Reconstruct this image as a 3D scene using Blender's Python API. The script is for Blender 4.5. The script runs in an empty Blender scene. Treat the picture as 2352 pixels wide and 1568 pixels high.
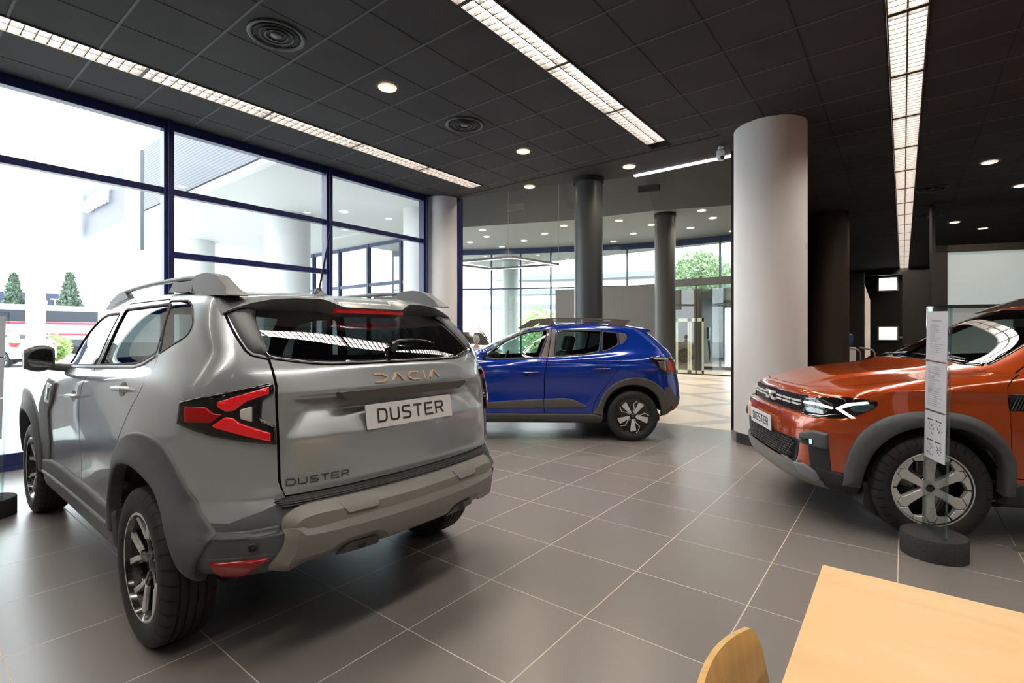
import bpy, bmesh, math, random
import numpy as np
from mathutils import Vector, Matrix, geometry
from mathutils.bvhtree import BVHTree
from mathutils.interpolate import poly_3d_calc
random.seed(7)
SC = bpy.context.scene
COL = SC.collection
PI = math.pi
R = math.radians

# ------------------------------------------------------------------ materials
MATS = {}
def mat(name, col=(.8, .8, .8), rough=.5, metal=0., spec=.5, coat=0., coat_rough=.03, emit=None, estr=0., trans=0., ior=1.45, alpha=1., bump=None, noise=None):
    if name in MATS: return MATS[name]
    m = bpy.data.materials.new(name); m.use_nodes = True
    nt = m.node_tree; b = nt.nodes['Principled BSDF']
    b.inputs['Base Color'].default_value = (*col, 1)
    b.inputs['Roughness'].default_value = rough
    b.inputs['Metallic'].default_value = metal
    b.inputs['Specular IOR Level'].default_value = spec
    b.inputs['Coat Weight'].default_value = coat
    b.inputs['Coat Roughness'].default_value = coat_rough
    b.inputs['Transmission Weight'].default_value = trans
    b.inputs['IOR'].default_value = ior
    b.inputs['Alpha'].default_value = alpha
    if emit:
        b.inputs['Emission Color'].default_value = (*emit, 1)
        b.inputs['Emission Strength'].default_value = estr
    if noise:  # (scale, amount) soft colour mottling
        tc = nt.nodes.new('ShaderNodeTexCoord'); n = nt.nodes.new('ShaderNodeTexNoise')
        n.inputs['Scale'].default_value = noise[0]; n.inputs['Detail'].default_value = 6
        mr = nt.nodes.new('ShaderNodeMapRange')
        mr.inputs['From Min'].default_value = .3; mr.inputs['From Max'].default_value = .7
        mr.inputs['To Min'].default_value = 1 - noise[1]; mr.inputs['To Max'].default_value = 1 + noise[1]
        mx = nt.nodes.new('ShaderNodeMix'); mx.data_type = 'RGBA'; mx.blend_type = 'MULTIPLY'
        mx.inputs['Factor'].default_value = 1; mx.inputs['A'].default_value = (*col, 1)
        nt.links.new(tc.outputs['Object'], n.inputs['Vector']); nt.links.new(n.outputs['Fac'], mr.inputs['Value'])
        nt.links.new(mr.outputs['Result'], mx.inputs['B']); nt.links.new(mx.outputs['Result'], b.inputs['Base Color'])
    if bump:  # (scale, strength, distance)
        tc = nt.nodes.new('ShaderNodeTexCoord'); n = nt.nodes.new('ShaderNodeTexNoise')
        n.inputs['Scale'].default_value = bump[0]; n.inputs['Detail'].default_value = 4
        bp = nt.nodes.new('ShaderNodeBump'); bp.inputs['Strength'].default_value = bump[1]; bp.inputs['Distance'].default_value = bump[2]
        nt.links.new(tc.outputs['Object'], n.inputs['Vector']); nt.links.new(n.outputs['Fac'], bp.inputs['Height'])
        nt.links.new(bp.outputs['Normal'], b.inputs['Normal'])
    MATS[name] = m
    return m

def glass(name, tint=(.9, .97, .95), refl=.08, dark=0., rough=0.):
    """thin architectural / car glass: transparent tint plus a Fresnel mirror, no refraction"""
    if name in MATS: return MATS[name]
    m = bpy.data.materials.new(name); m.use_nodes = True
    nt = m.node_tree; nt.nodes.clear()
    o = nt.nodes.new('ShaderNodeOutputMaterial'); mx = nt.nodes.new('ShaderNodeMixShader')
    t = nt.nodes.new('ShaderNodeBsdfTransparent'); t.inputs[0].default_value = (*tint, 1)
    g = nt.nodes.new('ShaderNodeBsdfGlossy'); g.inputs['Roughness'].default_value = rough
    f = nt.nodes.new('ShaderNodeLayerWeight'); f.inputs['Blend'].default_value = .5
    pw = nt.nodes.new('ShaderNodeMath'); pw.operation = 'POWER'; pw.inputs[1].default_value = 4.0; nt.links.new(f.outputs['Facing'], pw.inputs[0])
    mr = nt.nodes.new('ShaderNodeMapRange'); mr.inputs['To Min'].default_value = refl
    nt.links.new(pw.outputs[0], mr.inputs['Value']); nt.links.new(mr.outputs['Result'], mx.inputs[0])
    nt.links.new(t.outputs[0], mx.inputs[1]); nt.links.new(g.outputs[0], mx.inputs[2]); nt.links.new(mx.outputs[0], o.inputs[0])
    MATS[name] = m
    return m

# ------------------------------------------------------------------ objects
def props(o, label=None, cat=None, group=None, kind=None):
    if label: o['label'] = label
    if cat: o['category'] = cat
    if group: o['group'] = group
    if kind: o['kind'] = kind
    return o
def empty(name, loc=(0, 0, 0), rz=0, label=None, cat=None, group=None):
    o = bpy.data.objects.new(name, None); COL.objects.link(o)
    o.location = loc; o.rotation_euler = (0, 0, rz); o.empty_display_size = .1
    return props(o, label, cat, group)
def link(name, me, m=None, parent=None, loc=None, rot=None):
    o = bpy.data.objects.new(name, me); COL.objects.link(o)
    if m is not None:
        me.materials.clear()
        for x in (m if isinstance(m, (list, tuple)) else [m]): me.materials.append(x)
    if parent: o.parent = parent
    if loc is not None: o.location = loc
    if rot is not None: o.rotation_euler = rot
    return o
def copy_tree(o, parent=None):
    c = o.copy(); COL.objects.link(c)
    if parent: c.parent = parent
    for ch in o.children: copy_tree(ch, c)
    return c

class MB:
    """mesh builder: collects shapes, then becomes one mesh object"""
    def __init__(s): s.v = []; s.f = []; s.mi = []; s.sm = []
    def add(s, vs, fs, mi=0, smooth=False):
        n = len(s.v); s.v += [tuple(v) for v in vs]
        for f in fs: s.f.append([i + n for i in f]); s.mi.append(mi); s.sm.append(smooth)
        return s
    def box(s, lo, hi, mi=0, bev=0.):
        (x0, y0, z0), (x1, y1, z1) = lo, hi
        if bev <= 0:
            vs = [(x0, y0, z0), (x1, y0, z0), (x1, y1, z0), (x0, y1, z0), (x0, y0, z1), (x1, y0, z1), (x1, y1, z1), (x0, y1, z1)]
            return s.add(vs, [(0, 3, 2, 1), (4, 5, 6, 7), (0, 1, 5, 4), (1, 2, 6, 5), (2, 3, 7, 6), (3, 0, 4, 7)], mi)
        bm = bmesh.new(); bmesh.ops.create_cube(bm, size=1)
        for v in bm.verts: v.co = Vector(((x0 + x1) / 2 + v.co.x * (x1 - x0), (y0 + y1) / 2 + v.co.y * (y1 - y0), (z0 + z1) / 2 + v.co.z * (z1 - z0)))
        bmesh.ops.bevel(bm, geom=bm.edges[:], offset=bev, segments=3, affect='EDGES', profile=.5)
        return s.bm(bm, mi)
    def bm(s, bm, mi=0, smooth=False):
        bm.verts.index_update()
        s.add([v.co[:] for v in bm.verts], [[v.index for v in f.verts] for f in bm.faces], mi, smooth); bm.free(); return s
    def prism(s, poly, z0, z1, mi=0, M=None):
        """poly in (a,b), extruded along the third axis of M"""
        n = len(poly); vs = [Vector((a, b, z0)) for a, b in poly] + [Vector((a, b, z1)) for a, b in poly]
        if M is not None: vs = [M @ v for v in vs]
        fs = [list(range(n))[::-1], list(range(n, 2 * n))] + [(i, (i + 1) % n, n + (i + 1) % n, n + i) for i in range(n)]
        return s.add(vs, fs, mi)
    def tube(s, pts, r, seg=10, mi=0, cap=True, smooth=True):
        pts = [Vector(p) for p in pts]; n = len(pts); rr = r if isinstance(r, (list, tuple)) else [r] * n
        vs = []; prev = None
        for i, p in enumerate(pts):
            t = (pts[min(i + 1, n - 1)] - pts[max(i - 1, 0)]).normalized()
            if prev is None:
                a = t.orthogonal().normalized()
            else:
                a = (prev - t * prev.dot(t)).normalized()
            prev = a; b = t.cross(a)
            for k in range(seg):
                an = 2 * PI * k / seg; vs.append(p + (a * math.cos(an) + b * math.sin(an)) * rr[i])
        fs = [(i * seg + k, i * seg + (k + 1) % seg, (i + 1) * seg + (k + 1) % seg, (i + 1) * seg + k) for i in range(n - 1) for k in range(seg)]
        s.add(vs, fs, mi, smooth)
        if cap: s.add(vs[:seg], [list(range(seg))[::-1]], mi); s.add(vs[-seg:], [list(range(seg))], mi)
        return s
    def lathe(s, prof, seg=32, mi=0, M=None, smooth=True, a0=0, a1=2 * PI):
        """prof: (r,z) list, turned about z"""
        full = abs(a1 - a0 - 2 * PI) < 1e-6; m = seg if full else seg + 1; n = len(prof); vs = []
        for k in range(m):
            an = a0 + (a1 - a0) * k / seg
            for r, z in prof: vs.append(Vector((r * math.cos(an), r * math.sin(an), z)))
        if M is not None: vs = [M @ v for v in vs]
        fs = []
        for k in range(seg):
            k2 = (k + 1) % m
            for i in range(n - 1): fs.append((k * n + i, k2 * n + i, k2 * n + i + 1, k * n + i + 1))
        return s.add(vs, fs, mi, smooth)
    def mesh(s, name='m', auto=None):
        me = bpy.data.meshes.new(name); me.from_pydata(s.v, [], s.f)
        me.polygons.foreach_set('material_index', s.mi); me.polygons.foreach_set('use_smooth', s.sm)
        me.update()
        if auto is not None:
            bm = bmesh.new(); bm.from_mesh(me); bmesh.ops.remove_doubles(bm, verts=bm.verts, dist=1e-5)
            for f in bm.faces: f.smooth = True
            for e in bm.edges:
                if len(e.link_faces) == 2: e.smooth = e.calc_face_angle(0) < R(auto)
            bm.to_mesh(me); bm.free()
        return me
    def build(s, name, m, parent=None, auto=None, loc=None, rot=None, **k):
        o = link(name, s.mesh(name, auto), m, parent, loc, rot); return props(o, **k)

def frame_M(o, x, y, z):
    return Matrix(((x[0], y[0], z[0], o[0]), (x[1], y[1], z[1], o[1]), (x[2], y[2], z[2], o[2]), (0, 0, 0, 1)))
def rot_box(mb, c, size, ang, mi=0, axis='Z', bev=0):
    t = MB().box([-q / 2 for q in size], [q / 2 for q in size], bev=bev)
    M = Matrix.Translation(c) @ Matrix.Rotation(ang, 4, axis)
    mb.add([M @ Vector(v) for v in t.v], t.f, mi)
def text_mesh(txt, size, ext=.002, sx=1., track=1., shear=0., bold=0.):
    c = bpy.data.curves.new('t', 'FONT'); c.body = txt; c.size = size; c.extrude = ext; c.align_x = 'CENTER'; c.align_y = 'CENTER'
    c.space_character = track; c.offset = bold; c.resolution_u = 3
    o = bpy.data.objects.new('t', c); COL.objects.link(o)
    dg = bpy.context.evaluated_depsgraph_get(); me = bpy.data.meshes.new_from_object(o.evaluated_get(dg))
    bpy.data.objects.remove(o); bpy.data.curves.remove(c)
    for v in me.vertices: v.co.x *= sx
    return me
def xform(me, M):
    me.transform(M); me.update(); return me
# ------------------------------------------------------------------ car body toolkit
def poly_len(p): return [math.dist(p[i], p[(i + 1) % len(p)]) for i in range(len(p))]
def rounded(poly, r, seg=4):
    """round the corners of a 2-D polygon; r a number or one per corner"""
    n = len(poly); out = []
    for i in range(n):
        p, a, b = Vector(poly[i]), Vector(poly[i - 1]), Vector(poly[(i + 1) % n])
        rr = r[i] if isinstance(r, (list, tuple)) else r
        da, db = (a - p), (b - p); d = min(rr, da.length * .48, db.length * .48)
        if d < 1e-4: out.append(tuple(p)); continue
        A = p + da.normalized() * d; B = p + db.normalized() * d
        for k in range(seg + 1):
            t = k / seg; q = A * (1 - t) ** 2 + p * 2 * t * (1 - t) + B * t * t; out.append(tuple(q))
    return out
def resample(poly, res, closed=True):
    out = []; n = len(poly)
    for i in range(n if closed else n - 1):
        a, b = poly[i], poly[(i + 1) % n]; k = max(1, int(math.ceil(math.dist(a, b) / res)))
        for j in range(k): t = j / k; out.append((a[0] + (b[0] - a[0]) * t, a[1] + (b[1] - a[1]) * t))
    if not closed: out.append(tuple(poly[-1]))
    return out
def signed_area(p): return sum(p[i][0] * p[(i + 1) % len(p)][1] - p[(i + 1) % len(p)][0] * p[i][1] for i in range(len(p))) / 2
def ccw(p): return list(p) if signed_area(p) > 0 else list(p)[::-1]
def in_poly_np(P, poly):
    x, y = P[:, 0], P[:, 1]; c = np.zeros(len(P), bool); n = len(poly)
    for i in range(n):
        x0, y0 = poly[i]; x1, y1 = poly[(i + 1) % n]
        m = (y0 > y) != (y1 > y)
        with np.errstate(divide='ignore', invalid='ignore'):
            xi = (x1 - x0) * (y - y0) / ((y1 - y0) if y1 != y0 else 1e-12) + x0
        c ^= m & (x < xi)
    return c
def dist_poly_np(P, poly):
    d = np.full(len(P), 1e9); n = len(poly)
    for i in range(n):
        a = np.array(poly[i]); b = np.array(poly[(i + 1) % n]); ab = b - a; L = (ab @ ab) or 1e-12
        t = np.clip(((P - a) @ ab) / L, 0, 1); q = P - (a + t[:, None] * ab); d = np.minimum(d, np.hypot(q[:, 0], q[:, 1]))
    return d
def offset_poly(p, w):
    """inward offset of a ccw polygon"""
    p = ccw(p); n = len(p); out = []
    for i in range(n):
        a, b, c = Vector(p[i - 1]), Vector(p[i]), Vector(p[(i + 1) % n])
        e1 = (b - a).normalized(); e2 = (c - b).normalized(); n1 = Vector((-e1.y, e1.x)); n2 = Vector((-e2.y, e2.x))
        m = n1 + n2; L = m.length
        if L < 1e-6: out.append(tuple(b + n1 * w)); continue
        m /= L; out.append(tuple(b + m * w / max(.5, m.dot(n1))))
    return out
def strip(pts, w):
    """closed polygon round an open 2-D polyline"""
    n = len(pts); L = []; Rr = []
    for i in range(n):
        a = Vector(pts[max(i - 1, 0)]); b = Vector(pts[min(i + 1, n - 1)]); t = (b - a).normalized(); nn = Vector((-t.y, t.x)); p = Vector(pts[i])
        L.append(tuple(p + nn * w)); Rr.append(tuple(p - nn * w))
    return L + Rr[::-1]
def smooth_line(pts, n=6):
    """Catmull-Rom through 2-D or 3-D points"""
    P = [Vector(p) for p in pts]; out = []
    for i in range(len(P) - 1):
        p0, p1, p2, p3 = P[max(i - 1, 0)], P[i], P[i + 1], P[min(i + 2, len(P) - 1)]
        for k in range(n):
            t = k / n
            out.append(tuple(.5 * ((2 * p1) + (p2 - p0) * t + (2 * p0 - 5 * p1 + 4 * p2 - p3) * t * t + (3 * p1 - p0 - 3 * p2 + p3) * t ** 3)))
    out.append(tuple(P[-1])); return out
def arc(cx, cy, r, a0, a1, n=24, ry=None):
    ry = ry or r
    return [(cx + r * math.cos(R(a0 + (a1 - a0) * k / n)), cy + ry * math.sin(R(a0 + (a1 - a0) * k / n))) for k in range(n + 1)]

# projections: 2-D coords (a,b) = dot with axes; d = outward direction
class Proj:
    def __init__(s, ua, ub, d, pred=None):
        s.a = Vector(ua); s.b = Vector(ub); s.d = Vector(d).normalized(); s.pred = pred
    def two(s, P): return np.stack([P @ np.array(s.a), P @ np.array(s.b)], 1)
SIDE = Proj((1, 0, 0), (0, 0, 1), (0, 1, 0))
REAR = Proj((0, 1, 0), (0, 0, 1), (-1, 0, 0))
FRONT = Proj((0, 1, 0), (0, 0, 1), (1, 0, 0))
TOP = Proj((1, 0, 0), (0, 1, 0), (0, 0, 1))
q = math.sqrt(.5)
RCORNER = Proj((q, q, 0), (0, 0, 1), (-q, q, 0))
FCORNER = Proj((q, -q, 0), (0, 0, 1), (q, q, 0))

class Hull:
    def __init__(s, rows, creases=(), lvl=4, fix=2, deform=None):
        """rows: list of rings, each a list of (x,y,z) from front centre to rear centre (left half); last ring has y=0"""
        M = len(rows); N = len(rows[0])
        def cage(rows):
            vs = []; idx = {}
            for r in range(M):
                for c in range(N):
                    x, y, z = rows[r][c]
                    if c in (0, N - 1) or r == M - 1: y = 0
                    idx[r, c] = len(vs); vs.append((x, y, z))
            # right side
            for r in range(M):
                for c in range(N):
                    if c in (0, N - 1) or r == M - 1: idx[r, c, 1] = idx[r, c]
                    else:
                        x, y, z = rows[r][c]; idx[r, c, 1] = len(vs); vs.append((x, -y, z))
            fs = []
            for r in range(M - 1):
                for c in range(N - 1):
                    fs.append((idx[r, c], idx[r, c + 1], idx[r + 1, c + 1], idx[r + 1, c]))
                    fs.append((idx[r, c, 1], idx[r + 1, c, 1], idx[r + 1, c + 1, 1], idx[r, c + 1, 1]))
            return vs, fs, idx
        def subdiv(vs, fs, idx, l):
            me = bpy.data.meshes.new('cage'); me.from_pydata(vs, [], fs)
            if creases:
                bm = bmesh.new(); bm.from_mesh(me); bm.verts.ensure_lookup_table(); cl = bm.edges.layers.float.new('crease_edge')
                for (r, c0, c1, wgt) in creases:   # r: row number, or ('c', column) for a crease down a column
                    for c in range(c0, c1):
                        for t in ((), (1,)):
                            k1, k2 = (((r, c), (r, c + 1)) if not isinstance(r, tuple) else ((c, r[1]), (c + 1, r[1])))
                            e = bm.edges.get([bm.verts[idx[k1 + t]], bm.verts[idx[k2 + t]]])
                            if e: e[cl] = wgt
                bm.to_mesh(me); bm.free()
            o = bpy.data.objects.new('cage', me); COL.objects.link(o)
            md = o.modifiers.new('s', 'SUBSURF'); md.levels = l; md.render_levels = l; md.boundary_smooth = 'ALL'
            dg = bpy.context.evaluated_depsgraph_get(); out = bpy.data.meshes.new_from_object(o.evaluated_get(dg))
            bpy.data.objects.remove(o); bpy.data.meshes.remove(me); return out
        cur = [[list(p) for p in r] for r in rows]
        for it in range(fix):
            vs, fs, idx = cage(cur); me = subdiv(vs, fs, idx, 2)
            for r in range(M):
                for c in range(N):
                    L = me.vertices[idx[r, c]].co; T = rows[r][c]
                    for k in range(3): cur[r][c][k] += (T[k] - L[k]) * .7
                    if c in (0, N - 1) or r == M - 1: cur[r][c][1] = 0
            bpy.data.meshes.remove(me)
        vs, fs, idx = cage(cur); me = subdiv(vs, fs, idx, lvl)
        if deform:
            n = len(me.vertices); co = np.empty(n * 3); me.vertices.foreach_get('co', co); co = co.reshape(-1, 3)
            no = np.empty(n * 3); me.vertices.foreach_get('normal', no); no = no.reshape(-1, 3)
            co = deform(co, no); me.vertices.foreach_set('co', co.ravel()); me.update()
        s.me = me
        s.vn = [v.normal.copy() for v in me.vertices]
        s.vc = [v.co.copy() for v in me.vertices]
        s.polys = [tuple(p.vertices) for p in me.polygons]
        s.bvh = BVHTree.FromPolygons(s.vc, s.polys)
    def nrm(s, co, i):
        vi = s.polys[i]; w = poly_3d_calc([s.vc[j] for j in vi], co); n = Vector()
        for a, j in zip(w, vi): n += s.vn[j] * a
        return n.normalized()
    def near(s, co):
        p, n, i, d = s.bvh.find_nearest(co); return p, s.nrm(p, i)
    def shoot(s, pr, a, b):
        """point on the hull for 2-D coordinates seen along a projection"""
        o = pr.a * a + pr.b * b; base = o + pr.d * 6
        p, n, i, d = s.bvh.ray_cast(base, -pr.d)
        if p is None or (p.dot(pr.d) < -.2 and pr is not TOP):
            return s.near(o + pr.d * .9)
        return p, s.nrm(p, i)

def cookie(h, regions, ymin=-1e-4):
    """cut the left half of the hull along region outlines. regions: list of (name, poly, proj, pred(center,normal)->bool).
    returns dict name -> (verts, faces) ; later regions win"""
    bm = bmesh.new(); bm.from_mesh(h.me)
    bmesh.ops.bisect_plane(bm, geom=bm.verts[:] + bm.edges[:] + bm.faces[:], plane_co=(0, 0, 0), plane_no=(0, 1, 0), dist=1e-5, clear_inner=True)
    for name, poly, pr, pred in regions:
        pp = ccw(poly); xs = [p[0] for p in pp]; ys = [p[1] for p in pp]; x0, x1, y0, y1 = min(xs), max(xs), min(ys), max(ys)
        def fb(f):
            A = [v.co.dot(pr.a) for v in f.verts]; B = [v.co.dot(pr.b) for v in f.verts]; return min(A), max(A), min(B), max(B)
        cand = set()
        for f in bm.faces:
            if f.normal.dot(pr.d) < -.15: continue
            a0, a1, b0, b1 = fb(f)
            if a1 < x0 or a0 > x1 or b1 < y0 or b0 > y1: continue
            if pred and not pred(f.calc_center_median(), f.normal): continue
            cand.add(f)
        n = len(pp)
        for i in range(n):
            p, q_ = pp[i], pp[(i + 1) % n]
            if math.dist(p, q_) < 1e-6: continue
            ex0, ex1 = min(p[0], q_[0]) - 1e-4, max(p[0], q_[0]) + 1e-4; ey0, ey1 = min(p[1], q_[1]) - 1e-4, max(p[1], q_[1]) + 1e-4
            e2 = Vector((q_[0] - p[0], q_[1] - p[1])).normalized(); no = pr.a * (-e2.y) + pr.b * e2.x
            no.normalize(); co = pr.a * p[0] + pr.b * p[1]
            sel = []
            for f in cand:
                if not f.is_valid: continue
                a0, a1, b0, b1 = fb(f)
                if a1 < ex0 or a0 > ex1 or b1 < ey0 or b0 > ey1: continue
                s_ = [(v.co - co).dot(no) for v in f.verts]
                if max(s_) < 1e-5 or min(s_) > -1e-5: continue
                sel.append(f)
            if not sel: continue
            g = set(sel)
            for f in sel: g.update(f.edges); g.update(f.verts)
            r = bmesh.ops.bisect_plane(bm, geom=list(g), plane_co=co, plane_no=no, dist=1e-6)
            for x in r['geom']:
                if isinstance(x, bmesh.types.BMFace): cand.add(x)
            cand = {f for f in cand if f.is_valid}
    bm.faces.ensure_lookup_table(); bm.verts.index_update()
    F = list(bm.faces); C = np.array([f.calc_center_median()[:] for f in F]); Nn = np.array([f.normal[:] for f in F]); lab = np.zeros(len(F), int)
    for k, (name, poly, pr, pred) in enumerate(regions):
        m = in_poly_np(pr.two(C), ccw(poly)) & (Nn @ np.array(pr.d) > -.15)
        if pred: m &= np.array([bool(mm) and bool(pred(Vector(c), Vector(n))) for mm, c, n in zip(m, C, Nn)])
        lab[m] = k + 1
    out = {}
    names = ['body'] + [r[0] for r in regions]
    for f, l in zip(F, lab): out.setdefault(names[l], []).append([v.index for v in f.verts])
    V = [v.co.copy() for v in bm.verts]; bm.free()
    return V, out

def panel_mesh(h, V, faces, mirror='none', inset=0., thick=0., norms=True, name='p'):
    """mesh from cut faces. mirror: none / flip (right-hand copy) / both (welded at y=0)"""
    used = sorted({i for f in faces for i in f}); mp = {i: k for k, i in enumerate(used)}
    vs = []; ns = []
    for i in used:
        p, n = h.near(V[i]); vs.append(V[i] - n * inset); ns.append(n)
    fs = [[mp[i] for i in f] for f in faces]
    if mirror in ('flip', 'both'):
        mv = [Vector((v.x, -v.y, v.z)) for v in vs]; mn = [Vector((n.x, -n.y, n.z)) for n in ns]; mf = [f[::-1] for f in fs]
        if mirror == 'flip': vs, ns, fs = mv, mn, mf
        else:
            k = len(vs); vs2 = list(vs); ns2 = list(ns); rm = {}
            for i, v in enumerate(mv):
                if abs(v.y) < 1e-4: rm[i] = i; ns2[i] = Vector((ns2[i].x, 0, ns2[i].z)).normalized()
                else: rm[i] = len(vs2); vs2.append(v); ns2.append(mn[i])
            fs = fs + [[rm[i] for i in f] for f in mf]; vs, ns = vs2, ns2
    if thick:  # rim walls inward along the open border
        cnt = {}
        for f in fs:
            for a, b in zip(f, f[1:] + f[:1]): cnt[a, b] = cnt.get((a, b), 0) + 1
        inner = {}; nv = list(vs); nn = list(ns); ex = []
        for (a, b) in list(cnt):
            if (b, a) not in cnt:
                for x in (a, b):
                    if x not in inner: inner[x] = len(nv); nv.append(vs[x] - ns[x] * thick); nn.append(ns[x])
                ex.append([b, a, inner[a], inner[b]])
        vs, ns = nv, nn; fs = fs + ex
    me = bpy.data.meshes.new(name); me.from_pydata([v[:] for v in vs], [], fs); me.polygons.foreach_set('use_smooth', [True] * len(me.polygons)); me.update()
    if norms: me.normals_split_custom_set_from_vertices([n[:] for n in ns])
    return me

def conform(h, poly, pr, lift=.004, bev=.004, depth=.012, res=.02, base=0., prof=None, name='c', mirror=False, side=1, rings=(), sharp=None):
    """a patch that follows the hull: outline poly (2-D in proj), raised by lift with a rounded edge of width bev"""
    poly = resample(ccw(poly), res); edges = []
    d_in = [bev * .5, bev] if bev > 0 else []
    pts = list(poly); n0 = len(poly)
    for w in d_in:
        q_ = offset_poly(poly, w); q_ = [p for p in q_]; A = np.array(q_)
        ok = in_poly_np(A, poly) & (dist_poly_np(A, poly) > w * .7); pts += [tuple(a) for a, o in zip(A, ok) if o]
    for w in rings:
        q_ = resample(offset_poly(poly, w), res * 1.5); A = np.array(q_); ok = in_poly_np(A, poly) & (dist_poly_np(A, poly) > w * .93); k0 = len(pts); idx = {}
        for i, (a, o) in enumerate(zip(A, ok)):
            if o: idx[i] = len(pts); pts.append(tuple(a))
        edges += [(idx[i], idx[(i + 1) % len(A)]) for i in idx if (i + 1) % len(A) in idx and math.dist(A[i], A[(i + 1) % len(A)]) < res * 2]
    xs = [p[0] for p in poly]; ys = [p[1] for p in poly]
    gx = np.arange(min(xs), max(xs), res); gy = np.arange(min(ys), max(ys), res)
    G = np.array([(x + (res * .5 if j % 2 else 0), y) for j, y in enumerate(gy) for x in gx]).reshape(-1, 2)
    if len(G):
        dg_ = dist_poly_np(G, poly); ok = in_poly_np(G, poly) & (dg_ > max(bev * 1.3, res * .4))
        for w in rings: ok &= np.abs(dg_ - w) > res * .35
        pts += [tuple(a) for a in G[ok]]
    r = geometry.delaunay_2d_cdt([Vector(p) for p in pts], edges, [list(range(n0))], 1, 1e-7)
    P2 = r[0]; tris = [list(f) for f in r[2]]
    A = np.array([p[:] for p in P2]); dist = dist_poly_np(A, poly)
    V = []; N = []
    for (a, b), d in zip(A, dist):
        p, n = h.shoot(pr, a, b)
        if bev > 0:
            t = min(1., d / bev); hh = lift * math.sqrt(max(0, 1 - (1 - t) ** 2))
        else: hh = lift
        if prof: hh += prof(a, b, d)
        V.append(p + n * (base + hh)); N.append(n)
    nrm = pr.d
    # orientation: faces outward
    if tris:
        f = tris[0]; nn = (V[f[1]] - V[f[0]]).cross(V[f[2]] - V[f[0]])
        tot = sum(1 if ((V[f[1]] - V[f[0]]).cross(V[f[2]] - V[f[0]])).dot(N[f[0]]) > 0 else -1 for f in tris)
        if tot < 0: tris = [t[::-1] for t in tris]
    # skirt
    cnt = set()
    for f in tris:
        for a, b in zip(f, f[1:] + f[:1]): cnt.add((a, b))
    inn = {}; ex = []
    if depth > 0:
        for (a, b) in list(cnt):
            if (b, a) not in cnt:
                for x in (a, b):
                    if x not in inn: inn[x] = len(V); V.append(V[x] - N[x] * (depth)); N.append(N[x])
                ex.append([b, a, inn[a], inn[b]])
    if side < 0 or mirror:
        pass
    sd = [(v.x, v.y * side, v.z) for v in V]; fs = tris + ex
    if side < 0: fs = [f[::-1] for f in fs]
    me = bpy.data.meshes.new(name); me.from_pydata(sd, [], fs)
    me.polygons.foreach_set('use_smooth', [True] * len(tris) + [False] * len(ex)); me.update()
    if sharp:
        bm = bmesh.new(); bm.from_mesh(me)
        for e in bm.edges:
            if len(e.link_faces) == 2: e.smooth = e.calc_face_angle(0) < R(sharp)
        bm.to_mesh(me); bm.free()
    return me

def join_meshes(ms, name='j'):
    bm = bmesh.new()
    for m in ms: bm.from_mesh(m); bpy.data.meshes.remove(m)
    me = bpy.data.meshes.new(name); bm.to_mesh(me); bm.free(); return me
def both(h, poly, pr, **k):
    """left and right copies joined into one mesh"""
    return join_meshes([conform(h, poly, pr, side=1, **k), conform(h, poly, pr, side=-1, **k)])
def sym(poly):
    """half outline (y>=0 points from centre to centre) mirrored to a full closed one"""
    return list(poly) + [(-a, b) for a, b in reversed(poly) if abs(a) > 1e-6]

def frame(h, poly, w, pr, **k):
    """a band following a closed outline"""
    P_ = list(poly) + [poly[0]]; ms = []
    i = 0
    while i < len(P_) - 1:
        seg = P_[i:i + 5]
        if len(seg) > 1: ms.append(conform(h, strip(seg, w), pr, **k))
        i += 4
    return join_meshes(ms)
def grow(poly, cx, cz, f): return [(cx + (a - cx) * f, cz + (b - cz) * f) for a, b in poly]
# ------------------------------------------------------------------ wheels
MY = Matrix(((1, 0, 0, 0), (0, 0, 1, 0), (0, 1, 0, 0), (0, 0, 0, 1)))  # (u,v,w) -> (x=u, z=v, y=w)
def tyre_mat():
    if 'tyre' in MATS: return MATS['tyre']
    m = mat('tyre', (.018, .018, .019), .62, spec=.35); nt = m.node_tree; b = nt.nodes['Principled BSDF']
    tc = nt.nodes.new('ShaderNodeTexCoord'); sx = nt.nodes.new('ShaderNodeSeparateXYZ')
    def M_(op, a, b_=None, c=None):
        n = nt.nodes.new('ShaderNodeMath'); n.operation = op
        for i, v in enumerate((a, b_, c)):
            if v is None: continue
            if isinstance(v, (int, float)): n.inputs[i].default_value = v
            else: nt.links.new(v, n.inputs[i])
        return n.outputs[0]
    nt.links.new(tc.outputs['Object'], sx.inputs[0])
    an = M_('ARCTAN2', sx.outputs['Z'], sx.outputs['X']); rr = M_('SQRT', M_('ADD', M_('MULTIPLY', sx.outputs['X'], sx.outputs['X']), M_('MULTIPLY', sx.outputs['Z'], sx.outputs['Z'])))
    ph = M_('ADD', M_('MULTIPLY', an, 34.0), M_('MULTIPLY', M_('ABSOLUTE', sx.outputs['Y']), 30.0))
    s = M_('GREATER_THAN', M_('SINE', ph), .86); outer = M_('GREATER_THAN', M_('ABSOLUTE', sx.outputs['Y']), .058)
    tr = M_('GREATER_THAN', rr, .30); k = M_('MULTIPLY', M_('MULTIPLY', s, outer), tr)
    bp = nt.nodes.new('ShaderNodeBump'); bp.inputs['Strength'].default_value = 1; bp.inputs['Distance'].default_value = .004; bp.invert = True
    nt.links.new(k, bp.inputs['Height']); nt.links.new(bp.outputs['Normal'], b.inputs['Normal'])
    mx = nt.nodes.new('ShaderNodeMix'); mx.data_type = 'RGBA'; mx.inputs['A'].default_value = (.02, .02, .021, 1); mx.inputs['B'].default_value = (.003, .003, .003, 1)
    nt.links.new(k, mx.inputs['Factor']); nt.links.new(mx.outputs['Result'], b.inputs['Base Color'])
    return m
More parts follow.
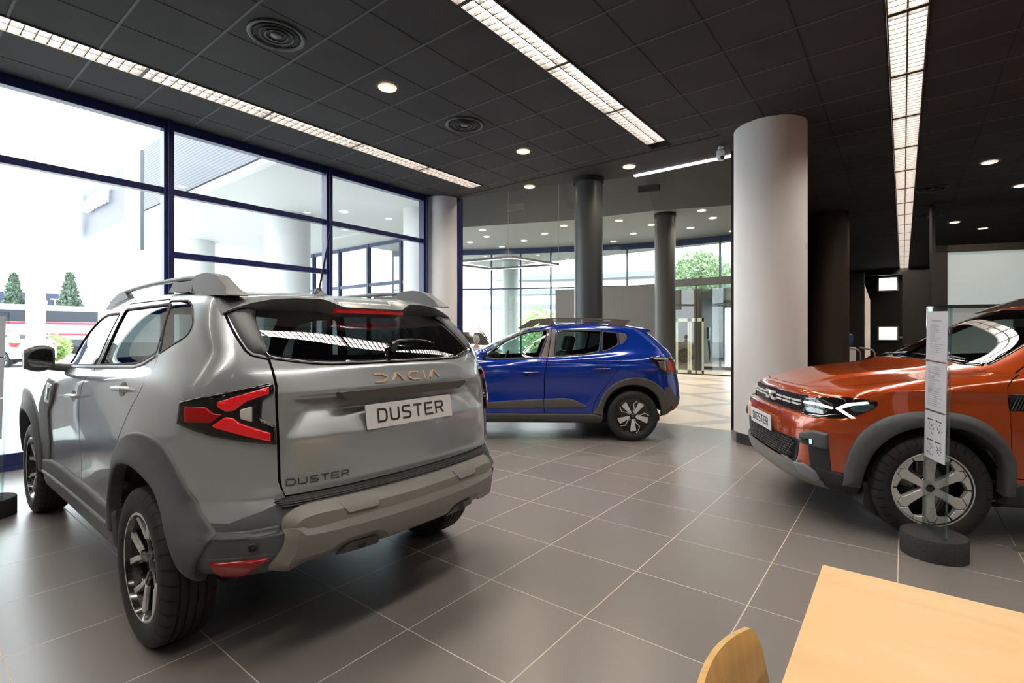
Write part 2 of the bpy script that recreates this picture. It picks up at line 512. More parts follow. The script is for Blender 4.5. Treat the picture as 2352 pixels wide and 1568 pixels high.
def plate_bm(mb, poly, yf, thick, mi=0, bev=.0, res=.02, ang=0., rough_in=0.):
    """flat polygon in the wheel plane lifted to y=yf(r), with side walls; optional soft edge"""
    poly = resample(ccw(poly), res); pts = list(poly); n0 = len(poly)
    if bev > 0:
        A = np.array(offset_poly(poly, bev)); ok = in_poly_np(A, poly) & (dist_poly_np(A, poly) > bev * .7); pts += [tuple(a) for a, o in zip(A, ok) if o]
    xs = [p[0] for p in poly]; ys = [p[1] for p in poly]
    G = np.array([(x, y) for x in np.arange(min(xs), max(xs), res) for y in np.arange(min(ys), max(ys), res)]).reshape(-1, 2)
    if len(G): ok = in_poly_np(G, poly) & (dist_poly_np(G, poly) > max(bev * 1.4, res * .4)); pts += [tuple(a) for a in G[ok]]
    r = geometry.delaunay_2d_cdt([Vector(p) for p in pts], [], [list(range(n0))], 1, 1e-7)
    A = np.array([p[:] for p in r[0]]); D = dist_poly_np(A, poly); c, s = math.cos(ang), math.sin(ang); V = []
    for (a, b_), d in zip(A, D):
        y = yf(math.hypot(a, b_)) - (bev * (1 - min(1, d / bev)) if bev > 0 else 0)
        V.append((a * c - b_ * s, y, a * s + b_ * c))
    F = []
    for f in r[2]:
        f = list(f); p, q_, t = (Vector(V[i]) for i in f)
        if (q_ - p).cross(t - p).y < 0: f = f[::-1]
        F.append(f)
    cnt = {(a, b_) for f in F for a, b_ in zip(f, f[1:] + f[:1])}; inn = {}; ex = []
    for a, b_ in cnt:
        if (b_, a) not in cnt:
            for x in (a, b_):
                if x not in inn: inn[x] = len(V); V.append((V[x][0], V[x][1] - thick, V[x][2]))
            ex.append([b_, a, inn[a], inn[b_]])
    mb.add(V, F, mi, False); mb.add(V, ex, mi, False)
def tyre_mesh(Rt, w, rim):
    h = w / 2; s = Rt - rim
    out = [(rim - .006, h * .80), (rim + .004, h * .88), (rim + s * .18, h * .97), (rim + s * .42, h * 1.0), (rim + s * .66, h * .985), (Rt - .030, h * .95), (Rt - .016, h * .90), (Rt - .006, h * .82), (Rt - .002, h * .74)]
    gro = []; y = h * .74
    for c in (.46, .16, -.16, -.46):
        a = h * c; gro += [(Rt, a + .0045), (Rt - .007, a + .0035), (Rt - .007, a - .0035), (Rt, a - .0045)]
    inn = [(r, -yy) for r, yy in reversed(out)]
    prof = out + gro + inn
    mb = MB(); mb.lathe([(r, y) for r, y in prof], 72, M=MY)
    me = mb.mesh('wheel', auto=38)
    bm = bmesh.new(); bm.from_mesh(me); bmesh.ops.recalc_face_normals(bm, faces=bm.faces); bm.to_mesh(me); bm.free()
    return me
def rim_mesh(style, rim, h):
    """materials: 0 bright machined, 1 gloss black, 2 dark inside, 3 steel, 4 hub cap"""
    mb = MB(); yo = h * .86
    # barrel and lip
    mb.lathe([(rim + .004, yo + .002), (rim - .002, yo + .006), (rim - .006, yo + .004)], 64, mi=(0 if style != 'cover' else 1), M=MY)
    mb.lathe([(rim - .006, yo + .004), (rim - .014, yo - .010), (rim - .028, yo - .06), (rim - .032, -h * .8), (rim, -h * .85)], 64, mi=1, M=MY)
    mb.lathe([(rim - .012, yo - .012), (rim - .024, yo - .03), (rim - .03, -h * .8)], 64, mi=2, M=MY)
    # brake disc, calliper, back
    mb.lathe([(.0, -.02), (.075, -.02), (.08, -.035), (.15, -.035), (.15, -.055), (.02, -.06)], 40, mi=3, M=MY)
    mb.lathe([(0, -.085), (rim - .02, -.085)], 40, mi=2, M=MY)
    t = MB().box((-.045, -.045, .085), (.045, .0, .165), bev=.008); mb.add(t.v, t.f, 3)
    lugs = [(.056 * math.cos(2 * PI * k / 5 + .3), .056 * math.sin(2 * PI * k / 5 + .3)) for k in range(5)]
    if style == 'tergan':
        yf = lambda r: yo - .012 - .030 * max(0, 1 - r / rim) ** 1.0 - (.012 if r < .03 else 0)
        for k in range(5):
            a = 2 * PI * k / 5
            plate_bm(mb, [(-.025, .03), (.025, .03), (.020, .10), (.024, .128), (.0, .118), (-.024, .128), (-.020, .10)], lambda r: yf(r) - .004, .05, 1, .004, .02, a)
            plate_bm(mb, [(-.003, .035), (.003, .035), (.003, .118), (-.003, .118)], lambda r: yf(r) - .001, .01, 3, 0, .02, a)
            for s in (-1, 1):
                p = [(.002 * s, .112), (.023 * s, .118), (.050 * s, .150), (.090 * s, rim * .905), (.066 * s, rim * .955), (.036 * s, rim - .008), (.024 * s, .165)]
                p = [(.002 * s, .112), (.024 * s, .108), (.045 * s, .150), (.088 * s, rim * .915), (.058 * s, rim * .962), (.018 * s, .150)]
                plate_bm(mb, p, yf, .045, 0, .003, .02, a)
                p = [(.022 * s, .095), (.034 * s, .100), (.060 * s, .150), (.100 * s, rim * .88), (.088 * s, rim * .90), (.045 * s, .148)]
                plate_bm(mb, p, lambda r: yf(r) - .012, .04, 1, .002, .02, a)
        mb.lathe([(0, yf(.05) + .004), (.026, yf(.05) + .003), (.031, yf(.05) - .002), (.062, yf(.06) - .004), (.066, yf(.06) - .03)], 36, mi=1, M=MY)
    elif style == 'hex':
        yf = lambda r: yo - .006 - .022 * max(0, 1 - r / rim)
        for k in range(6):
            a = 2 * PI * k / 6
            plate_bm(mb, [(-.028, .022), (.028, .022), (.023, .075), (.030, .165), (.038, .182), (.016, rim - .022), (-.016, rim - .022), (-.038, .182), (-.030, .165), (-.023, .075)], yf, .035, 0, .003, .02, a)
            plate_bm(mb, [(-.016, rim - .018), (.016, rim - .018), (.018, rim - .005), (-.018, rim - .005)], yf, .03, 0, .0, .02, a)
            for s in (-1, 1):  # rim tiles each side of the spoke end
                def pt(r, deg): return (r * math.sin(R(deg)) * s, r * math.cos(R(deg)))
                plate_bm(mb, [(.042 * s, .183), (.020 * s, rim - .020), (.0225 * s, rim - .006), pt(rim - .005, 14), pt(rim - .005, 28.6), pt(rim - .034, 28.6), pt(.196, 19)], yf, .03, 0, .0025, .02, a)
            plate_bm(mb, [(-.060, .205), (.060, .205), (.05, rim - .008), (-.05, rim - .008)], lambda r: yf(r) - .006, .02, 1, 0, .03, a)
        mb.lathe([(0, yf(0) + .004), (.024, yf(0) + .003), (.029, yf(0) - .001)], 36, mi=4, M=MY)
        mb.lathe([(.0, yf(.05) - .014), (.066, yf(.05) - .016), (.072, yf(.05) - .04)], 36, mi=1, M=MY)
    else:  # wheel cover with petals
        yf = lambda r: yo - .004 - .014 * max(0, 1 - r / rim) ** 2
        mb.lathe([(0, yf(0) - .004), (.05, yf(.05) - .004), (.12, yf(.12) - .005), (rim - .02, yf(rim) - .005), (rim - .004, yf(rim) - .001)], 60, mi=1, M=MY)
        for k in range(5):
            a = 2 * PI * k / 5 + PI
            plate_bm(mb, [(-.014, .042), (.014, .038), (.030, .115), (.043, .188), (-.024, .203), (-.034, .188), (-.022, .10)], yf, .01, 0, .0015, .02, a)
            plate_bm(mb, strip([(.024, .040), (.036, .082), (.084, .130), (.070, .190)], .0048), yf, .01, 0, 0, .02, a)
            plate_bm(mb, strip([(-.035, .172), (-.052, .162), (-.062, .110), (-.042, .082)], .003), yf, .008, 1, 0, .02, a)
            plate_bm(mb, [(.048, .122), (.070, .135), (.060, .168), (.045, .172)], lambda r: yf(r) - .0035, .004, 2, 0, .02, a)
        mb.lathe([(0, yf(0) + .006), (.024, yf(0) + .004), (.029, yf(0) - .003)], 36, mi=4, M=MY)
    for u, v in lugs:
        if style != 'cover':
            M = Matrix.Translation((u, yf(.05) - .016, v)) @ MY; mb.lathe([(0, .012), (.008, .011), (.010, 0)], 8, mi=3, M=M)
    if style in ('hex', 'cover'):  # link mark on the cap
        y0 = yf(0) + .0045
        for s in (-1, 1):
            plate_bm(mb, strip([(.016 * s, .007), (.006 * s, .007), (.002 * s, 0), (.006 * s, -.007), (.016 * s, -.007)], .0022), lambda r: y0 + .002, .003, 3, 0, .01)
    return mb.mesh('rim')
def make_wheels(car, base, Rt, w, rim, style, spots, bright, axle_y):
    """spots: (x, side). tyre = part, rim = sub-part"""
    tm = tyre_mesh(Rt, w, rim); rm = rim_mesh(style, rim, w / 2)
    mats = [bright, mat('rim_black', (.008, .008, .009), .16, spec=.6, coat=.6), mat('rim_inside', (.012, .012, .013), .5), mat('rim_steel', (.32, .33, .34), .38, metal=.9), mat('rim_cap', (.02, .02, .022), .25, spec=.6)]
    for x in mats: rm.materials.append(x)
    tm.materials.append(tyre_mat()); out = []
    for i, (x, s, rot) in enumerate(spots):
        o = bpy.data.objects.new('wheel', tm); COL.objects.link(o); o.parent = car
        o.location = (x, axle_y * s, Rt); o.rotation_euler = (0, rot, 0 if s > 0 else PI)
        c = bpy.data.objects.new('rim', rm); COL.objects.link(c); c.parent = o; out.append(o)
    return out
# ------------------------------------------------------------------ body cages (metres; x forward from the rear axle, y left, z up)
def ring(F, S, Rr): return list(F) + list(S) + list(Rr)
def side_pts(xs, ys, zs): return list(zip(xs, ys, zs))
XS = (3.05, 2.66, 2.15, 1.65, 1.10, .50, 0, -.42)
def duster_rows():
    r = []
    r.append(ring([(3.20, 0, .24), (3.15, .42, .24), (3.02, .68, .24)], side_pts(XS, (.72,) * 8, (.24,) * 7 + (.38,)), [(-.50, .62, .38), (-.60, .52, .40), (-.65, .3, .42), (-.66, 0, .42)]))
    r.append(ring([(3.42, 0, .26), (3.38, .42, .26), (3.22, .72, .26)], side_pts(XS, (.80, .83, .83, .83, .83, .83, .83, .82), (.27, .27, .27, .27, .27, .27, .34, .43)), [(-.59, .715, .42), (-.71, .57, .44), (-.775, .3, .46), (-.79, 0, .465)]))
    r.append(ring([(3.48, 0, .40), (3.44, .42, .40), (3.28, .76, .40)], side_pts(XS, (.85, .87, .87, .865, .865, .865, .87, .87), (.40,) * 6 + (.43, .50)), [(-.62, .76, .52), (-.745, .60, .53), (-.82, .3, .535), (-.835, 0, .535)]))
    r.append(ring([(3.50, 0, .58), (3.46, .42, .58), (3.30, .77, .58)], side_pts(XS, (.87, .885, .885, .87, .865, .87, .885, .885), (.58,) * 6 + (.59, .61)), [(-.63, .775, .63), (-.755, .62, .64), (-.835, .3, .645), (-.85, 0, .645)]))
    r.append(ring([(3.50, 0, .72), (3.46, .42, .72), (3.30, .77, .72)], side_pts(XS, (.875, .895, .895, .88, .875, .88, .89, .87), (.72,) * 6 + (.73, .74)), [(-.58, .768, .74), (-.72, .62, .735), (-.79, .33, .73), (-.81, 0, .73)]))
    r.append(ring([(3.48, 0, .86), (3.44, .42, .86), (3.28, .77, .86)], side_pts(XS, (.875, .90, .90, .885, .88, .885, .895, .87), (.86, .87, .87, .87, .88, .88, .89, .89)), [(-.57, .763, .89), (-.715, .62, .89), (-.79, .33, .89), (-.81, 0, .89)]))
    r.append(ring([(3.44, 0, .98), (3.40, .42, .98), (3.26, .75, .98)], side_pts(XS, (.865, .89, .89, .88, .88, .885, .895, .865), (.98, .99, 1.0, 1.0, 1.01, 1.02, 1.03, 1.03)), [(-.562, .757, 1.03), (-.705, .615, 1.03), (-.78, .33, 1.03), (-.80, 0, 1.03)]))
    r.append(ring([(3.34, 0, 1.04), (3.30, .42, 1.04), (3.16, .71, 1.04)], side_pts((3.0, 2.63, 2.15, 1.65, 1.10, .50, 0, -.42), (.83, .86, .87, .87, .87, .875, .88, .855), (1.05, 1.06, 1.07, 1.08, 1.10, 1.12, 1.13, 1.13)), [(-.55, .735, 1.13), (-.685, .615, 1.14), (-.765, .33, 1.145), (-.785, 0, 1.145)]))
    r.append(ring([(2.90, 0, 1.11), (2.88, .42, 1.10), (2.80, .68, 1.09)], side_pts((2.62, 2.38, 2.05, 1.62, 1.08, .48, 0, -.42), (.79, .82, .84, .85, .85, .855, .85, .825), (1.09, 1.10, 1.11, 1.12, 1.14, 1.17, 1.19, 1.19)), [(-.55, .725, 1.20), (-.66, .61, 1.21), (-.735, .33, 1.215), (-.755, 0, 1.215)]))
    r.append(ring([(2.32, 0, 1.17), (2.28, .42, 1.16), (2.15, .66, 1.16)], side_pts((2.03, 1.90, 1.72, 1.45, 1.02, .46, .0, -.40), (.76, .785, .80, .81, .815, .815, .81, .795), (1.16, 1.16, 1.17, 1.17, 1.19, 1.22, 1.25, 1.26)), [(-.555, .705, 1.26), (-.62, .60, 1.265), (-.70, .33, 1.265), (-.725, 0, 1.265)]))
    r.append(ring([(2.14, 0, 1.34), (2.10, .40, 1.34), (2.03, .62, 1.33)], side_pts((1.95, 1.83, 1.60, 1.34, .92, .42, 0, -.33), (.70, .735, .755, .765, .768, .765, .755, .745), (1.33, 1.33, 1.34, 1.34, 1.36, 1.38, 1.39, 1.39)), [(-.452, .688, 1.39), (-.488, .585, 1.39), (-.538, .33, 1.39), (-.553, 0, 1.39)]))
    r.append(ring([(1.80, 0, 1.50), (1.76, .38, 1.50), (1.69, .57, 1.49)], side_pts((1.62, 1.50, 1.26, 1.05, .74, .35, 0, -.25), (.645, .675, .70, .705, .705, .70, .692, .685), (1.495, 1.51, 1.525, 1.53, 1.535, 1.535, 1.53, 1.515)), [(-.30, .64, 1.51), (-.325, .55, 1.50), (-.370, .33, 1.505), (-.385, 0, 1.51)]))
    r.append(ring([(1.60, 0, 1.562), (1.56, .36, 1.562), (1.49, .51, 1.555)], side_pts((1.43, 1.25, 1.12, .93, .66, .32, 0, -.20), (.575, .60, .625, .635, .635, .63, .62, .61), (1.56, 1.575, 1.585, 1.59, 1.592, 1.588, 1.58, 1.565)), [(-.24, .58, 1.555), (-.265, .485, 1.552), (-.295, .3, 1.558), (-.305, 0, 1.562)]))
    r.append(ring([(1.22, 0, 1.60), (1.18, .25, 1.60), (1.13, .33, 1.60)], side_pts((1.08, 1.0, .90, .76, .55, .28, .02, -.12), (.38, .40, .42, .43, .43, .42, .41, .40), (1.60, 1.61, 1.618, 1.62, 1.62, 1.615, 1.602, 1.59)), [(-.19, .40, 1.585), (-.21, .32, 1.583), (-.22, .2, 1.585), (-.225, 0, 1.585)]))
    r.append(ring([(.85, 0, 1.612), (.82, 0, 1.612), (.79, 0, 1.612)], side_pts((.76, .71, .65, .57, .43, .25, .06, -.02), (0,) * 8, (1.612, 1.615, 1.62, 1.622, 1.622, 1.617, 1.608, 1.60)), [(-.06, 0, 1.598), (-.08, 0, 1.597), (-.09, 0, 1.597), (-.1, 0, 1.597)]))
    return r
def sandero_rows():
    r = []; X = (2.98, 2.604, 2.10, 1.60, 1.10, .50, 0, -.34)
    r.append(ring([(3.05, 0, .22), (3.0, .42, .22), (2.95, .62, .22)], side_pts(X, (.70,) * 8, (.22,) * 7 + (.28,)), [(-.42, .62, .34), (-.48, .52, .36), (-.5, .3, .36), (-.5, 0, .36)]))
    r.append(ring([(3.30, 0, .24), (3.26, .42, .24), (3.12, .70, .24)], side_pts(X, (.80, .83, .83, .83, .83, .83, .83, .83), (.25,) * 6 + (.27, .32)), [(-.50, .73, .36), (-.62, .56, .37), (-.66, .3, .37), (-.67, 0, .37)]))
    r.append(ring([(3.38, 0, .40), (3.34, .42, .40), (3.20, .74, .40)], side_pts(X, (.84, .86, .86, .86, .86, .86, .865, .86), (.40,) * 7 + (.42,)), [(-.535, .77, .45), (-.67, .60, .46), (-.715, .3, .46), (-.72, 0, .46)]))
    r.append(ring([(3.40, 0, .56), (3.36, .42, .56), (3.22, .75, .56)], side_pts(X, (.85, .87, .87, .865, .865, .87, .875, .865), (.56,) * 8), [(-.545, .775, .58), (-.68, .60, .59), (-.72, .3, .59), (-.725, 0, .59)]))
    r.append(ring([(3.38, 0, .70), (3.34, .42, .70), (3.20, .75, .70)], side_pts(X, (.855, .875, .875, .87, .87, .875, .88, .865), (.70,) * 8), [(-.535, .775, .72), (-.665, .60, .73), (-.705, .3, .73), (-.71, 0, .73)]))
    r.append(ring([(3.34, 0, .82), (3.30, .42, .82), (3.16, .73, .82)], side_pts(X, (.85, .87, .87, .87, .87, .88, .885, .87), (.82, .82, .83, .84, .85, .86, .87, .88)), [(-.515, .775, .88), (-.635, .60, .88), (-.675, .3, .88), (-.68, 0, .88)]))
    r.append(ring([(3.26, 0, .90), (3.22, .42, .90), (3.08, .70, .90)], side_pts((2.95, 2.6, 2.10, 1.60, 1.10, .50, 0, -.34), (.82, .85, .86, .86, .86, .875, .885, .865), (.91, .92, .94, .95, .96, .98, 1.0, 1.01)), [(-.49, .765, 1.01), (-.605, .59, 1.01), (-.645, .3, 1.01), (-.65, 0, 1.01)]))
    r.append(ring([(3.05, 0, .96), (3.02, .40, .96), (2.92, .66, .95)], side_pts((2.82, 2.5, 2.07, 1.59, 1.09, .50, 0, -.34), (.77, .81, .835, .845, .845, .85, .86, .84), (.96, .975, .99, 1.0, 1.02, 1.05, 1.08, 1.09)), [(-.47, .74, 1.09), (-.57, .58, 1.10), (-.605, .3, 1.10), (-.61, 0, 1.10)]))
    r.append(ring([(2.75, 0, 1.01), (2.72, .40, 1.005), (2.64, .63, 1.0)], side_pts((2.50, 2.28, 1.98, 1.56, 1.08, .50, 0, -.33), (.73, .77, .80, .82, .825, .825, .825, .80), (1.0, 1.01, 1.02, 1.03, 1.05, 1.085, 1.13, 1.15)), [(-.44, .70, 1.16), (-.53, .57, 1.17), (-.56, .3, 1.17), (-.565, 0, 1.17)]))
    r.append(ring([(2.30, 0, 1.065), (2.26, .40, 1.06), (2.16, .60, 1.055)], side_pts((2.08, 1.98, 1.80, 1.48, 1.04, .49, .02, -.30), (.69, .72, .755, .78, .785, .78, .77, .75), (1.055, 1.055, 1.06, 1.065, 1.08, 1.12, 1.19, 1.22)), [(-.39, .67, 1.23), (-.46, .55, 1.23), (-.49, .3, 1.23), (-.495, 0, 1.23)]))
    r.append(ring([(1.92, 0, 1.24), (1.88, .38, 1.24), (1.80, .56, 1.235)], side_pts((1.74, 1.66, 1.52, 1.29, .95, .47, .03, -.22), (.63, .66, .685, .71, .725, .72, .70, .68), (1.235, 1.24, 1.24, 1.25, 1.26, 1.28, 1.30, 1.32)), [(-.29, .61, 1.33), (-.36, .52, 1.33), (-.39, .3, 1.33), (-.395, 0, 1.33)]))
    r.append(ring([(1.55, 0, 1.40), (1.51, .36, 1.40), (1.44, .52, 1.395)], side_pts((1.39, 1.32, 1.22, 1.05, .80, .43, .06, -.12), (.575, .60, .63, .65, .665, .665, .645, .62), (1.395, 1.405, 1.42, 1.43, 1.435, 1.435, 1.425, 1.42)), [(-.185, .56, 1.42), (-.25, .48, 1.42), (-.275, .3, 1.425), (-.28, 0, 1.43)]))
    r.append(ring([(1.38, 0, 1.465), (1.34, .34, 1.465), (1.28, .47, 1.46)], side_pts((1.24, 1.19, 1.11, .97, .75, .42, .08, -.07), (.51, .53, .56, .58, .59, .59, .575, .555), (1.46, 1.47, 1.485, 1.495, 1.50, 1.498, 1.485, 1.472)), [(-.13, .50, 1.468), (-.185, .42, 1.468), (-.205, .25, 1.475), (-.21, 0, 1.48)]))
    r.append(ring([(1.15, 0, 1.51), (1.12, .24, 1.51), (1.08, .32, 1.51)], side_pts((1.05, 1.01, .94, .83, .65, .38, .12, 0), (.35, .37, .38, .39, .40, .40, .39, .37), (1.51, 1.518, 1.527, 1.533, 1.535, 1.53, 1.515, 1.505)), [(-.04, .34, 1.50), (-.07, .28, 1.50), (-.08, .18, 1.503), (-.085, 0, 1.505)]))
    r.append(ring([(.95, 0, 1.527), (.93, 0, 1.527), (.91, 0, 1.527)], side_pts((.88, .85, .79, .70, .56, .35, .17, .1), (0,) * 8, (1.528, 1.531, 1.537, 1.542, 1.543, 1.538, 1.525, 1.52)), [(.08, 0, 1.518), (.06, 0, 1.516), (.05, 0, 1.515), (.04, 0, 1.515)]))
    return r
def bigster_rows():
    r = []
    def S(F, S_, Rr): r.append(ring(F, S_, Rr))
    XB = (.42, 0, -.45, -1.0, -1.6, -2.2, -2.7, -3.2)
    def side(ys, zs, xs=XB): return side_pts(xs, ys, zs)
    S([(.55, 0, .24), (.54, .30, .24), (.50, .52, .24), (.44, .62, .24)], side((.68,) * 8, (.24,) * 8), [(-3.4, .62, .30), (-3.45, .4, .30), (-3.46, 0, .30)])
    S([(.755, 0, .30), (.75, .30, .30), (.70, .56, .30), (.56, .71, .30)], side((.79, .84, .84, .84, .84, .84, .84, .82), (.29, .27, .27, .27, .27, .27, .28, .34)), [(-3.55, .70, .38), (-3.62, .4, .38), (-3.65, 0, .38)])
    S([(.80, 0, .42), (.795, .30, .42), (.755, .59, .42), (.60, .755, .42)], side((.845, .88, .88, .87, .87, .88, .88, .86), (.42,) * 8), [(-3.62, .76, .5), (-3.7, .4, .5), (-3.72, 0, .5)])
    S([(.80, 0, .57), (.795, .30, .57), (.765, .60, .57), (.625, .785, .57)], side((.865, .895, .895, .88, .88, .895, .9, .87), (.57,) * 8), [(-3.63, .77, .65), (-3.72, .4, .65), (-3.74, 0, .65)])
    S([(.80, 0, .71), (.795, .30, .71), (.765, .605, .71), (.635, .79, .71)], side((.87, .90, .90, .885, .885, .90, .905, .87), (.71,) * 8), [(-3.62, .77, .78), (-3.70, .4, .78), (-3.72, 0, .78)])
    S([(.785, 0, .785), (.78, .30, .785), (.745, .60, .785), (.625, .785, .785)], side((.87, .90, .90, .885, .885, .90, .905, .87), (.785,) * 8), [(-3.60, .77, .88), (-3.68, .4, .88), (-3.70, 0, .88)])
    S([(.735, 0, .805), (.73, .30, .805), (.70, .585, .805), (.60, .77, .81)], side((.865, .895, .895, .885, .885, .90, .905, .87), (.83, .86, .86, .86, .86, .86, .88, .9)), [(-3.58, .76, .98), (-3.66, .4, .98), (-3.68, 0, .98)])
    S([(.725, 0, .91), (.72, .30, .91), (.675, .58, .915), (.56, .75, .92)], side((.85, .885, .895, .88, .88, .895, .90, .865), (.93, .95, .96, .96, .97, .98, 1.0, 1.02)), [(-3.55, .75, 1.06), (-3.62, .4, 1.06), (-3.64, 0, 1.06)])
    S([(.695, 0, .945), (.69, .30, .945), (.64, .57, .945), (.52, .725, .95)], side((.83, .875, .885, .87, .87, .885, .89, .855), (.975, 1.01, 1.03, 1.04, 1.06, 1.08, 1.10, 1.12), (.38, -.03, -.47, -1.0, -1.6, -2.2, -2.7, -3.2)), [(-3.5, .74, 1.14), (-3.57, .4, 1.14), (-3.59, 0, 1.14)])
    S([(.57, 0, .995), (.56, .30, .995), (.51, .54, .99), (.41, .68, .99)], side((.785, .835, .86, .855, .855, .865, .87, .835), (1.01, 1.055, 1.08, 1.09, 1.11, 1.14, 1.16, 1.18), (.27, -.12, -.52, -1.0, -1.6, -2.2, -2.7, -3.2)), [(-3.45, .73, 1.2), (-3.52, .4, 1.2), (-3.54, 0, 1.2)])
    S([(.15, 0, 1.075), (.14, .30, 1.075), (.09, .52, 1.065), (.03, .64, 1.06)], side((.735, .785, .83, .835, .835, .84, .845, .81), (1.065, 1.09, 1.11, 1.125, 1.15, 1.18, 1.2, 1.22), (-.07, -.28, -.6, -1.02, -1.6, -2.2, -2.7, -3.18)), [(-3.4, .71, 1.25), (-3.46, .4, 1.25), (-3.48, 0, 1.25)])
    S([(-.24, 0, 1.13), (-.26, .30, 1.13), (-.32, .52, 1.125), (-.38, .62, 1.12)], side((.70, .755, .79, .805, .805, .80, .80, .77), (1.12, 1.125, 1.135, 1.15, 1.18, 1.21, 1.24, 1.27), (-.45, -.56, -.76, -1.10, -1.62, -2.2, -2.7, -3.12)), [(-3.3, .69, 1.30), (-3.38, .4, 1.30), (-3.4, 0, 1.30)])
    S([(-.68, 0, 1.35), (-.70, .30, 1.35), (-.75, .50, 1.345), (-.80, .60, 1.34)], side((.665, .70, .73, .75, .755, .75, .74, .71), (1.34, 1.345, 1.35, 1.36, 1.38, 1.4, 1.42, 1.43), (-.86, -.94, -1.08, -1.32, -1.7, -2.2, -2.65, -2.98)), [(-3.12, .65, 1.44), (-3.2, .4, 1.44), (-3.22, 0, 1.44)])
    S([(-1.06, 0, 1.53), (-1.08, .30, 1.53), (-1.12, .47, 1.525), (-1.17, .55, 1.52)], side((.61, .645, .67, .685, .69, .685, .68, .66), (1.52, 1.53, 1.545, 1.56, 1.57, 1.575, 1.575, 1.56), (-1.22, -1.29, -1.40, -1.58, -1.85, -2.2, -2.6, -2.86)), [(-2.98, .60, 1.56), (-3.04, .4, 1.56), (-3.06, 0, 1.56)])
    S([(-1.24, 0, 1.59), (-1.26, .28, 1.59), (-1.30, .43, 1.585), (-1.34, .50, 1.58)], side((.55, .58, .60, .61, .615, .61, .60, .58), (1.58, 1.595, 1.61, 1.625, 1.635, 1.635, 1.63, 1.615), (-1.38, -1.43, -1.53, -1.68, -1.9, -2.2, -2.55, -2.78)), [(-2.88, .53, 1.61), (-2.93, .35, 1.61), (-2.95, 0, 1.61)])
    S([(-1.5, 0, 1.635), (-1.52, .2, 1.635), (-1.54, .3, 1.635), (-1.56, .35, 1.635)], side((.38, .40, .41, .42, .42, .42, .41, .40), (1.64, 1.645, 1.655, 1.66, 1.665, 1.665, 1.655, 1.645), (-1.58, -1.62, -1.7, -1.8, -1.96, -2.2, -2.45, -2.62)), [(-2.7, .36, 1.64), (-2.74, .22, 1.64), (-2.75, 0, 1.64)])
    S([(-1.75, 0, 1.655), (-1.76, 0, 1.655), (-1.77, 0, 1.655), (-1.78, 0, 1.655)], side((0,) * 8, (1.658, 1.66, 1.665, 1.67, 1.675, 1.675, 1.665, 1.66), (-1.79, -1.81, -1.86, -1.92, -2.03, -2.2, -2.35, -2.45)), [(-2.5, 0, 1.655), (-2.52, 0, 1.655), (-2.53, 0, 1.655)])
    out = []
    for k, row in enumerate(r):
        dz = 0 if k < 7 else (.012 if k == 7 else .020)
        out.append([(x - (.014 if x > .3 else 0), y, z + dz) for x, y, z in row])
    return out
# ------------------------------------------------------------------ shared car materials
def paint(name, col, metal=.0, rough=.3, flake=.0):
    m = mat(name, col, rough, metal=metal, spec=.5, coat=1., coat_rough=.01); m.node_tree.nodes['Principled BSDF'].inputs['Coat IOR'].default_value = 1.6
    if flake:
        nt = m.node_tree; b = nt.nodes['Principled BSDF']; tc = nt.nodes.new('ShaderNodeTexCoord'); v = nt.nodes.new('ShaderNodeTexVoronoi'); v.inputs['Scale'].default_value = 1400
        bp = nt.nodes.new('ShaderNodeBump'); bp.inputs['Strength'].default_value = flake; bp.inputs['Distance'].default_value = .0003
        nt.links.new(tc.outputs['Object'], v.inputs['Vector']); nt.links.new(v.outputs['Color'], bp.inputs['Height']); nt.links.new(bp.outputs['Normal'], b.inputs['Normal'])
    return m
CLAD = mat('clad_grey', (.085, .093, .102), .5, spec=.4, bump=(900, .12, .0006))
CLAD_D = mat('clad_dark', (.030, .033, .037), .5, spec=.4, bump=(900, .12, .0006))
CLAD_L = mat('clad_light', (.20, .195, .18), .42, spec=.45, bump=(900, .1, .0005))
GAP = mat('shut_gap', (.004, .004, .004), .8, spec=.1)
BLK = mat('black_gloss', (.006, .006, .007), .08, spec=.6, coat=.5)
BLKM = mat('black_matte', (.012, .012, .013), .6)
LINER = mat('cabin_liner', (.03, .032, .035), .85)
SEATM = mat('seat_cloth', (.045, .048, .052), .9, bump=(300, .3, .002))
G_CLEAR = glass('car_glass_clear', (.62, .72, .69), .10)
G_DARK = glass('car_glass_privacy', (.10, .115, .115), .13)
G_REAR = glass('car_glass_rear', (.045, .05, .05), .10)
MIRG = mat('mirror_glass', (.55, .6, .62), .02, metal=1.)
REDL = mat('red_lens', (.62, .004, .008), .12, spec=.6, coat=1., emit=(.8, .01, .015), estr=.10)
REDD = mat('red_lens_dark', (.34, .003, .006), .18, spec=.4, coat=.3)
CLRL = mat('clear_lens', (.50, .50, .46), .12, spec=.6, coat=1.)
MACH = mat('rim_machined', (.80, .81, .82), .28, metal=.45)
COPPER = mat('copper_letters', (.72, .46, .28), .4, metal=.2)
DKTXT = mat('dark_letters', (.05, .052, .055), .4)
WHT = mat('plate_white', (.82, .83, .84), .35, spec=.4)
CHROME = mat('chrome', (.75, .77, .78), .12, metal=1.)

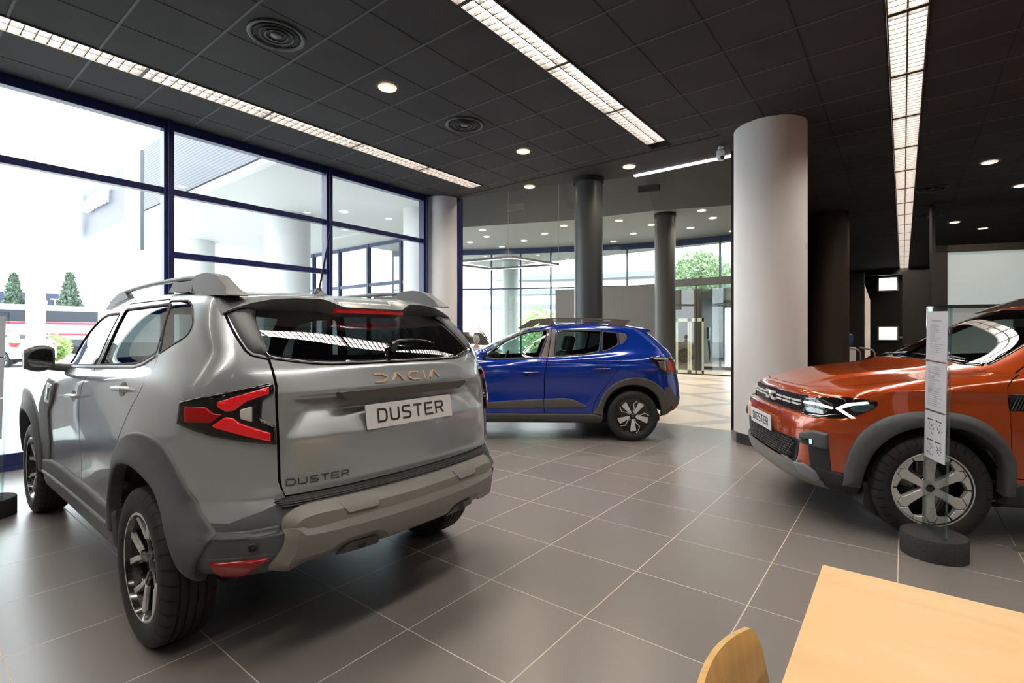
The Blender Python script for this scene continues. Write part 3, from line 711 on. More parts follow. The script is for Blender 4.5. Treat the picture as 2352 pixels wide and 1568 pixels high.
def flip_me(me):
    k = me.copy(); k.transform(Matrix.Diagonal((1, -1, 1, 1))); k.flip_normals(); k.update(); return k
def lr(car, name, me, m, **k):
    """left part plus its mirrored right copy"""
    a = link(name, me, m, car); b_ = link(name, flip_me(me), m, car); return props(a, **k), props(b_, **k)
def cabin(car, x0, w=.62, wheel_side=1):
    """seats, dashboard, steering wheel seen through the glass"""
    def seat(x, y, name, ww=.50):
        mb = MB(); mb.box((x - .26, y - ww / 2, .42), (x + .28, y + ww / 2, .60), bev=.06)
        t = MB().box((-.07, -ww / 2 + .02, 0), (.07, ww / 2 - .02, .60), bev=.05); M = Matrix.Translation((x - .22, y, .55)) @ Matrix.Rotation(R(-17), 4, 'Y'); mb.add([M @ Vector(v) for v in t.v], t.f)
        if ww < .6:
            t = MB().box((-.05, -.13, .62), (.05, .13, .84), bev=.045); mb.add([M @ Vector(v) for v in t.v], t.f)
        else:
            for yy in (-.42, 0, .42): t = MB().box((-.045, yy - .12, .58), (.045, yy + .12, .74), bev=.04); mb.add([M @ Vector(v) for v in t.v], t.f)
        return mb.build(name, SEATM, car, auto=40)
    seat(x0, .36, 'front_seat'); seat(x0, -.36, 'front_seat'); seat(x0 - .86, 0, 'rear_seat', 1.24)
    mb = MB(); mb.box((x0 + .62, -.70, .78), (x0 + 1.0, .70, 1.08), bev=.06); mb.box((x0 + .55, wheel_side * .36 - .18, 1.0), (x0 + .85, wheel_side * .36 + .18, 1.13), bev=.04)
    mb.build('dashboard', LINER, car, auto=40)
    mb = MB(); M = Matrix.Translation((x0 + .50, wheel_side * .36, .98)) @ Matrix.Rotation(R(65), 4, 'Y')
    mb.tube([M @ Vector((.185 * math.cos(a), .185 * math.sin(a), 0)) for a in [2 * PI * k / 24 for k in range(25)]], .015, 8)
    mb.tube([M @ Vector((-.18, 0, 0)), M @ Vector((.18, 0, 0))], .018, 6); mb.tube([M @ Vector((0, 0, 0)), M @ Vector((0, 0, .22))], .03, 8)
    mb.build('steering_wheel', BLKM, car, auto=40)
def underbody(car, x0, x1, w, z=.24, top=.40):
    mb = MB(); mb.box((x0, -w, z), (x1, w, top), bev=.03); return mb.build('underbody', BLKM, car)
def arch_liner(car, xs, rr, y0=.45, y1=.85, zc=.345):
    for x in xs:
        for s in (1, -1):
            mb = MB(); pts = arc(x, zc, rr, 8, 172, 24); n = len(pts); vs = [(a, y0 * s, b_) for a, b_ in pts] + [(a, y1 * s, b_) for a, b_ in pts]
            mb.add(vs, [(i, i + 1, n + i + 1, n + i) for i in range(n - 1)], 0, True); mb.add([(a, y0 * s, b_) for a, b_ in pts], [list(range(n))])
            mb.build('wheel_arch_liner', BLKM, car)
def plate_obj(car, txt, M, size=.085, ext=.0015, w=.52, hgt=.11, track=1.0, sx=1.25):
    t = rounded([(-w / 2, -hgt / 2), (w / 2, -hgt / 2), (w / 2, hgt / 2), (-w / 2, hgt / 2)], .008, 3)
    mb = MB().prism(t, -.004, 0); mb.v = [tuple(M @ Vector(v)) for v in mb.v]; o = mb.build('number_plate', WHT, car)
    if txt:
        me = wide_text(txt, *size, ext); me.transform(M @ Matrix.Translation((0, 0, .0006))); link('plate_lettering', me, DKTXT, o)
    return o
def strokes(mb, lines, w, M, h=.006, mi=0):
    for L in lines: mb.prism(strip(L, w), 0, h, mi, M)
def word_strokes(word, hgt, wid, gap):
    """angular wordmark strokes: list of polylines, total width"""
    G = {'D': [[(0, 1), (.62, 1), (1, .5 + .12), (1, .5 - .12), (.62, 0), (0, 0)]], 'A': [[(0, 0), (.46, 1), (.54, 1), (1, 0)]], 'C': [[(1, 1), (.38, 1), (0, .62), (0, .38), (.38, 0), (1, 0)]], 'I': [[(.5, 0), (.5, 1)]]}
    x = 0; out = []
    for ch in word:
        w = wid * (.25 if ch == 'I' else 1)
        for L in G[ch]: out.append([(x + a * w, (b_ - .5) * hgt) for a, b_ in L])
        x += w + gap
    x -= gap
    return [[(a - x / 2, b_) for a, b_ in L] for L in out]
WG = {'D': [[(0, 0), (0, 1), (.68, 1), (.9, .92), (1, .72), (1, .28), (.9, .08), (.68, 0), (0, 0)]], 'U': [[(0, 1), (0, .28), (.1, .08), (.3, 0), (.7, 0), (.9, .08), (1, .28), (1, 1)]],
      'S': [[(.96, 1), (.2, 1), (.05, .93), (0, .78), (.05, .62), (.2, .54), (.8, .48), (.95, .40), (1, .24), (.94, .07), (.8, 0), (.02, 0)]], 'T': [[(0, 1), (1, 1)], [(.5, 1), (.5, 0)]],
      'E': [[(1, 1), (0, 1), (0, 0), (1, 0)], [(0, .5), (.92, .5)]], 'R': [[(0, 0), (0, 1), (.78, 1), (.94, .93), (1, .76), (.94, .56), (.78, .48), (0, .48)], [(.58, .48), (1, 0)]],
      'B': [[(0, 0), (0, 1), (.76, 1), (.92, .92), (.94, .74), (.88, .58), (.74, .52), (0, .52)], [(.74, .52), (.94, .44), (1, .26), (.94, .07), (.78, 0), (0, 0)]], 'I': [[(0, 0), (0, 1)]],
      'G': [[(.95, 1), (.3, 1), (.1, .92), (0, .72), (0, .28), (.1, .08), (.3, 0), (.8, 0), (1, .12), (1, .5), (.58, .5)]]}
def wide_text(txt, hgt, wid, gap, w, ext):
    """extended square lettering, centred, in the xy plane; stroke half-width w"""
    tot = sum((0 if c == 'I' else wid) + gap + 2 * w for c in txt) - gap - 2 * w; x = -tot / 2; mb = MB()
    for c in txt:
        cw = 0 if c == 'I' else wid
        for L in WG[c]:
            P_ = [Vector((x + a * cw, (b_ - .5) * hgt)) for a, b_ in L]
            for i in range(len(P_) - 1):
                d = (P_[i + 1] - P_[i]).normalized() * w * (.9 if 0 < i < len(P_) - 2 else .98); mb.prism(strip([tuple(P_[i] - d * .55), tuple(P_[i + 1] + d * .55)], w), 0, ext)
        x += cw + gap + 2 * w
    return mb.mesh('lettering')
def lens(h, car, name, poly, pr, m, lift, base, **k):
    return conform(h, poly, pr, lift=lift, base=base, **k)

# ------------------------------------------------------------------ silver-grey car, seen from behind left
def duster():
    car = empty('car', (-2.66, 1.615, 0), PI - .012, 'silver-grey compact SUV seen from its rear left corner, DUSTER plate on the tailgate', 'car')
    P = paint('paint_silver', (.48, .535, .575), metal=.62, rough=.28)
    def rec(co, no):
        x, y, z = co[:, 0], np.abs(co[:, 1]), co[:, 2]
        def sm(v, a, b_): t = np.clip((v - a) / (b_ - a), 0, 1); return t * t * (3 - 2 * t)
        m = x < -.70
        ft = 1 - sm(z, 1.112, 1.132); yi = .585 - .115 * np.clip((z - .958) / .13, 0, 1); fs = 1 - np.clip((y - yi) / (.598 - yi), 0, 1)
        dep = .046 * np.clip((z - .958) / .10, 0, 1) * ft * fs
        co[:, 0] += np.where(m, dep, 0)
        low = np.clip((.768 - z) / .04, 0, 1) * (z > .60) * (x < -.45); co[:, 0] += np.where(low > 0, low * .016 * np.clip((-.45 - x) / .2, 0, 1), 0); co[:, 1] -= np.sign(co[:, 1]) * np.where((y > .6), low * .010, 0)
        # sculpted form of the rear quarter: shallow hollow behind the side glass
        hx = np.exp(-((x + .36) / .15) ** 2 - ((z - 1.29) / .07) ** 2) * .012
        co[:, 1] -= np.sign(co[:, 1]) * np.where(y > .6, hx, 0)
        return co
    rows = duster_rows()
    h = Hull(rows, creases=((('c', 11), 8, 12, .75), (4, 10, 14, .6), (7, 11, 14, .55)), lvl=4, deform=rec)
    AI = [(-.43, .40), (-.425, .55), (-.33, .70), (-.20, .775), (0, .80), (.20, .775), (.33, .70), (.425, .55), (.43, .40)]
    arch = lambda xc: [(xc + .437, .15), (xc - .437, .15)] + grow([(xc + a, b_) for a, b_ in smooth_line(AI, 4)], xc, .40, 1.015)
    fd = rounded([(2.02, 1.155), (1.76, 1.172), (1.09, 1.196), (.985, 1.503), (1.30, 1.503), (1.53, 1.478), (1.72, 1.40), (1.90, 1.27)], [.02, .02, .02, .03, .05, .1, .1, .02], 4)
    rd = rounded([(.99, 1.200), (.27, 1.236), (.085, 1.292), (.19, 1.52), (.22, 1.53), (.905, 1.522)], [.02, .10, .02, .02, .02, .02], 4)
    qg = rounded([(.045, 1.288), (.235, 1.545), (0, 1.538), (-.10, 1.503), (-.205, 1.421), (-.198, 1.372)], [.01, .02, .03, .05, .07, .05], 4)
    door_f = rounded([(1.98, .50), (1.94, .80), (1.80, 1.0), (1.88, 1.12), (1.99, 1.165), (1.90, 1.30), (1.72, 1.435), (1.50, 1.520), (1.22, 1.548), (.93, 1.555), (1.035, 1.20), (1.13, 1.02), (1.145, .50)], [.02, .1, .1, .05, .02, .05, .1, .1, .1, .02, .1, .1, .02], 3)
    door_r = rounded([(1.135, .50), (1.12, 1.02), (1.025, 1.20), (.92, 1.555), (.25, 1.555), (.055, 1.285), (.02, 1.235), (-.02, 1.13), (.16, .98), (.40, .80), (.50, .60), (.50, .50)], [.02, .1, .1, .02, .02, .05, .05, .05, .1, .1, .05, .02], 3)
    gate = [(-.092, .728), (-.076, .80), (-.072, .92), (-.067, 1.004), (-.053, 1.168), (-.044, 1.197), (-.032, 1.231), (-.008, 1.274), (.058, 1.292), (.086, 1.312), (.135, 1.367), (.221, 1.467), (.315, 1.553)]
    gate_p = gate + [(-.80, 1.553), (-.80, .728)]
    rg = rounded([(0, 1.252), (.42, 1.252), (.600, 1.285), (.600, 1.38), (.573, 1.454), (.510, 1.518), (0, 1.537)], [0, .15, .02, .05, .06, .03, 0], 4)
    back = lambda c, n: c.x < -.13 and n.x < -.02
    backg = lambda c, n: c.x < -.10 and n.z < .95
    top = lambda c, n: n.z > .1 and c.z > 1.05 and c.x > 1.2
    ws = rounded([(2.28, 0), (2.24, .45), (2.10, .68), (1.60, .54), (1.63, .40), (1.66, 0)], [0, .2, .05, .05, .1, 0], 4)
    hood = rounded([(3.30, 0), (3.22, .55), (3.05, .72), (2.25, .76), (2.30, .50), (2.38, 0)], [0, .1, .1, .03, .1, 0], 4)
    lower = [(-.95, .30), (-.95, .722), (-.73, .722), (-.69, .685), (-.62, .648), (-.50, .652), (-.46, .60), (-.35, .35), (-.35, .30)]
    g = .0035
    regs = [('gap', strip(door_f[:] + [door_f[0]], g), SIDE, None), ('gap', strip(door_r[:] + [door_r[0]], g), SIDE, None),
            ('door_f', offset_poly(door_f, g), SIDE, None), ('door_r', offset_poly(door_r, g), SIDE, None),
            ('gap', strip([(-.8, .728)] + gate, .005), RCORNER, backg), ('gate', offset_poly(gate_p, .005), RCORNER, backg),
            ('fglass', fd, SIDE, None), ('rglass', rd, SIDE, None), ('qglass', qg, SIDE, None), ('bglass', rg + [(-.3, 1.535), (-.3, 1.252)], REAR, back),
            ('gap', strip(hood[1:-1], .003), TOP, lambda c, n: n.z > .3 and c.z > .9), ('wglass', ws + [(1.66, -.2), (2.28, -.2)], TOP, top),
            ('bumper', lower, SIDE, None),
            ('hole', arch(0), SIDE, None), ('hole', arch(2.657), SIDE, None)]
    V, reg = cookie(h, regs)
    body = link('body_shell', panel_mesh(h, V, reg['body'], 'both'), P, car)
    link('shut_line', panel_mesh(h, V, reg['gap'], 'both', inset=.006), GAP, car)
    link('cabin_lining', panel_mesh(h, V, [f[::-1] for f in reg['body'] + reg['door_f'] + reg['door_r'] + reg['gate']], 'both', inset=.022, norms=False), LINER, car)
    for m_, sd in (('none', 1), ('flip', -1)):
        df = link('front_door', panel_mesh(h, V, reg['door_f'], m_, thick=.012), P, car); dr = link('rear_door', panel_mesh(h, V, reg['door_r'], m_, thick=.012), P, car)
        link('window', panel_mesh(h, V, reg['fglass'], m_, inset=.006), G_CLEAR, df); link('window', panel_mesh(h, V, reg['rglass'], m_, inset=.006), G_DARK, dr)
        link('quarter_window', panel_mesh(h, V, reg['qglass'], m_, inset=.002), G_DARK, car)
        # black seals round the glass, belt strip
        for poly, par in ((fd, df), (rd, dr)):
            link('window_seal', frame(h, poly, .006, SIDE, lift=.002, bev=.001, depth=.010, res=.03, side=sd), BLKM, par)
        link('belt_trim', conform(h, strip([(2.0, 1.143), (1.75, 1.160), (1.09, 1.184), (.30, 1.219), (.20, 1.235), (.075, 1.278)], .009), SIDE, lift=.004, bev=.003, depth=.01, res=.03, side=sd), CLAD_L if False else mat('belt_grey', (.16, .17, .18), .35), car)
        link('quarter_window_seal', frame(h, qg, .0035, SIDE, lift=.002, bev=.0, depth=.008, res=.03, side=sd), BLKM, car)
        for x, z, par in ((1.27, 1.003, df), (.26, 1.112, dr)):
            hp = rounded([(x - .095, z - .004), (x + .09, z - .014), (x + .095, z + .012), (x - .09, z + .022)], .012, 3)
            me = conform(h, hp, SIDE, lift=.030, bev=.012, depth=.008, res=.02, base=.004, side=sd)
            link('handle', me, P, par)
            cup = [(x + .055 * math.cos(t), z + .004 + .034 * math.sin(t)) for t in [2 * PI * k / 20 for k in range(20)]]
            link('handle_recess_shade', conform(h, cup, SIDE, lift=.0, bev=0, depth=.0, res=.02, base=.0015, side=sd), BLK, par)  # flush black patch stands for the shaded hollow behind the handle
        # door mirror
        mb = MB(); prof = []
        for k in range(13):
            t = k / 12; y = .885 + .15 * t; s = math.sin(PI * min(1, .12 + t * .88) ** .8) ** .45 if t < 1 else .25
            s = (.50 + .5 * math.sin(PI * (t ** .9))) ** .6
            prof.append((y, s))
        rings = []; n = 20
        for y, s in prof:
            hx, hz = .075 * s, .088 * s; cz = 1.225 - .012 * (y - .9) / .2; cx = 1.79 - .10 * (y - .9)
            rings.append([(cx + hx * (abs(math.cos(a)) ** .7) * (1 if math.cos(a) > 0 else -.55), y * sd, cz + hz * (abs(math.sin(a)) ** .6) * (1 if math.sin(a) > 0 else -1)) for a in [2 * PI * k / n for k in range(n)]])
        vs = [p for r_ in rings for p in r_]; m_n = len(rings)
        mb.add(vs, [(i * n + k, i * n + (k + 1) % n, (i + 1) * n + (k + 1) % n, (i + 1) * n + k) for i in range(m_n - 1) for k in range(n)], 0, True)
        mb.add(rings[0], [list(range(n))]); mb.add(rings[-1], [list(range(n))])
        mb.tube([(1.80, .80 * sd, 1.150), (1.80, .90 * sd, 1.165), (1.79, .98 * sd, 1.18)], [.030, .026, .022], 10)
        me = mb.mesh('side_mirror', auto=50); bm = bmesh.new(); bm.from_mesh(me); bmesh.ops.recalc_face_normals(bm, faces=bm.faces); bm.to_mesh(me); bm.free()
        mo = link('side_mirror', me, mat('mirror_housing', (.10, .115, .115), .3, spec=.5, coat=.4), car)
        mp = rounded([(.900, 1.162), (1.00, 1.168), (1.025, 1.20), (1.015, 1.255), (.97, 1.285), (.900, 1.28)], .03, 4)
        mb = MB().add([(1.742 - .10 * (a - .9), a * sd, b_) for a, b_ in mp], [list(range(len(mp))) if sd < 0 else list(range(len(mp)))[::-1]]); mb.build('mirror_glass', MIRG, mo)
    # tailgate
    tg = link('tailgate', panel_mesh(h, V, reg['gate'], 'both', thick=.012), P, car)
    link('rear_window', panel_mesh(h, V, reg['bglass'], 'both', inset=.003), G_REAR, tg)
    link('windscreen', panel_mesh(h, V, reg['wglass'], 'both', inset=.003), G_CLEAR, car)
    link('rear_window_border', conform(h, strip([(-p[0], p[1]) for p in rg[::-1]][1:-1] + rg[1:-1], .010), REAR, lift=.0015, bev=0, depth=.004, res=.03), BLK, tg)
    # grey fins either side of the rear glass
    fin = [(-.008, 1.286), (.056, 1.301), (.081, 1.319), (.125, 1.367), (.211, 1.464), (.175, 1.503), (.140, 1.523), (.116, 1.455), (.048, 1.367)]
    for s in (1, -1): link('tailgate_fin', conform(h, rounded(fin, .006, 2), RCORNER, lift=.018, bev=.03, depth=.008, res=.012, base=.001, side=s), CLAD, tg)
    # roof spoiler: body-coloured blade over a black underside
    n = 60; vs = []; KY = [0, .18, .26, .40, .50, .58, .64, .672, .680]; KZ = [1.510, 1.511, 1.547, 1.546, 1.535, 1.515, 1.492, 1.476, 1.468]; KX = [-.500, -.497, -.462, -.442, -.415, -.395, -.380, -.370, -.360]
    TX = [-.20, -.20, -.20, -.19, -.17, -.15, -.17, -.21, -.26]; TZ = [1.575, 1.575, 1.574, 1.572, 1.565, 1.555, 1.545, 1.53, 1.51]
    for k in range(n + 1):
        t = k / n * 2 - 1; y = .680 * t; a = abs(y); I = lambda K: float(np.interp(a, KY, K))
        lipz, lipx = I(KZ), I(KX); p0, n0 = h.near(Vector((I(TX), y * .985, I(TZ)))); tip = Vector((lipx, y, lipz)); mid = p0.lerp(tip, .55) + Vector((0, 0, .012 * (1 - (a / .680) ** 4))); q0, q1 = h.near(tip + Vector((.05, 0, -.03)))
        vs += [tuple(p0 + n0 * .001), tuple(mid + n0 * .003), (lipx + .014, y * .998, lipz + .007), tuple(tip), (lipx + .010, y, lipz - .010), tuple(q0 - q1 * .004)]
    f0 = []; f1 = []
    for k in range(n):
        b0, b1 = k * 6, (k + 1) * 6
        for j in (0, 1, 2): f0.append((b0 + j, b0 + j + 1, b1 + j + 1, b1 + j))
        for j in (3, 4): f1.append((b0 + j, b0 + j + 1, b1 + j + 1, b1 + j))
    mb = MB().add(vs, f0, 0, True).add(vs, f1, 1, True); mb.add(vs[:6], [list(range(6))]); mb.add(vs[-6:], [list(range(6))[::-1]])
    me = mb.mesh('roof_spoiler', auto=35); bm = bmesh.new(); bm.from_mesh(me); bmesh.ops.recalc_face_normals(bm, faces=bm.faces); bm.to_mesh(me); bm.free()
    link('roof_spoiler', me, [P, BLKM], tg)
    bl = [(-.19, 1.4875), (.21, 1.4875), (.225, 1.507), (-.205, 1.507)]
    mb = MB(); bp_ = [(-.492 + .02 * (y / .21) ** 2, y) for y in np.linspace(-.205, .205, 11)]
    vs = [p for x, y in bp_ for p in ((x, y, 1.4835), (x - .002, y, 1.4975), (x + .035, y, 1.4985), (x + .035, y, 1.4835))]
    mb.add(vs, [(4 * i + j, 4 * i + (j + 1) % 4, 4 * i + 4 + (j + 1) % 4, 4 * i + 4 + j) for i in range(10) for j in range(4)] + [(0, 1, 2, 3), (40, 41, 42, 43)]); mb.build('brake_light', REDL, tg)
    # wiper
    mb = MB(); pw, _ = h.shoot(REAR, 0.02, 1.298); blade = []
    for t in range(11):
        a = .03 - .30 * t / 10; z = 1.330 - .012 * ((t - 5) / 5) ** 2; p, nn = h.shoot(REAR, a, z - .004 * t / 10); blade.append(p + nn * (.016 + .006 * math.sin(PI * t / 10)))
    mb.tube(blade, [.008, .011, .013, .013, .012, .012, .011, .010, .009, .008, .005], 8)
    p, nn = h.shoot(REAR, .03, 1.30); mb.tube([p, p + nn * .035, blade[0], blade[1]], [.022, .020, .014, .010], 10); mb.build('wiper', BLK, tg, auto=60)
    # grip bar above the plate
    gb = rounded([(-.372, 1.132), (.378, 1.132), (.372, 1.112), (.335, 1.092), (-.325, 1.092), (-.366, 1.112)], .004, 2)
    hb = MB(); yv = [.376, .374, .335, -.325, -.368, -.372]
    hb.prism([(a, b_) for a, b_ in gb], -.01, .040, 0, Matrix(((0, 0, -1, -.752), (1, 0, 0, 0), (0, 1, 0, 0), (0, 0, 0, 1)))); hb.build('tailgate_handle', mat('handle_brown', (.075, .07, .065), .4), tg)
    # wordmark
    M = frame_M((-.786, 0, 1.178), (0, -1, 0), (-.18, 0, .98), (-.98, 0, -.18))
    for s in word_strokes('DACIA', .036, .066, .028):
        mb = MB()
        for i in range(len(s) - 1): strokes(mb, [resample([s[i], s[i + 1]], .03, False)], .0038, M, .005)
        for v in range(len(mb.v)):
            p = Vector(mb.v[v]); q_, nn = h.shoot(REAR, p.y, p.z); k = (M.inverted() @ p).z; mb.v[v] = tuple(q_ + nn * (k + .001))
        mb.build('brand_letter', COPPER, tg, label='copper coloured letter')
    M = frame_M((-.792, 0, 1.010), (0, -1, 0), (.17, 0, .985), (-.985, 0, .17)); plate_obj(tg, 'DUSTER', M @ Matrix.Translation((0, 0, .004)), (.054, .046, .0145, .0046))
    me = wide_text('DUSTER', .024, .030, .0085, .0021, .002)
    for v in me.vertices:
        a, b_ = .465 - v.co.x, .786 + v.co.y; p, nn = h.shoot(REAR, a, b_); v.co = p + nn * (.0015 + v.co.z)
    link('model_lettering', me, DKTXT, tg)
    me = None
    # rear bumper
    rb = link('rear_bumper', panel_mesh(h, V, reg['bumper'], 'both'), CLAD, car)
    def full(p): return p + [(-a, b_) for a, b_ in p[::-1]]
    step = [(-a, b_) for a, b_ in [(.66, .686), (.655, .728), (.55, .733)]]
    link('bumper_step', conform(h, [(-.60, .685), (.60, .685), (.625, .712), (.57, .729), (-.57, .729), (-.625, .712)], REAR, lift=.012, bev=.006, depth=.02, res=.03, prof=lambda a, b_, d: -.003 if int(b_ * 250) % 2 else 0), BLKM, rb)
    mb = MB()
    for k in range(5):
        z = .692 + k * .0075; pts = []
        for j in range(25):
            a = -.62 + 1.24 * j / 24; p, nn = h.shoot(REAR, a, z + (.0 if abs(a) < .6 else 0)); pts.append(p + nn * (.016 - k * .002))
        mb.tube(pts, .0022, 5)
    mb.build('step_rib', mat('rib_grey', (.06, .065, .07), .4), rb)
    sk = rounded([(0, .692), (.50, .696), (.565, .686), (.612, .650), (.605, .55), (.645, .462), (.565, .425), (.53, .462), (.42, .468), (.38, .497), (.24, .497), (.20, .458), (0, .458)], [0, .03, .03, .03, .03, .01, .01, .03, .02, .02, .02, .02, 0], 3)
    skf = sk + [(-a, b_) for a, b_ in sk[::-1] if a > 1e-6]
    def skp(a, b_, d):
        return .028 * min(1, d / .045)
    so = link('skid_plate', conform(h, skf, REAR, lift=.010, bev=.003, depth=.03, res=.02, base=.004, prof=skp, rings=(.045,), sharp=22), CLAD_L, rb)
    for s in (1, -1):
        for (yy, zz, w_) in ((.31, .655, .095),):
            link('skid_tab', conform(h, [(yy - w_, .672), (yy + w_, .672), (yy + w_ - .03, .632), (yy - w_ + .03, .632)], REAR, lift=.010, bev=.002, depth=.03, res=.02, base=.040, rings=(), prof=lambda a, b_, d: -.022 * max(0, (b_ - .64) / .035), side=s, sharp=25), CLAD_L, so)
        link('skid_recess', conform(h, rounded([(.20, .466), (.235, .510), (.36, .515), (.41, .474)], .01, 3), REAR, lift=.002, bev=.004, depth=.01, res=.014, base=.030, side=s), CLAD, so)
        for (a, b_, bs) in ((.30, .492, .034), (.70, .557, .004)):
            p, nn = h.shoot(REAR, a, b_); p = p + nn * bs; p.y *= s; nn = Vector((nn.x, nn.y * s, nn.z)); t = nn.to_track_quat('Z', 'Y').to_matrix().to_4x4(); t.translation = p
            MB().lathe([(0, .003), (.009, .003), (.010, .001), (.012, .001), (.013, .005), (.018, .004), (.019, -.004)], 20, 0, t).build('parking_sensor', CLAD_D, rb)
        fg = [(.170, .498), (-.037, .508), (-.046, .500), (.055, .428), (.148, .428)]
        link('fog_reflector', conform(h, rounded(fg, .006, 2), RCORNER, lift=.012, bev=.006, depth=.015, res=.02, base=.002, side=s), REDD, rb)
        link('reflector_surround', conform(h, rounded([(.195, .515), (-.06, .525), (-.08, .51), (.05, .405), (.165, .405)], .01, 2), RCORNER, lift=.004, bev=.008, depth=.01, res=.02, base=-.002, side=s), CLAD, rb)
        link('bumper_edge', conform(h, strip(smooth_line([(.245, .612), (.19, .604), (.06, .602), (-.085, .614)], 3), .014), RCORNER, lift=.005, bev=.009, depth=.012, res=.02, side=s), CLAD, rb)
    # lamps
    lp = rounded([(.309, 1.111), (.178, 1.142), (-.028, 1.184), (-.044, 1.177), (-.050, 1.141), (-.008, 1.114), (-.008, 1.045), (-.058, 1.015), (-.066, .938), (.044, .953), (.171, .976), (.318, 1.024)], .008, 3)
    up = [(.158, 1.109), (-.030, 1.166), (-.033, 1.138), (.045, 1.111), (.089, 1.075), (.121, 1.072), (.156, 1.09)]
    lo = [(.169, 1.021), (.122, 1.052), (.090, 1.049), (.065, 1.030), (-.045, .989), (-.046, .955), (.162, 1.013)]
    lf = [(.277, 1.093), (.195, 1.091), (.163, 1.066), (.133, 1.062), (.172, 1.031), (.271, 1.034)]
    cl = [(.068, 1.079), (.023, 1.092), (.020, 1.032), (.063, 1.044)]
    for s in (1, -1):
        tl = link('tail_lamp', conform(h, lp, RCORNER, lift=.016, bev=.008, depth=.02, res=.02, side=s), BLK, car)
        for poly, m_ in ((up, REDL), (lo, REDL), (lf, REDD)): link('red_lens', conform(h, rounded(poly, .005, 2), RCORNER, lift=.005, bev=.004, depth=.01, res=.014, base=.016, side=s), m_, tl)
        link('clear_lens', conform(h, rounded(cl, .004, 2), RCORNER, lift=.004, bev=.003, depth=.01, res=.014, base=.016, side=s), CLRL, tl)
    # arch and sill cladding
    def arch_pts(xc, fr=False):
        o = [(.50, .40), (.50, .60), (.41, .765), (.27, .870), (.10, .930), (-.09, .955), (-.25, .945), (-.355, .905), (-.455, .80), (-.52, .70), (-.56, .655), (-.60, .60), (-.47, .44)]
        i = [(-.43, .40), (-.425, .55), (-.33, .70), (-.20, .775), (0, .80), (.20, .775), (.33, .70), (.425, .55), (.43, .40)]
        if fr: o = [(-a, b_) for a, b_ in o[::-1]]; i = [(-a, b_) for a, b_ in i[::-1]]
        so_ = smooth_line(o[1:-1], 3); si = smooth_line(i, 4)
        return [(xc + a, b_) for a, b_ in [o[0]] + [tuple(p) for p in so_] + [o[-1]] + [tuple(p) for p in si]] if not fr else [(xc + a, b_) for a, b_ in [o[0]] + so_ + [o[-1]] + si]
    for s in (1, -1):
        for xc, fr in ((0, False), (2.657, True)):
            pr_ = lambda a, b_, d, xc=xc: .022 * min(1, max(0, (.58 - math.hypot(a - xc, (b_ - .345))) / .10)) 
            link('wheel_arch_trim', conform(h, arch_pts(xc, fr), SIDE, lift=.010, bev=.012, depth=.05, res=.025, prof=pr_, side=s), CLAD, car)
        link('sill_trim', conform(h, [(2.17, .30), (.42, .30), (.42, .50), (1.0, .515), (1.9, .53), (2.17, .50)], SIDE, lift=.018, bev=.02, depth=.03, res=.03, side=s), CLAD, car)
        link('sill_trim', conform(h, [(2.12, .41), (.47, .41), (.47, .43), (2.12, .43)], SIDE, lift=.012, bev=.01, depth=.02, res=.03, base=.02, side=s), CLAD, car)
        ft = link('fender_trim', conform(h, rounded([(2.17, .50), (1.96, .50), (1.89, .66), (1.89, .86), (1.79, .93), (1.755, 1.055), (2.03, 1.075), (2.10, .96), (2.18, .88)], .015, 2), SIDE, lift=.010, bev=.006, depth=.012, res=.025, side=s), CLAD, car)
        link('fender_badge', conform(h, rounded([(1.98, .915), (1.84, .915), (1.82, 1.035), (1.975, 1.045)], .01, 2), SIDE, lift=.004, bev=.003, depth=.006, res=.02, base=.011, side=s), mat('badge_silver', (.45, .47, .48), .3, metal=.6), ft)
        link('badge_inset', conform(h, rounded([(1.93, .935), (1.875, .935), (1.865, 1.015), (1.93, 1.020)], .004, 2), SIDE, lift=.001, bev=.001, depth=.003, res=.02, base=.0155, side=s), BLK, ft)
    # roof rails
    for s in (1, -1):
        mb = MB(); y = .625
        pth = [(1.56, 1.588), (1.34, 1.638), (1.08, 1.655), (.70, 1.664), (.30, 1.662), (.06, 1.655)]
        mb.tube([(a, (y + .005) * s, b_) for a, b_ in smooth_line(pth, 4)], .013, 8)
        def blk(pts, y0, y1, taper=.75):
            n_ = len(pts); cz = min(p[1] for p in pts)
            vs = [(a, (y0 + (y1 - y0) * .5 + (-(y1 - y0) * .5) * (1 if b_ <= cz + .02 else taper)) * s, b_) for a, b_ in pts] + [(a, (y0 + (y1 - y0) * .5 + ((y1 - y0) * .5) * (1 if b_ <= cz + .02 else taper)) * s, b_) for a, b_ in pts]
            mb.add(vs, [list(range(n_)), list(range(n_, 2 * n_))[::-1]] + [(i, (i + 1) % n_, n_ + (i + 1) % n_, n_ + i) for i in range(n_)])
        blk(rounded([(-.375, 1.545), (-.29, 1.600), (-.20, 1.648), (-.10, 1.668), (.02, 1.666), (.09, 1.645), (.14, 1.590), (.02, 1.570)], .025, 4), .575, .665, .6)
        blk([(.08, 1.585), (.08, 1.640), (.34, 1.648), (.40, 1.600)], .60, .65, .8)
        blk(rounded([(1.64, 1.545), (1.48, 1.606), (1.38, 1.635), (1.22, 1.652), (1.14, 1.605), (1.30, 1.590)], .01, 2), .60, .65, .7)
        me = mb.mesh('roof_rail', auto=32); bm = bmesh.new(); bm.from_mesh(me); bmesh.ops.recalc_face_normals(bm, faces=bm.faces); bm.to_mesh(me); bm.free()
        link('roof_rail', me, mat('rail_grey', (.17, .18, .185), .38, spec=.5), car)
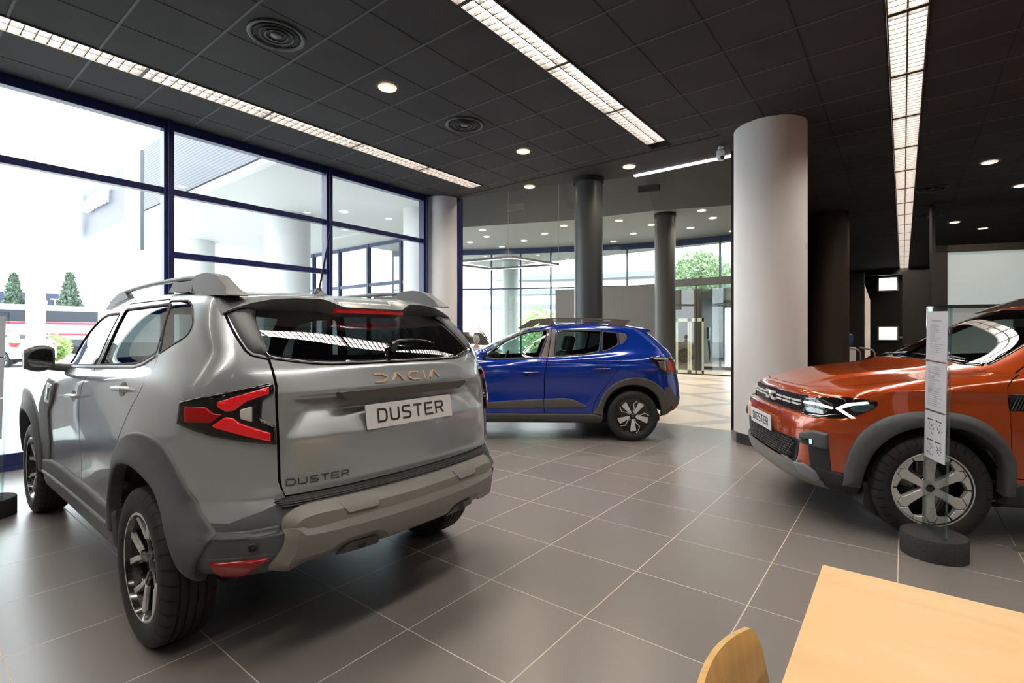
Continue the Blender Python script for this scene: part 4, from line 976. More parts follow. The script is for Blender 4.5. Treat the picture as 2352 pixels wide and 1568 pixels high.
    mb = MB(); mb.lathe([(.062, 1.60), (.055, 1.612), (.035, 1.624), (.018, 1.637), (.012, 1.657), (0, 1.657)], 20, 0, Matrix.Translation((.04, 0, -.006))); mb.tube([(.035, 0, 1.64), (-.08, 0, 1.955)], [.0062, .0052], 8); mb.build('antenna', mat('antenna_black', (.03, .035, .035), .4), car, auto=50)
    cabin(car, 1.20); underbody(car, -.30, 3.1, .66, .27, .42); arch_liner(car, (0, 2.657), .43)
    mb = MB(); mb.box((2.9, -.6, .6), (3.46, .6, .95), bev=.05); mb.build('front_grille', BLKM, car)
    make_wheels(car, None, .345, .215, .232, 'tergan', [(0, 1, .2), (0, -1, 0), (2.657, 1, 1.1), (2.657, -1, 0)], MACH, .785)
    return car
# ------------------------------------------------------------------ blue car, side on
def sandero():
    car = empty('car', (-3.2532, 6.7316, 0), -2.5044, 'bright blue crossover hatchback standing side on behind the silver-grey car', 'car')
    P = paint('paint_blue', (.001, .028, .34), metal=.25, rough=.16)
    TR = mat('clad_olive', (.080, .076, .070), .5, spec=.4); FRM = mat('window_frame_dark', (.035, .033, .030), .45)
    PIL = mat('pillar_brown', (.16, .135, .11), .45)
    def de(co, no):
        x, y, z = co[:, 0], np.abs(co[:, 1]), co[:, 2]
        # door scallop above the sill, shoulder hollow under the belt
        k = np.exp(-((z - .63) / .12) ** 2) * np.clip((x - .35) / .4, 0, 1) * np.clip((2.2 - x) / .4, 0, 1) * (y > .7) * .016
        k2 = np.exp(-((z - 1.0) / .03) ** 2) * (y > .6) * .006
        # rear haunch behind the back door
        k3 = np.exp(-((x + .05) / .30) ** 2 - ((z - .93) / .10) ** 2) * (y > .6) * .022
        k4 = np.exp(-((x + .22) / .12) ** 2 - ((z - 1.17) / .05) ** 2) * (y > .5) * .012
        co[:, 1] += np.sign(co[:, 1]) * (k3 - k - k2 - k4); return co
    h = Hull(sandero_rows(), lvl=3, deform=de, creases=((('c', 11), 9, 12, .5),))
    AI = [(-.375, .33), (-.365, .45), (-.30, .60), (-.17, .695), (0, .728), (.17, .695), (.30, .60), (.37, .45), (.385, .33)]
    arch = lambda xc: [(xc + .39, .12), (xc - .38, .12)] + grow([(xc + a, b_) for a, b_ in smooth_line(AI, 3)], xc, .33, 1.015)
    fw = rounded([(1.93, 1.075), (1.80, 1.055), (1.205, 1.075), (1.12, 1.30), (1.085, 1.440), (1.32, 1.425), (1.52, 1.365), (1.71, 1.275)], [.01, .02, .02, .05, .02, .08, .08, .05], 3)
    rw = rounded([(1.00, 1.083), (.62, 1.112), (.42, 1.158), (.375, 1.425), (.955, 1.443)], [.02, .08, .03, .02, .02], 3)
    qw = rounded([(.355, 1.420), (.385, 1.175), (.345, 1.155), (.155, 1.245), (.17, 1.398)], [.01, .01, .03, .06, .03], 3)
    door_f = rounded([(2.02, .36), (2.02, .75), (1.98, 1.0), (1.96, 1.09), (1.73, 1.30), (1.53, 1.395), (1.32, 1.452), (1.03, 1.475), (1.10, 1.08), (1.143, .86), (1.143, .36)], [.02, .1, .05, .02, .08, .08, .1, .02, .1, .1, .02], 3)
    door_r = rounded([(1.137, .36), (1.137, .86), (1.093, 1.08), (1.022, 1.475), (.37, 1.462), (.03, 1.405), (.04, 1.30), (.132, 1.165), (.174, .96), (.26, .84), (.38, .68), (.50, .50), (.52, .36)], [.02, .1, .1, .02, .1, .03, .05, .1, .1, .1, .1, .1, .02], 3)
    back = lambda c, n: c.x < .2 and n.x < -.2
    rg = rounded([(0, 1.20), (.46, 1.205), (.56, 1.225), (.50, 1.36), (.44, 1.425), (0, 1.435)], [0, .1, .03, .05, .03, 0], 3)
    ws = rounded([(2.24, -.1), (2.24, 0), (2.20, .42), (2.06, .64), (1.44, .52), (1.44, -.1)], [0, 0, .15, .03, .04, 0], 3)
    bump = [(-.95, .30), (-.95, .56), (-.62, .56), (-.545, .60), (-.50, .70), (-.42, .70), (-.36, .40), (-.36, .30)]
    g = .003
    regs = [('gap', strip(door_f + [door_f[0]], g), SIDE, None), ('gap', strip(door_r + [door_r[0]], g), SIDE, None), ('door_f', offset_poly(door_f, g), SIDE, None), ('door_r', offset_poly(door_r, g), SIDE, None),
            ('gap', strip([(.66, .62), (.66, 1.0), (.62, 1.20)], .004), REAR, back),
            ('fglass', fw, SIDE, None), ('rglass', rw, SIDE, None), ('qglass', qw, SIDE, None), ('bglass', [(-.3, 1.20)] + rg + [(-.3, 1.435)], REAR, back),
            ('wglass', ws, TOP, lambda c, n: n.z > .1 and c.z > 1.0 and c.x > 1.2), ('bumper', bump, SIDE, None), ('hole', arch(0), SIDE, None), ('hole', arch(2.604), SIDE, None)]
    V, reg = cookie(h, regs)
    link('body_shell', panel_mesh(h, V, reg['body'], 'both'), P, car)
    link('shut_line', panel_mesh(h, V, reg['gap'], 'both', inset=.005), GAP, car)
    link('cabin_lining', panel_mesh(h, V, [f[::-1] for f in reg['body'] + reg['door_f'] + reg['door_r']], 'both', inset=.022, norms=False), LINER, car)
    BG = glass('car_glass_blue', (.50, .62, .59), .09)
    for m_, sd in (('none', 1), ('flip', -1)):
        df = link('front_door', panel_mesh(h, V, reg['door_f'], m_, thick=.01), P, car); dr = link('rear_door', panel_mesh(h, V, reg['door_r'], m_, thick=.01), P, car)
        link('window', panel_mesh(h, V, reg['fglass'], m_, inset=.006), BG, df); link('window', panel_mesh(h, V, reg['rglass'], m_, inset=.006), BG, dr); link('quarter_window', panel_mesh(h, V, reg['qglass'], m_, inset=.006), BG, dr)
        K = dict(side=sd, res=.03)
        link('window_surround', frame(h, fw, .009, SIDE, lift=.003, bev=.002, depth=.008, **K), FRM, df)
        link('window_surround', frame(h, rw, .009, SIDE, lift=.003, bev=.002, depth=.008, **K), FRM, dr)
        link('window_surround', frame(h, qw, .008, SIDE, lift=.003, bev=.002, depth=.008, **K), FRM, dr)
        link('pillar_panel', conform(h, [(1.095, 1.078), (1.185, 1.072), (1.095, 1.32), (1.065, 1.452), (1.035, 1.452)], SIDE, lift=.004, bev=.002, depth=.006, **K), PIL, df)
        link('pillar_panel', conform(h, [(1.085, 1.078), (1.018, 1.083), (.972, 1.452), (1.025, 1.452)], SIDE, lift=.004, bev=.002, depth=.006, **K), PIL, dr)
        link('quarter_panel_trim', conform(h, rounded([(.152, 1.402), (.138, 1.245), (.09, 1.262), (.035, 1.335), (.055, 1.392)], [.01, .01, .03, .03, .03], 3), SIDE, lift=.003, bev=.002, depth=.006, **K), TR, dr)
        for x, z, par in ((1.31, .885, df), (.40, .930, dr)):
            link('handle', conform(h, rounded([(x - .11, z - .006), (x + .11, z - .010), (x + .11, z + .010), (x - .11, z + .014)], .01, 3), SIDE, lift=.026, bev=.010, depth=.005, base=.004, side=sd, res=.02), P, par)
            link('handle_recess_shade', conform(h, [(x + .055 * math.cos(t), z + .01 + .032 * math.sin(t)) for t in [2 * PI * k / 18 for k in range(18)]], SIDE, lift=0, bev=0, depth=0, base=.001, side=sd, res=.02), mat('blue_shade', (.002, .006, .08), .3), par)  # darker copy of the body blue paints the shade behind the handle
        cl_ = rounded([(1.146, .425), (1.146, .545), (.86, .556), (.74, .530), (.58, .445), (.62, .430)], [.01, .01, .05, .08, .03, .03], 3)
        link('door_cladding', conform(h, cl_, SIDE, lift=.012, bev=.008, depth=.01, **K), TR, dr)
        link('door_cladding', conform(h, [(1.152, .425), (1.152, .545), (1.6, .52), (2.01, .485), (2.01, .415)], SIDE, lift=.012, bev=.008, depth=.01, **K), TR, df)
        for xc, fr in ((0, 0), (2.604, 1)):
            o = [(-.475, .33), (-.48, .42), (-.45, .56), (-.36, .70), (-.22, .79), (-.05, .825), (.12, .80), (.28, .72), (.39, .59), (.46, .43), (.52, .355)]
            i = [(.385, .33), (.37, .45), (.30, .60), (.17, .695), (0, .728), (-.17, .695), (-.30, .60), (-.365, .45), (-.375, .33)]
            if fr: o = [(-a, b_) for a, b_ in o[::-1]]; i = [(-a, b_) for a, b_ in i[::-1]]
            link('wheel_arch_trim', conform(h, [(xc + a, b_) for a, b_ in smooth_line(o, 3) + smooth_line(i, 3)], SIDE, lift=.012, bev=.012, depth=.04, side=sd, res=.025), TR, car)
        link('sill_trim', conform(h, [(2.25, .235), (.41, .235), (.40, .32), (.50, .355), (2.25, .355)], SIDE, lift=.015, bev=.012, depth=.02, **K), TR, car)
        lm = rounded([(-.19, 1.092), (-.30, 1.085), (-.50, 1.075), (-.60, 1.04), (-.60, .86), (-.46, .858), (-.37, .90), (-.28, .985)], [.01, .05, .02, .02, .02, .04, .05, .04], 3)
        tl = link('tail_lamp', conform(h, lm, SIDE, lift=.012, bev=.006, depth=.015, side=sd, res=.02), BLK, car)
        for poly, m2 in (([(-.24, 1.075), (-.46, 1.064), (-.47, 1.045), (-.29, 1.052)], CLRL), ([(-.31, 1.035), (-.41, 1.038), (-.42, .90), (-.34, .945)], mat('lamp_silver', (.40, .38, .36), .2, metal=.8)), ([(-.43, 1.04), (-.56, 1.03), (-.57, .90), (-.44, .895)], REDD)):
            link('lamp_lens', conform(h, rounded(poly, .008, 2), SIDE, lift=.003, bev=.003, depth=.01, base=.012, side=sd, res=.02), m2, tl)
        mb = MB(); M = Matrix.Translation((1.93, .93 * sd, 1.135)) @ Matrix.Diagonal((.085, .115, .062, 1)); bm = bmesh.new(); bmesh.ops.create_uvsphere(bm, u_segments=20, v_segments=12, radius=1)
        for v in bm.verts: v.co.x = max(v.co.x, -.55)
        bm.transform(M); mb.bm(bm, 0, True); mo = mb.build('side_mirror', P, car)
        mb = MB(); mb.tube([(1.93, .79 * sd, 1.06), (1.93, .87 * sd, 1.09)], [.03, .025], 8); mb.build('mirror_stalk', BLKM, mo)
        # roof rail
        mb = MB(); w0, w1 = .50, .545
        def blk(pts):
            n_ = len(pts); vs = [(a, w0 * sd, b_) for a, b_ in pts] + [(a, w1 * sd, b_) for a, b_ in pts]
            mb.add(vs, [list(range(n_)), list(range(n_, 2 * n_))[::-1]] + [(i, (i + 1) % n_, n_ + (i + 1) % n_, n_ + i) for i in range(n_)])
        blk([(1.50, 1.455), (1.42, 1.505), (1.33, 1.565), (1.24, 1.588), (1.02, 1.600), (.60, 1.598), (.20, 1.588), (-.03, 1.572), (-.03, 1.560), (.20, 1.572), (.60, 1.580), (1.0, 1.580), (1.16, 1.566), (1.26, 1.500)])
        blk([(.28, 1.49), (.05, 1.475), (-.02, 1.560), (.22, 1.575)]); blk([(1.18, 1.50), (.98, 1.51), (1.02, 1.585), (1.16, 1.57)]); blk([(.62, 1.52), (.585, 1.52), (.585, 1.585), (.62, 1.585)])
        me = mb.mesh('roof_rail', auto=30); bm = bmesh.new(); bm.from_mesh(me); bmesh.ops.recalc_face_normals(bm, faces=bm.faces); bm.to_mesh(me); bm.free(); link('roof_rail', me, PIL, car)
        link('rear_reflector', conform(h, [(-.52, .405), (-.58, .40), (-.64, .455), (-.52, .450)], SIDE, lift=.004, bev=.003, depth=.01, base=.006, side=sd, res=.02), REDD, car)
    link('rear_window', panel_mesh(h, V, reg['bglass'], 'both', inset=.003), G_REAR, car); link('windscreen', panel_mesh(h, V, reg['wglass'], 'both', inset=.003), BG, car)
    link('rear_bumper', panel_mesh(h, V, reg['bumper'], 'both'), TR, car)
    # spoiler blade
    vs = []; n = 20
    for k in range(n + 1):
        y = .53 * (k / n * 2 - 1); a = abs(y) / .53; p0, n0 = h.near(Vector((-.10, y, 1.49 - .03 * a ** 3)))
        vs += [tuple(p0 + n0 * .001), (-.26, y, 1.478 - .03 * a ** 3), (-.305, y, 1.462 - .03 * a ** 3), (-.30, y, 1.446 - .03 * a ** 3), (-.20, y, 1.42 - .03 * a ** 3)]
    mb = MB().add(vs, [(k * 5 + j, k * 5 + j + 1, k * 5 + j + 6, k * 5 + j + 5) for k in range(n) for j in range(4)], 0, True); mb.add(vs[:5], [list(range(5))]); mb.add(vs[-5:], [list(range(5))[::-1]])
    me = mb.mesh('roof_spoiler', auto=40); bm = bmesh.new(); bm.from_mesh(me); bmesh.ops.recalc_face_normals(bm, faces=bm.faces); bm.to_mesh(me); bm.free(); link('roof_spoiler', me, P, car)
    mb = MB(); mb.tube([h.shoot(REAR, .02, 1.24)[0] + Vector((-.02, 0, .0)), h.shoot(REAR, -.15, 1.27)[0] + Vector((-.03, 0, 0)), h.shoot(REAR, -.30, 1.30)[0] + Vector((-.02, 0, 0))], .01, 8); mb.build('wiper', BLK, car)
    cabin(car, 1.20); underbody(car, -.40, 3.0, .66, .22, .34); arch_liner(car, (0, 2.604), .385, zc=.326)
    make_wheels(car, None, .326, .205, .222, 'cover', [(0, 1, 0), (0, -1, 0), (2.604, 1, .4), (2.604, -1, 0)], MACH_W, .775)
    return car
MACH_W = mat('cover_silver', (.74, .75, .76), .35, metal=.3)
# ------------------------------------------------------------------ orange car, front corner
def bigster():
    car = empty('car', (-.2503, 5.0885, 0), -2.6588, 'burnt orange SUV facing left, BIGSTER plate on its nose', 'car')
    P = paint('paint_orange', (.48, .062, .008), metal=.30, rough=.18)
    def de(co, no):
        x, y, z = co[:, 0], np.abs(co[:, 1]), co[:, 2]
        top = no[:, 2] > .5
        def sm(v, a, b_): t = np.clip((v - a) / (b_ - a), 0, 1); return t * t * (3 - 2 * t)
        hood = top & (x > -.45) & (x < .62) & (z > .95)
        w = .50 - .10 * np.clip((x + .3) / .9, 0, 1)
        co[:, 2] += np.where(hood, .020 * (1 - sm(y, w - .035, w + .035)) * np.clip((.60 - x) / .2, 0, 1) * np.clip((x + .42) / .15, 0, 1), 0)
        # crease line along the fender, hollow between it and the arch
        k = np.exp(-((z - 1.0) / .022) ** 2) * (y > .6) * (x < .3) * .006 - np.exp(-((z - .93) / .05) ** 2) * (y > .7) * (x < .2) * .008
        co[:, 1] += np.sign(co[:, 1]) * k
        return co
    h = Hull(bigster_rows(), lvl=4, deform=de, creases=((5, 0, 4, .7), (6, 0, 4, .6), (8, 0, 4, .45), (2, 0, 4, .5), (('c', 3), 2, 6, .5)))
    AI = [(-.40, .33), (-.395, .45), (-.36, .60), (-.25, .715), (-.12, .765), (.08, .765), (.22, .715), (.34, .60), (.395, .45), (.40, .33)]
    arch = lambda xc: [(xc + .405, .12), (xc - .405, .12)] + grow([(xc + a, b_) for a, b_ in smooth_line(AI, 3)], xc, .33, 1.015)
    fw = rounded([(-.66, 1.165), (-1.55, 1.20), (-1.62, 1.53), (-1.42, 1.53), (-1.20, 1.47), (-.95, 1.34)], [.02, .02, .02, .05, .1, .1], 3)
    rw = rounded([(-1.65, 1.205), (-2.45, 1.27), (-2.42, 1.53), (-1.72, 1.545)], [.02, .05, .03, .02], 3)
    door_f = rounded([(-.43, .45), (-.425, .92), (-.41, 1.03), (-.45, 1.085), (-.56, 1.14), (-.90, 1.35), (-1.18, 1.50), (-1.42, 1.565), (-1.66, 1.575), (-1.60, 1.20), (-1.52, 1.0), (-1.52, .45)], [.02, .1, .05, .05, .05, .1, .1, .1, .02, .1, .1, .02], 3)
    ws = rounded([(-.30, -.1), (-.30, 0), (-.315, .30), (-.40, .56), (-.46, .645), (-1.17, .50), (-1.12, 0), (-1.12, -.1)], [0, 0, .1, .1, .03, .05, 0, 0], 3)
    hood = [(.645, .02), (.64, .30), (.60, .50), (.50, .62), (.30, .72), (.0, .765), (-.20, .735), (-.42, .70)]
    front = lambda c, n: c.x > .3 and n.x > .1
    gr = rounded([(-.3, .800), (.60, .800), (.62, .86), (.60, .925), (-.3, .925)], [0, .03, .03, .02, 0], 3)
    lg = rounded([(-.3, .435), (.565, .435), (.60, .47), (.635, .60), (.60, .615), (-.3, .615)], [0, .02, .02, .02, .02, 0], 3)
    skid = [(-.3, .20), (.60, .20), (.70, .33), (.655, .43), (.62, .455), (.575, .435), (-.3, .428)]
    low = [(.95, .10), (.95, .20), (.30, .20)]
    lowp = [(1.0, .20), (1.0, .40), (.60, .415), (.42, .40), (.38, .20)]
    g = .003
    regs = [('gap', strip(door_f + [door_f[0]], g), SIDE, None), ('door_f', offset_poly(door_f, g), SIDE, None), ('fglass', fw, SIDE, None), ('rglass', rw, SIDE, None),
            ('gap', strip(hood, .003), TOP, lambda c, n: n.z > .25 and c.z > .88), ('wglass', ws, TOP, lambda c, n: n.z > .1 and c.z > 1.09 and c.x > -1.4),
            ('lowbump', [(.30, .15), (.30, .41), (.62, .425), (.70, .43), (1.0, .43), (1.0, .15)], SIDE, None), ('skid', skid, FRONT, front),
            ('grille', gr, FRONT, front), ('lgrille', lg, FRONT, front), ('hole', arch(0), SIDE, None), ('hole', arch(-2.70), SIDE, None)]
    V, reg = cookie(h, regs)
    link('body_shell', panel_mesh(h, V, reg['body'], 'both'), P, car)
    link('shut_line', panel_mesh(h, V, reg['gap'], 'both', inset=.006), GAP, car)
    link('cabin_lining', panel_mesh(h, V, [f[::-1] for f in reg['body'] + reg['door_f'] if V[f[0]].x < -.35], 'both', inset=.022, norms=False), LINER, car)
    BG = glass('car_glass_screen', (.55, .62, .58), .06)
    link('windscreen', panel_mesh(h, V, reg['wglass'], 'both', inset=.003), BG, car)
    link('windscreen_border', conform(h, strip([(-.445, -.64), (-.385, -.56), (-.30, -.30), (-.285, 0), (-.30, .30), (-.385, .56), (-.445, .64)], .018), TOP, lift=.0015, bev=0, depth=.004, res=.03), BLK, car)
    for s in (1, -1): link('screen_edge', conform(h, strip([(-.455, .652 * s), (-.80, .592 * s), (-1.18, .512 * s)], .009), TOP, lift=.0015, bev=0, depth=.004, res=.03), BLK, car)
    gm = mat('grille_black', (.010, .010, .011), .35)
    gu = link('upper_grille', panel_mesh(h, V, reg['grille'], 'both', inset=.022, norms=False), gm, car)
    mb = MB()
    for s in (1, -1):
        mb = MB()
        for k in range(3, 35):   # diagonal ribs
            a = k * .0175 * s
            p0, n0 = h.shoot(FRONT, a, .807); p1, n1 = h.shoot(FRONT, a + .032 * s, .918)
            if abs(a + .032 * s) > .60: continue
            mb.tube([p0 - n0 * .006, p1 - n1 * .006], .0042, 4)
        mb.build('grille_ribs', mat('grille_rib', (.035, .036, .038), .3), gu)
    wb = mat('grille_white', (.85, .86, .87), .3)
    for s in (1, -1):
        for a0, a1 in ((.125, .235), (.265, .40), (.43, .53)):
            for z in (.878, .853):
                mb = MB(); pts = []
                for j in range(5):
                    a = a0 + (a1 - a0) * j / 4; p, nn = h.shoot(FRONT, a * s, z); pts.append(p + nn * .0)
                vs = []
                for p in pts: vs += [tuple(p + Vector((.006, 0, .0065))), tuple(p + Vector((.006, 0, -.0065))), tuple(p + Vector((-.012, 0, -.0065))), tuple(p + Vector((-.012, 0, .0065)))]
                mb.add(vs, [(j * 4 + i, j * 4 + (i + 1) % 4, j * 4 + 4 + (i + 1) % 4, j * 4 + 4 + i) for j in range(4) for i in range(4)] + [(0, 1, 2, 3), (16, 17, 18, 19)]); mb.build('grille_bar', wb, gu)
    # link emblem
    p, nn = h.shoot(FRONT, 0, .866); M = frame_M((p.x + .004, 0, .866), (0, 1, 0), (0, 0, 1), (1, 0, 0)); mb = MB()
    for s in (1, -1):
        pts = [(.105 * s, .027), (.034 * s, .027), (.010 * s, .003), (.010 * s, -.003), (.034 * s, -.027), (.105 * s, -.027)]
        for i in range(len(pts) - 1): mb.prism(strip([pts[i], pts[i + 1]], .0098), 0, .014, 0, M)
    mb.build('emblem', mat('emblem_white', (.88, .89, .9), .25, metal=.2), gu)
    lgm = link('lower_grille', panel_mesh(h, V, reg['lgrille'], 'both', inset=.035, norms=False), gm, car); mb = MB()
    for r_ in range(9):
        z = .447 + r_ * .0195
        for k in range(-17, 18):
            a = (k + (.5 if r_ % 2 else 0)) * .040
            if abs(a) > .50 + (z - .435) * .5: continue
            p, nn = h.shoot(FRONT, a - .014, z); q_, n2 = h.shoot(FRONT, a + .014, z)
            mb.tube([p - nn * .012, q_ - n2 * .012], .0045, 5)
            mb.tube([p - nn * .014, h.shoot(FRONT, a - .021, z + .0195)[0] - nn * .014], .003, 4)
    mb.build('grille_mesh', mat('grille_mesh', (.07, .072, .075), .35), lgm)
    link('grille_frame', conform(h, strip(lg[1:-1], .010), FRONT, lift=.004, bev=.004, depth=.03, res=.03), P if False else gm, lgm)
    M = frame_M((.812, 0, .662), (0, 1, 0), (.05, 0, .999), (.999, 0, -.05)); plate_obj(car, 'BIGSTER', M, (.060, .044, .0135, .0050), hgt=.125, w=.54)
    for m_ in ('none', 'flip'): link('front_bumper_lower', panel_mesh(h, V, reg['lowbump'], m_), CLAD_D, car)
    link('skid_plate', panel_mesh(h, V, reg['skid'], 'both', inset=-.012, thick=.02), CLAD_L, car)
    for s in (1, -1):
        link('skid_tip', conform(h, rounded([(.575, .440), (.60, .36), (.66, .315), (.70, .34), (.705, .40), (.655, .445)], .012, 2), FRONT, lift=.014, bev=.01, depth=.02, res=.02, base=.004, side=s), mat('skid_blue_grey', (.24, .25, .28), .4), car)
        link('side_deflector', conform(h, [(.640, .245), (.645, .43), (.47, .40), (.40, .24)], SIDE, lift=.006, bev=.006, depth=.02, res=.03, side=s), CLAD_D, car)
        # headlamp: black housing with the light signature. coordinates round the corner t=(x-y)*.707
        hl = rounded([(.075, .905), (-.01, .925), (-.10, .935), (-.24, .945), (-.385, .930), (-.385, .895), (-.30, .825), (-.21, .795), (-.06, .785), (.075, .790)], [.01, .02, .02, .03, .02, .03, .05, .05, .03, .01], 3)
        K = dict(side=s, res=.02)
        hd = link('headlamp', conform(h, hl, FCORNER, lift=.006, bev=.005, depth=.02, **K), BLK, car)
        drl = mat('drl_white', (.9, .93, .95), .2, emit=(.9, .97, 1), estr=.9)
        L2 = mat('lamp_inner', (.16, .17, .18), .12, metal=.85)
        for poly, m2 in (([(.068, .885), (-.05, .885), (-.145, .868), (-.16, .860), (-.145, .852), (-.05, .866), (.068, .868)], drl),
                         ([(-.165, .862), (-.235, .905), (-.335, .922), (-.345, .908), (-.26, .888), (-.205, .862), (-.285, .806), (-.262, .802)], drl),
                         ([(.055, .855), (-.09, .850), (-.125, .830), (-.10, .805), (.03, .803), (.055, .82)], L2),
                         ([(-.25, .868), (-.29, .895), (-.36, .905), (-.372, .890), (-.33, .852), (-.28, .848)], mat('lamp_teal', (.12, .2, .22), .1, metal=.7)),
                         ([(.06, .912), (-.02, .920), (-.06, .912), (.055, .898)], L2)):
            link('lamp_element', conform(h, rounded(poly, .004, 2), FCORNER, lift=.003, bev=.002, depth=.01, base=.006, side=s, res=.018), m2, hd)
        # corner block, lamp slot and vertical black panel
        vp = [(.045, .405), (-.155, .385), (-.155, .67), (.040, .655), (.045, .58)]
        link('bumper_slot', conform(h, [(-.005, .405), (-.145, .385), (-.145, .66), (-.005, .64)], FCORNER, lift=.004, bev=.004, depth=.01, base=-.001, **K), CLAD_D, car)
        fb = link('bumper_corner_block', conform(h, rounded([(.045, .655), (.045, .595), (-.01, .585), (-.145, .580), (-.145, .690), (-.05, .700), (.03, .675)], .008, 2), FCORNER, lift=.030, bev=.010, depth=.03, base=.004, **K), CLAD, car)
        link('fog_lamp_slot', conform(h, rounded([(.035, .640), (.035, .605), (-.060, .600), (-.060, .645)], .006, 2), FCORNER, lift=.002, bev=.002, depth=.004, base=.034, **K), BLK, fb)
        link('fog_lamp', conform(h, rounded([(-.035, .640), (-.035, .606), (-.055, .606), (-.055, .640)], .004, 2), FCORNER, lift=.003, bev=.002, depth=.004, base=.036, **K), mat('fog_teal', (.35, .7, .72), .15, emit=(.4, .9, .95), estr=.5), fb)
        for xc in (0, -2.70):
            o = [(.50, .33), (.505, .45), (.48, .60), (.41, .73), (.28, .825), (.10, .868), (-.10, .868), (-.24, .83), (-.35, .745), (-.44, .60), (-.46, .45), (-.46, .33)]
            i = [(-.40, .33), (-.395, .45), (-.36, .60), (-.25, .715), (-.12, .765), (.08, .765), (.22, .715), (.34, .60), (.395, .45), (.40, .33)]
            link('wheel_arch_trim', conform(h, [(xc + a, b_) for a, b_ in smooth_line(o, 3) + smooth_line(i, 3)], SIDE, lift=.016, bev=.006, depth=.06, side=s, res=.022, rings=(.04,), prof=lambda a, b_, d: .020 * min(1, d / .04)), CLAD, car)
        link('fender_badge', conform(h, rounded([(-.425, .885), (-.70, .885), (-.70, .99), (-.42, .995)], .008, 2), SIDE, lift=.004, bev=.003, depth=.008, side=s, res=.03), BLK, car)
        mb = MB()
        for k in range(14):
            a = -.43 - k * .019; p, nn = h.shoot(SIDE, a, .892); q_, n2 = h.shoot(SIDE, a - .035, .982); mb.tube([Vector(((p + nn * .005).x, (p + nn * .005).y * s, .892)), Vector(((q_ + n2 * .005).x, (q_ + n2 * .005).y * s, .982))], .003, 4)
        mb.build('badge_rib', mat('badge_rib', (.10, .10, .105), .3), car)
        link('sill_trim', conform(h, [(-.395, .235), (-2.2, .235), (-2.2, .42), (-.47, .42), (-.42, .36)], SIDE, lift=.015, bev=.012, depth=.02, side=s, res=.03), CLAD_D, car)
        df = link('front_door', panel_mesh(h, V, reg['door_f'], 'none' if s > 0 else 'flip', thick=.01), P, car)
        link('window', panel_mesh(h, V, reg['fglass'], 'none' if s > 0 else 'flip', inset=.005), G_CLEAR, df); link('rear_side_window', panel_mesh(h, V, reg['rglass'], 'none' if s > 0 else 'flip', inset=.005), G_DARK, car)
        link('window_surround', frame(h, fw, .012, SIDE, lift=.003, bev=.002, depth=.008, side=s, res=.03), BLKM, df)
        mb = MB(); y = .56
        pts = [(-1.10, 1.555), (-1.30, 1.625), (-1.50, 1.695), (-1.66, 1.715), (-2.6, 1.72), (-2.85, 1.62), (-2.6, 1.66), (-1.70, 1.69), (-1.62, 1.655), (-1.62, 1.64)]
        n_ = len(pts); vs = [(a, (y - .025) * s, b_) for a, b_ in pts] + [(a, (y + .025) * s, b_) for a, b_ in pts]
        mb.add(vs, [list(range(n_)), list(range(n_, 2 * n_))[::-1]] + [(i, (i + 1) % n_, n_ + (i + 1) % n_, n_ + i) for i in range(n_)]); me = mb.mesh('roof_rail'); bm = bmesh.new(); bm.from_mesh(me); bmesh.ops.recalc_face_normals(bm, faces=bm.faces); bm.to_mesh(me); bm.free(); link('roof_rail', me, CLAD, car)
        mb = MB(); M = Matrix.Translation((-.86, 1.0 * s, 1.20)) @ Matrix.Diagonal((.09, .12, .075, 1)); bm = bmesh.new(); bmesh.ops.create_uvsphere(bm, u_segments=20, v_segments=12, radius=1)
        for v in bm.verts: v.co.x = max(v.co.x, -.5)
        bm.transform(M); mb.bm(bm, 0, True); mb.tube([(-.82, .80 * s, 1.15), (-.84, .92 * s, 1.17)], [.03, .025], 8); mb.build('side_mirror', BLK, car)
        mf = [(.38, .37), (.38, .20), (.30, .13), (.25, .155), (.22, .30)]
        mb = MB(); vs = [(a, (.66) * s, b_) for a, b_ in mf] + [(a, .80 * s, b_) for a, b_ in mf]; n_ = 5
        mb.add(vs, [list(range(n_)), list(range(n_, 2 * n_))[::-1]] + [(i, (i + 1) % n_, n_ + (i + 1) % n_, n_ + i) for i in range(n_)]); mb.build('wheel_arch_flap', CLAD_D, car)
    for (y0, y1, dz) in ((.05, .52, 0), (-.55, -.10, .0)):
        mb = MB(); pts = []
        for j in range(9):
            a = y0 + (y1 - y0) * j / 8; p, nn = h.shoot(TOP, -.335 - .06 * (a / .6) ** 2 - .03 * (j / 8), a); pts.append(p + nn * .012)
        mb.tube(pts, [.010] * 9, 6); mb.tube([pts[0], pts[1] + Vector((.03, 0, -.0)), ], [.016, .012], 6); mb.build('wiper', BLK, car)
    cabin(car, -1.45); underbody(car, -3.2, .45, .66, .24, .36); arch_liner(car, (0, -2.70), .415, zc=.353)
    mb = MB(); p, nn = h.near(Vector((-1.10, 0, 1.50))); mb.box((-1.16, -.11, 1.43), (-1.13, .11, 1.50), bev=.01); mb.tube([(-1.15, 0, 1.49), (-1.14, 0, 1.53)], .012, 6); mb.build('rear_view_mirror', BLKM, car)
    make_wheels(car, None, .353, .225, .241, 'hex', [(0, 1, R(0)), (0, -1, 0), (-2.70, 1, .4), (-2.70, -1, 0)], MACH, .775)
    return car
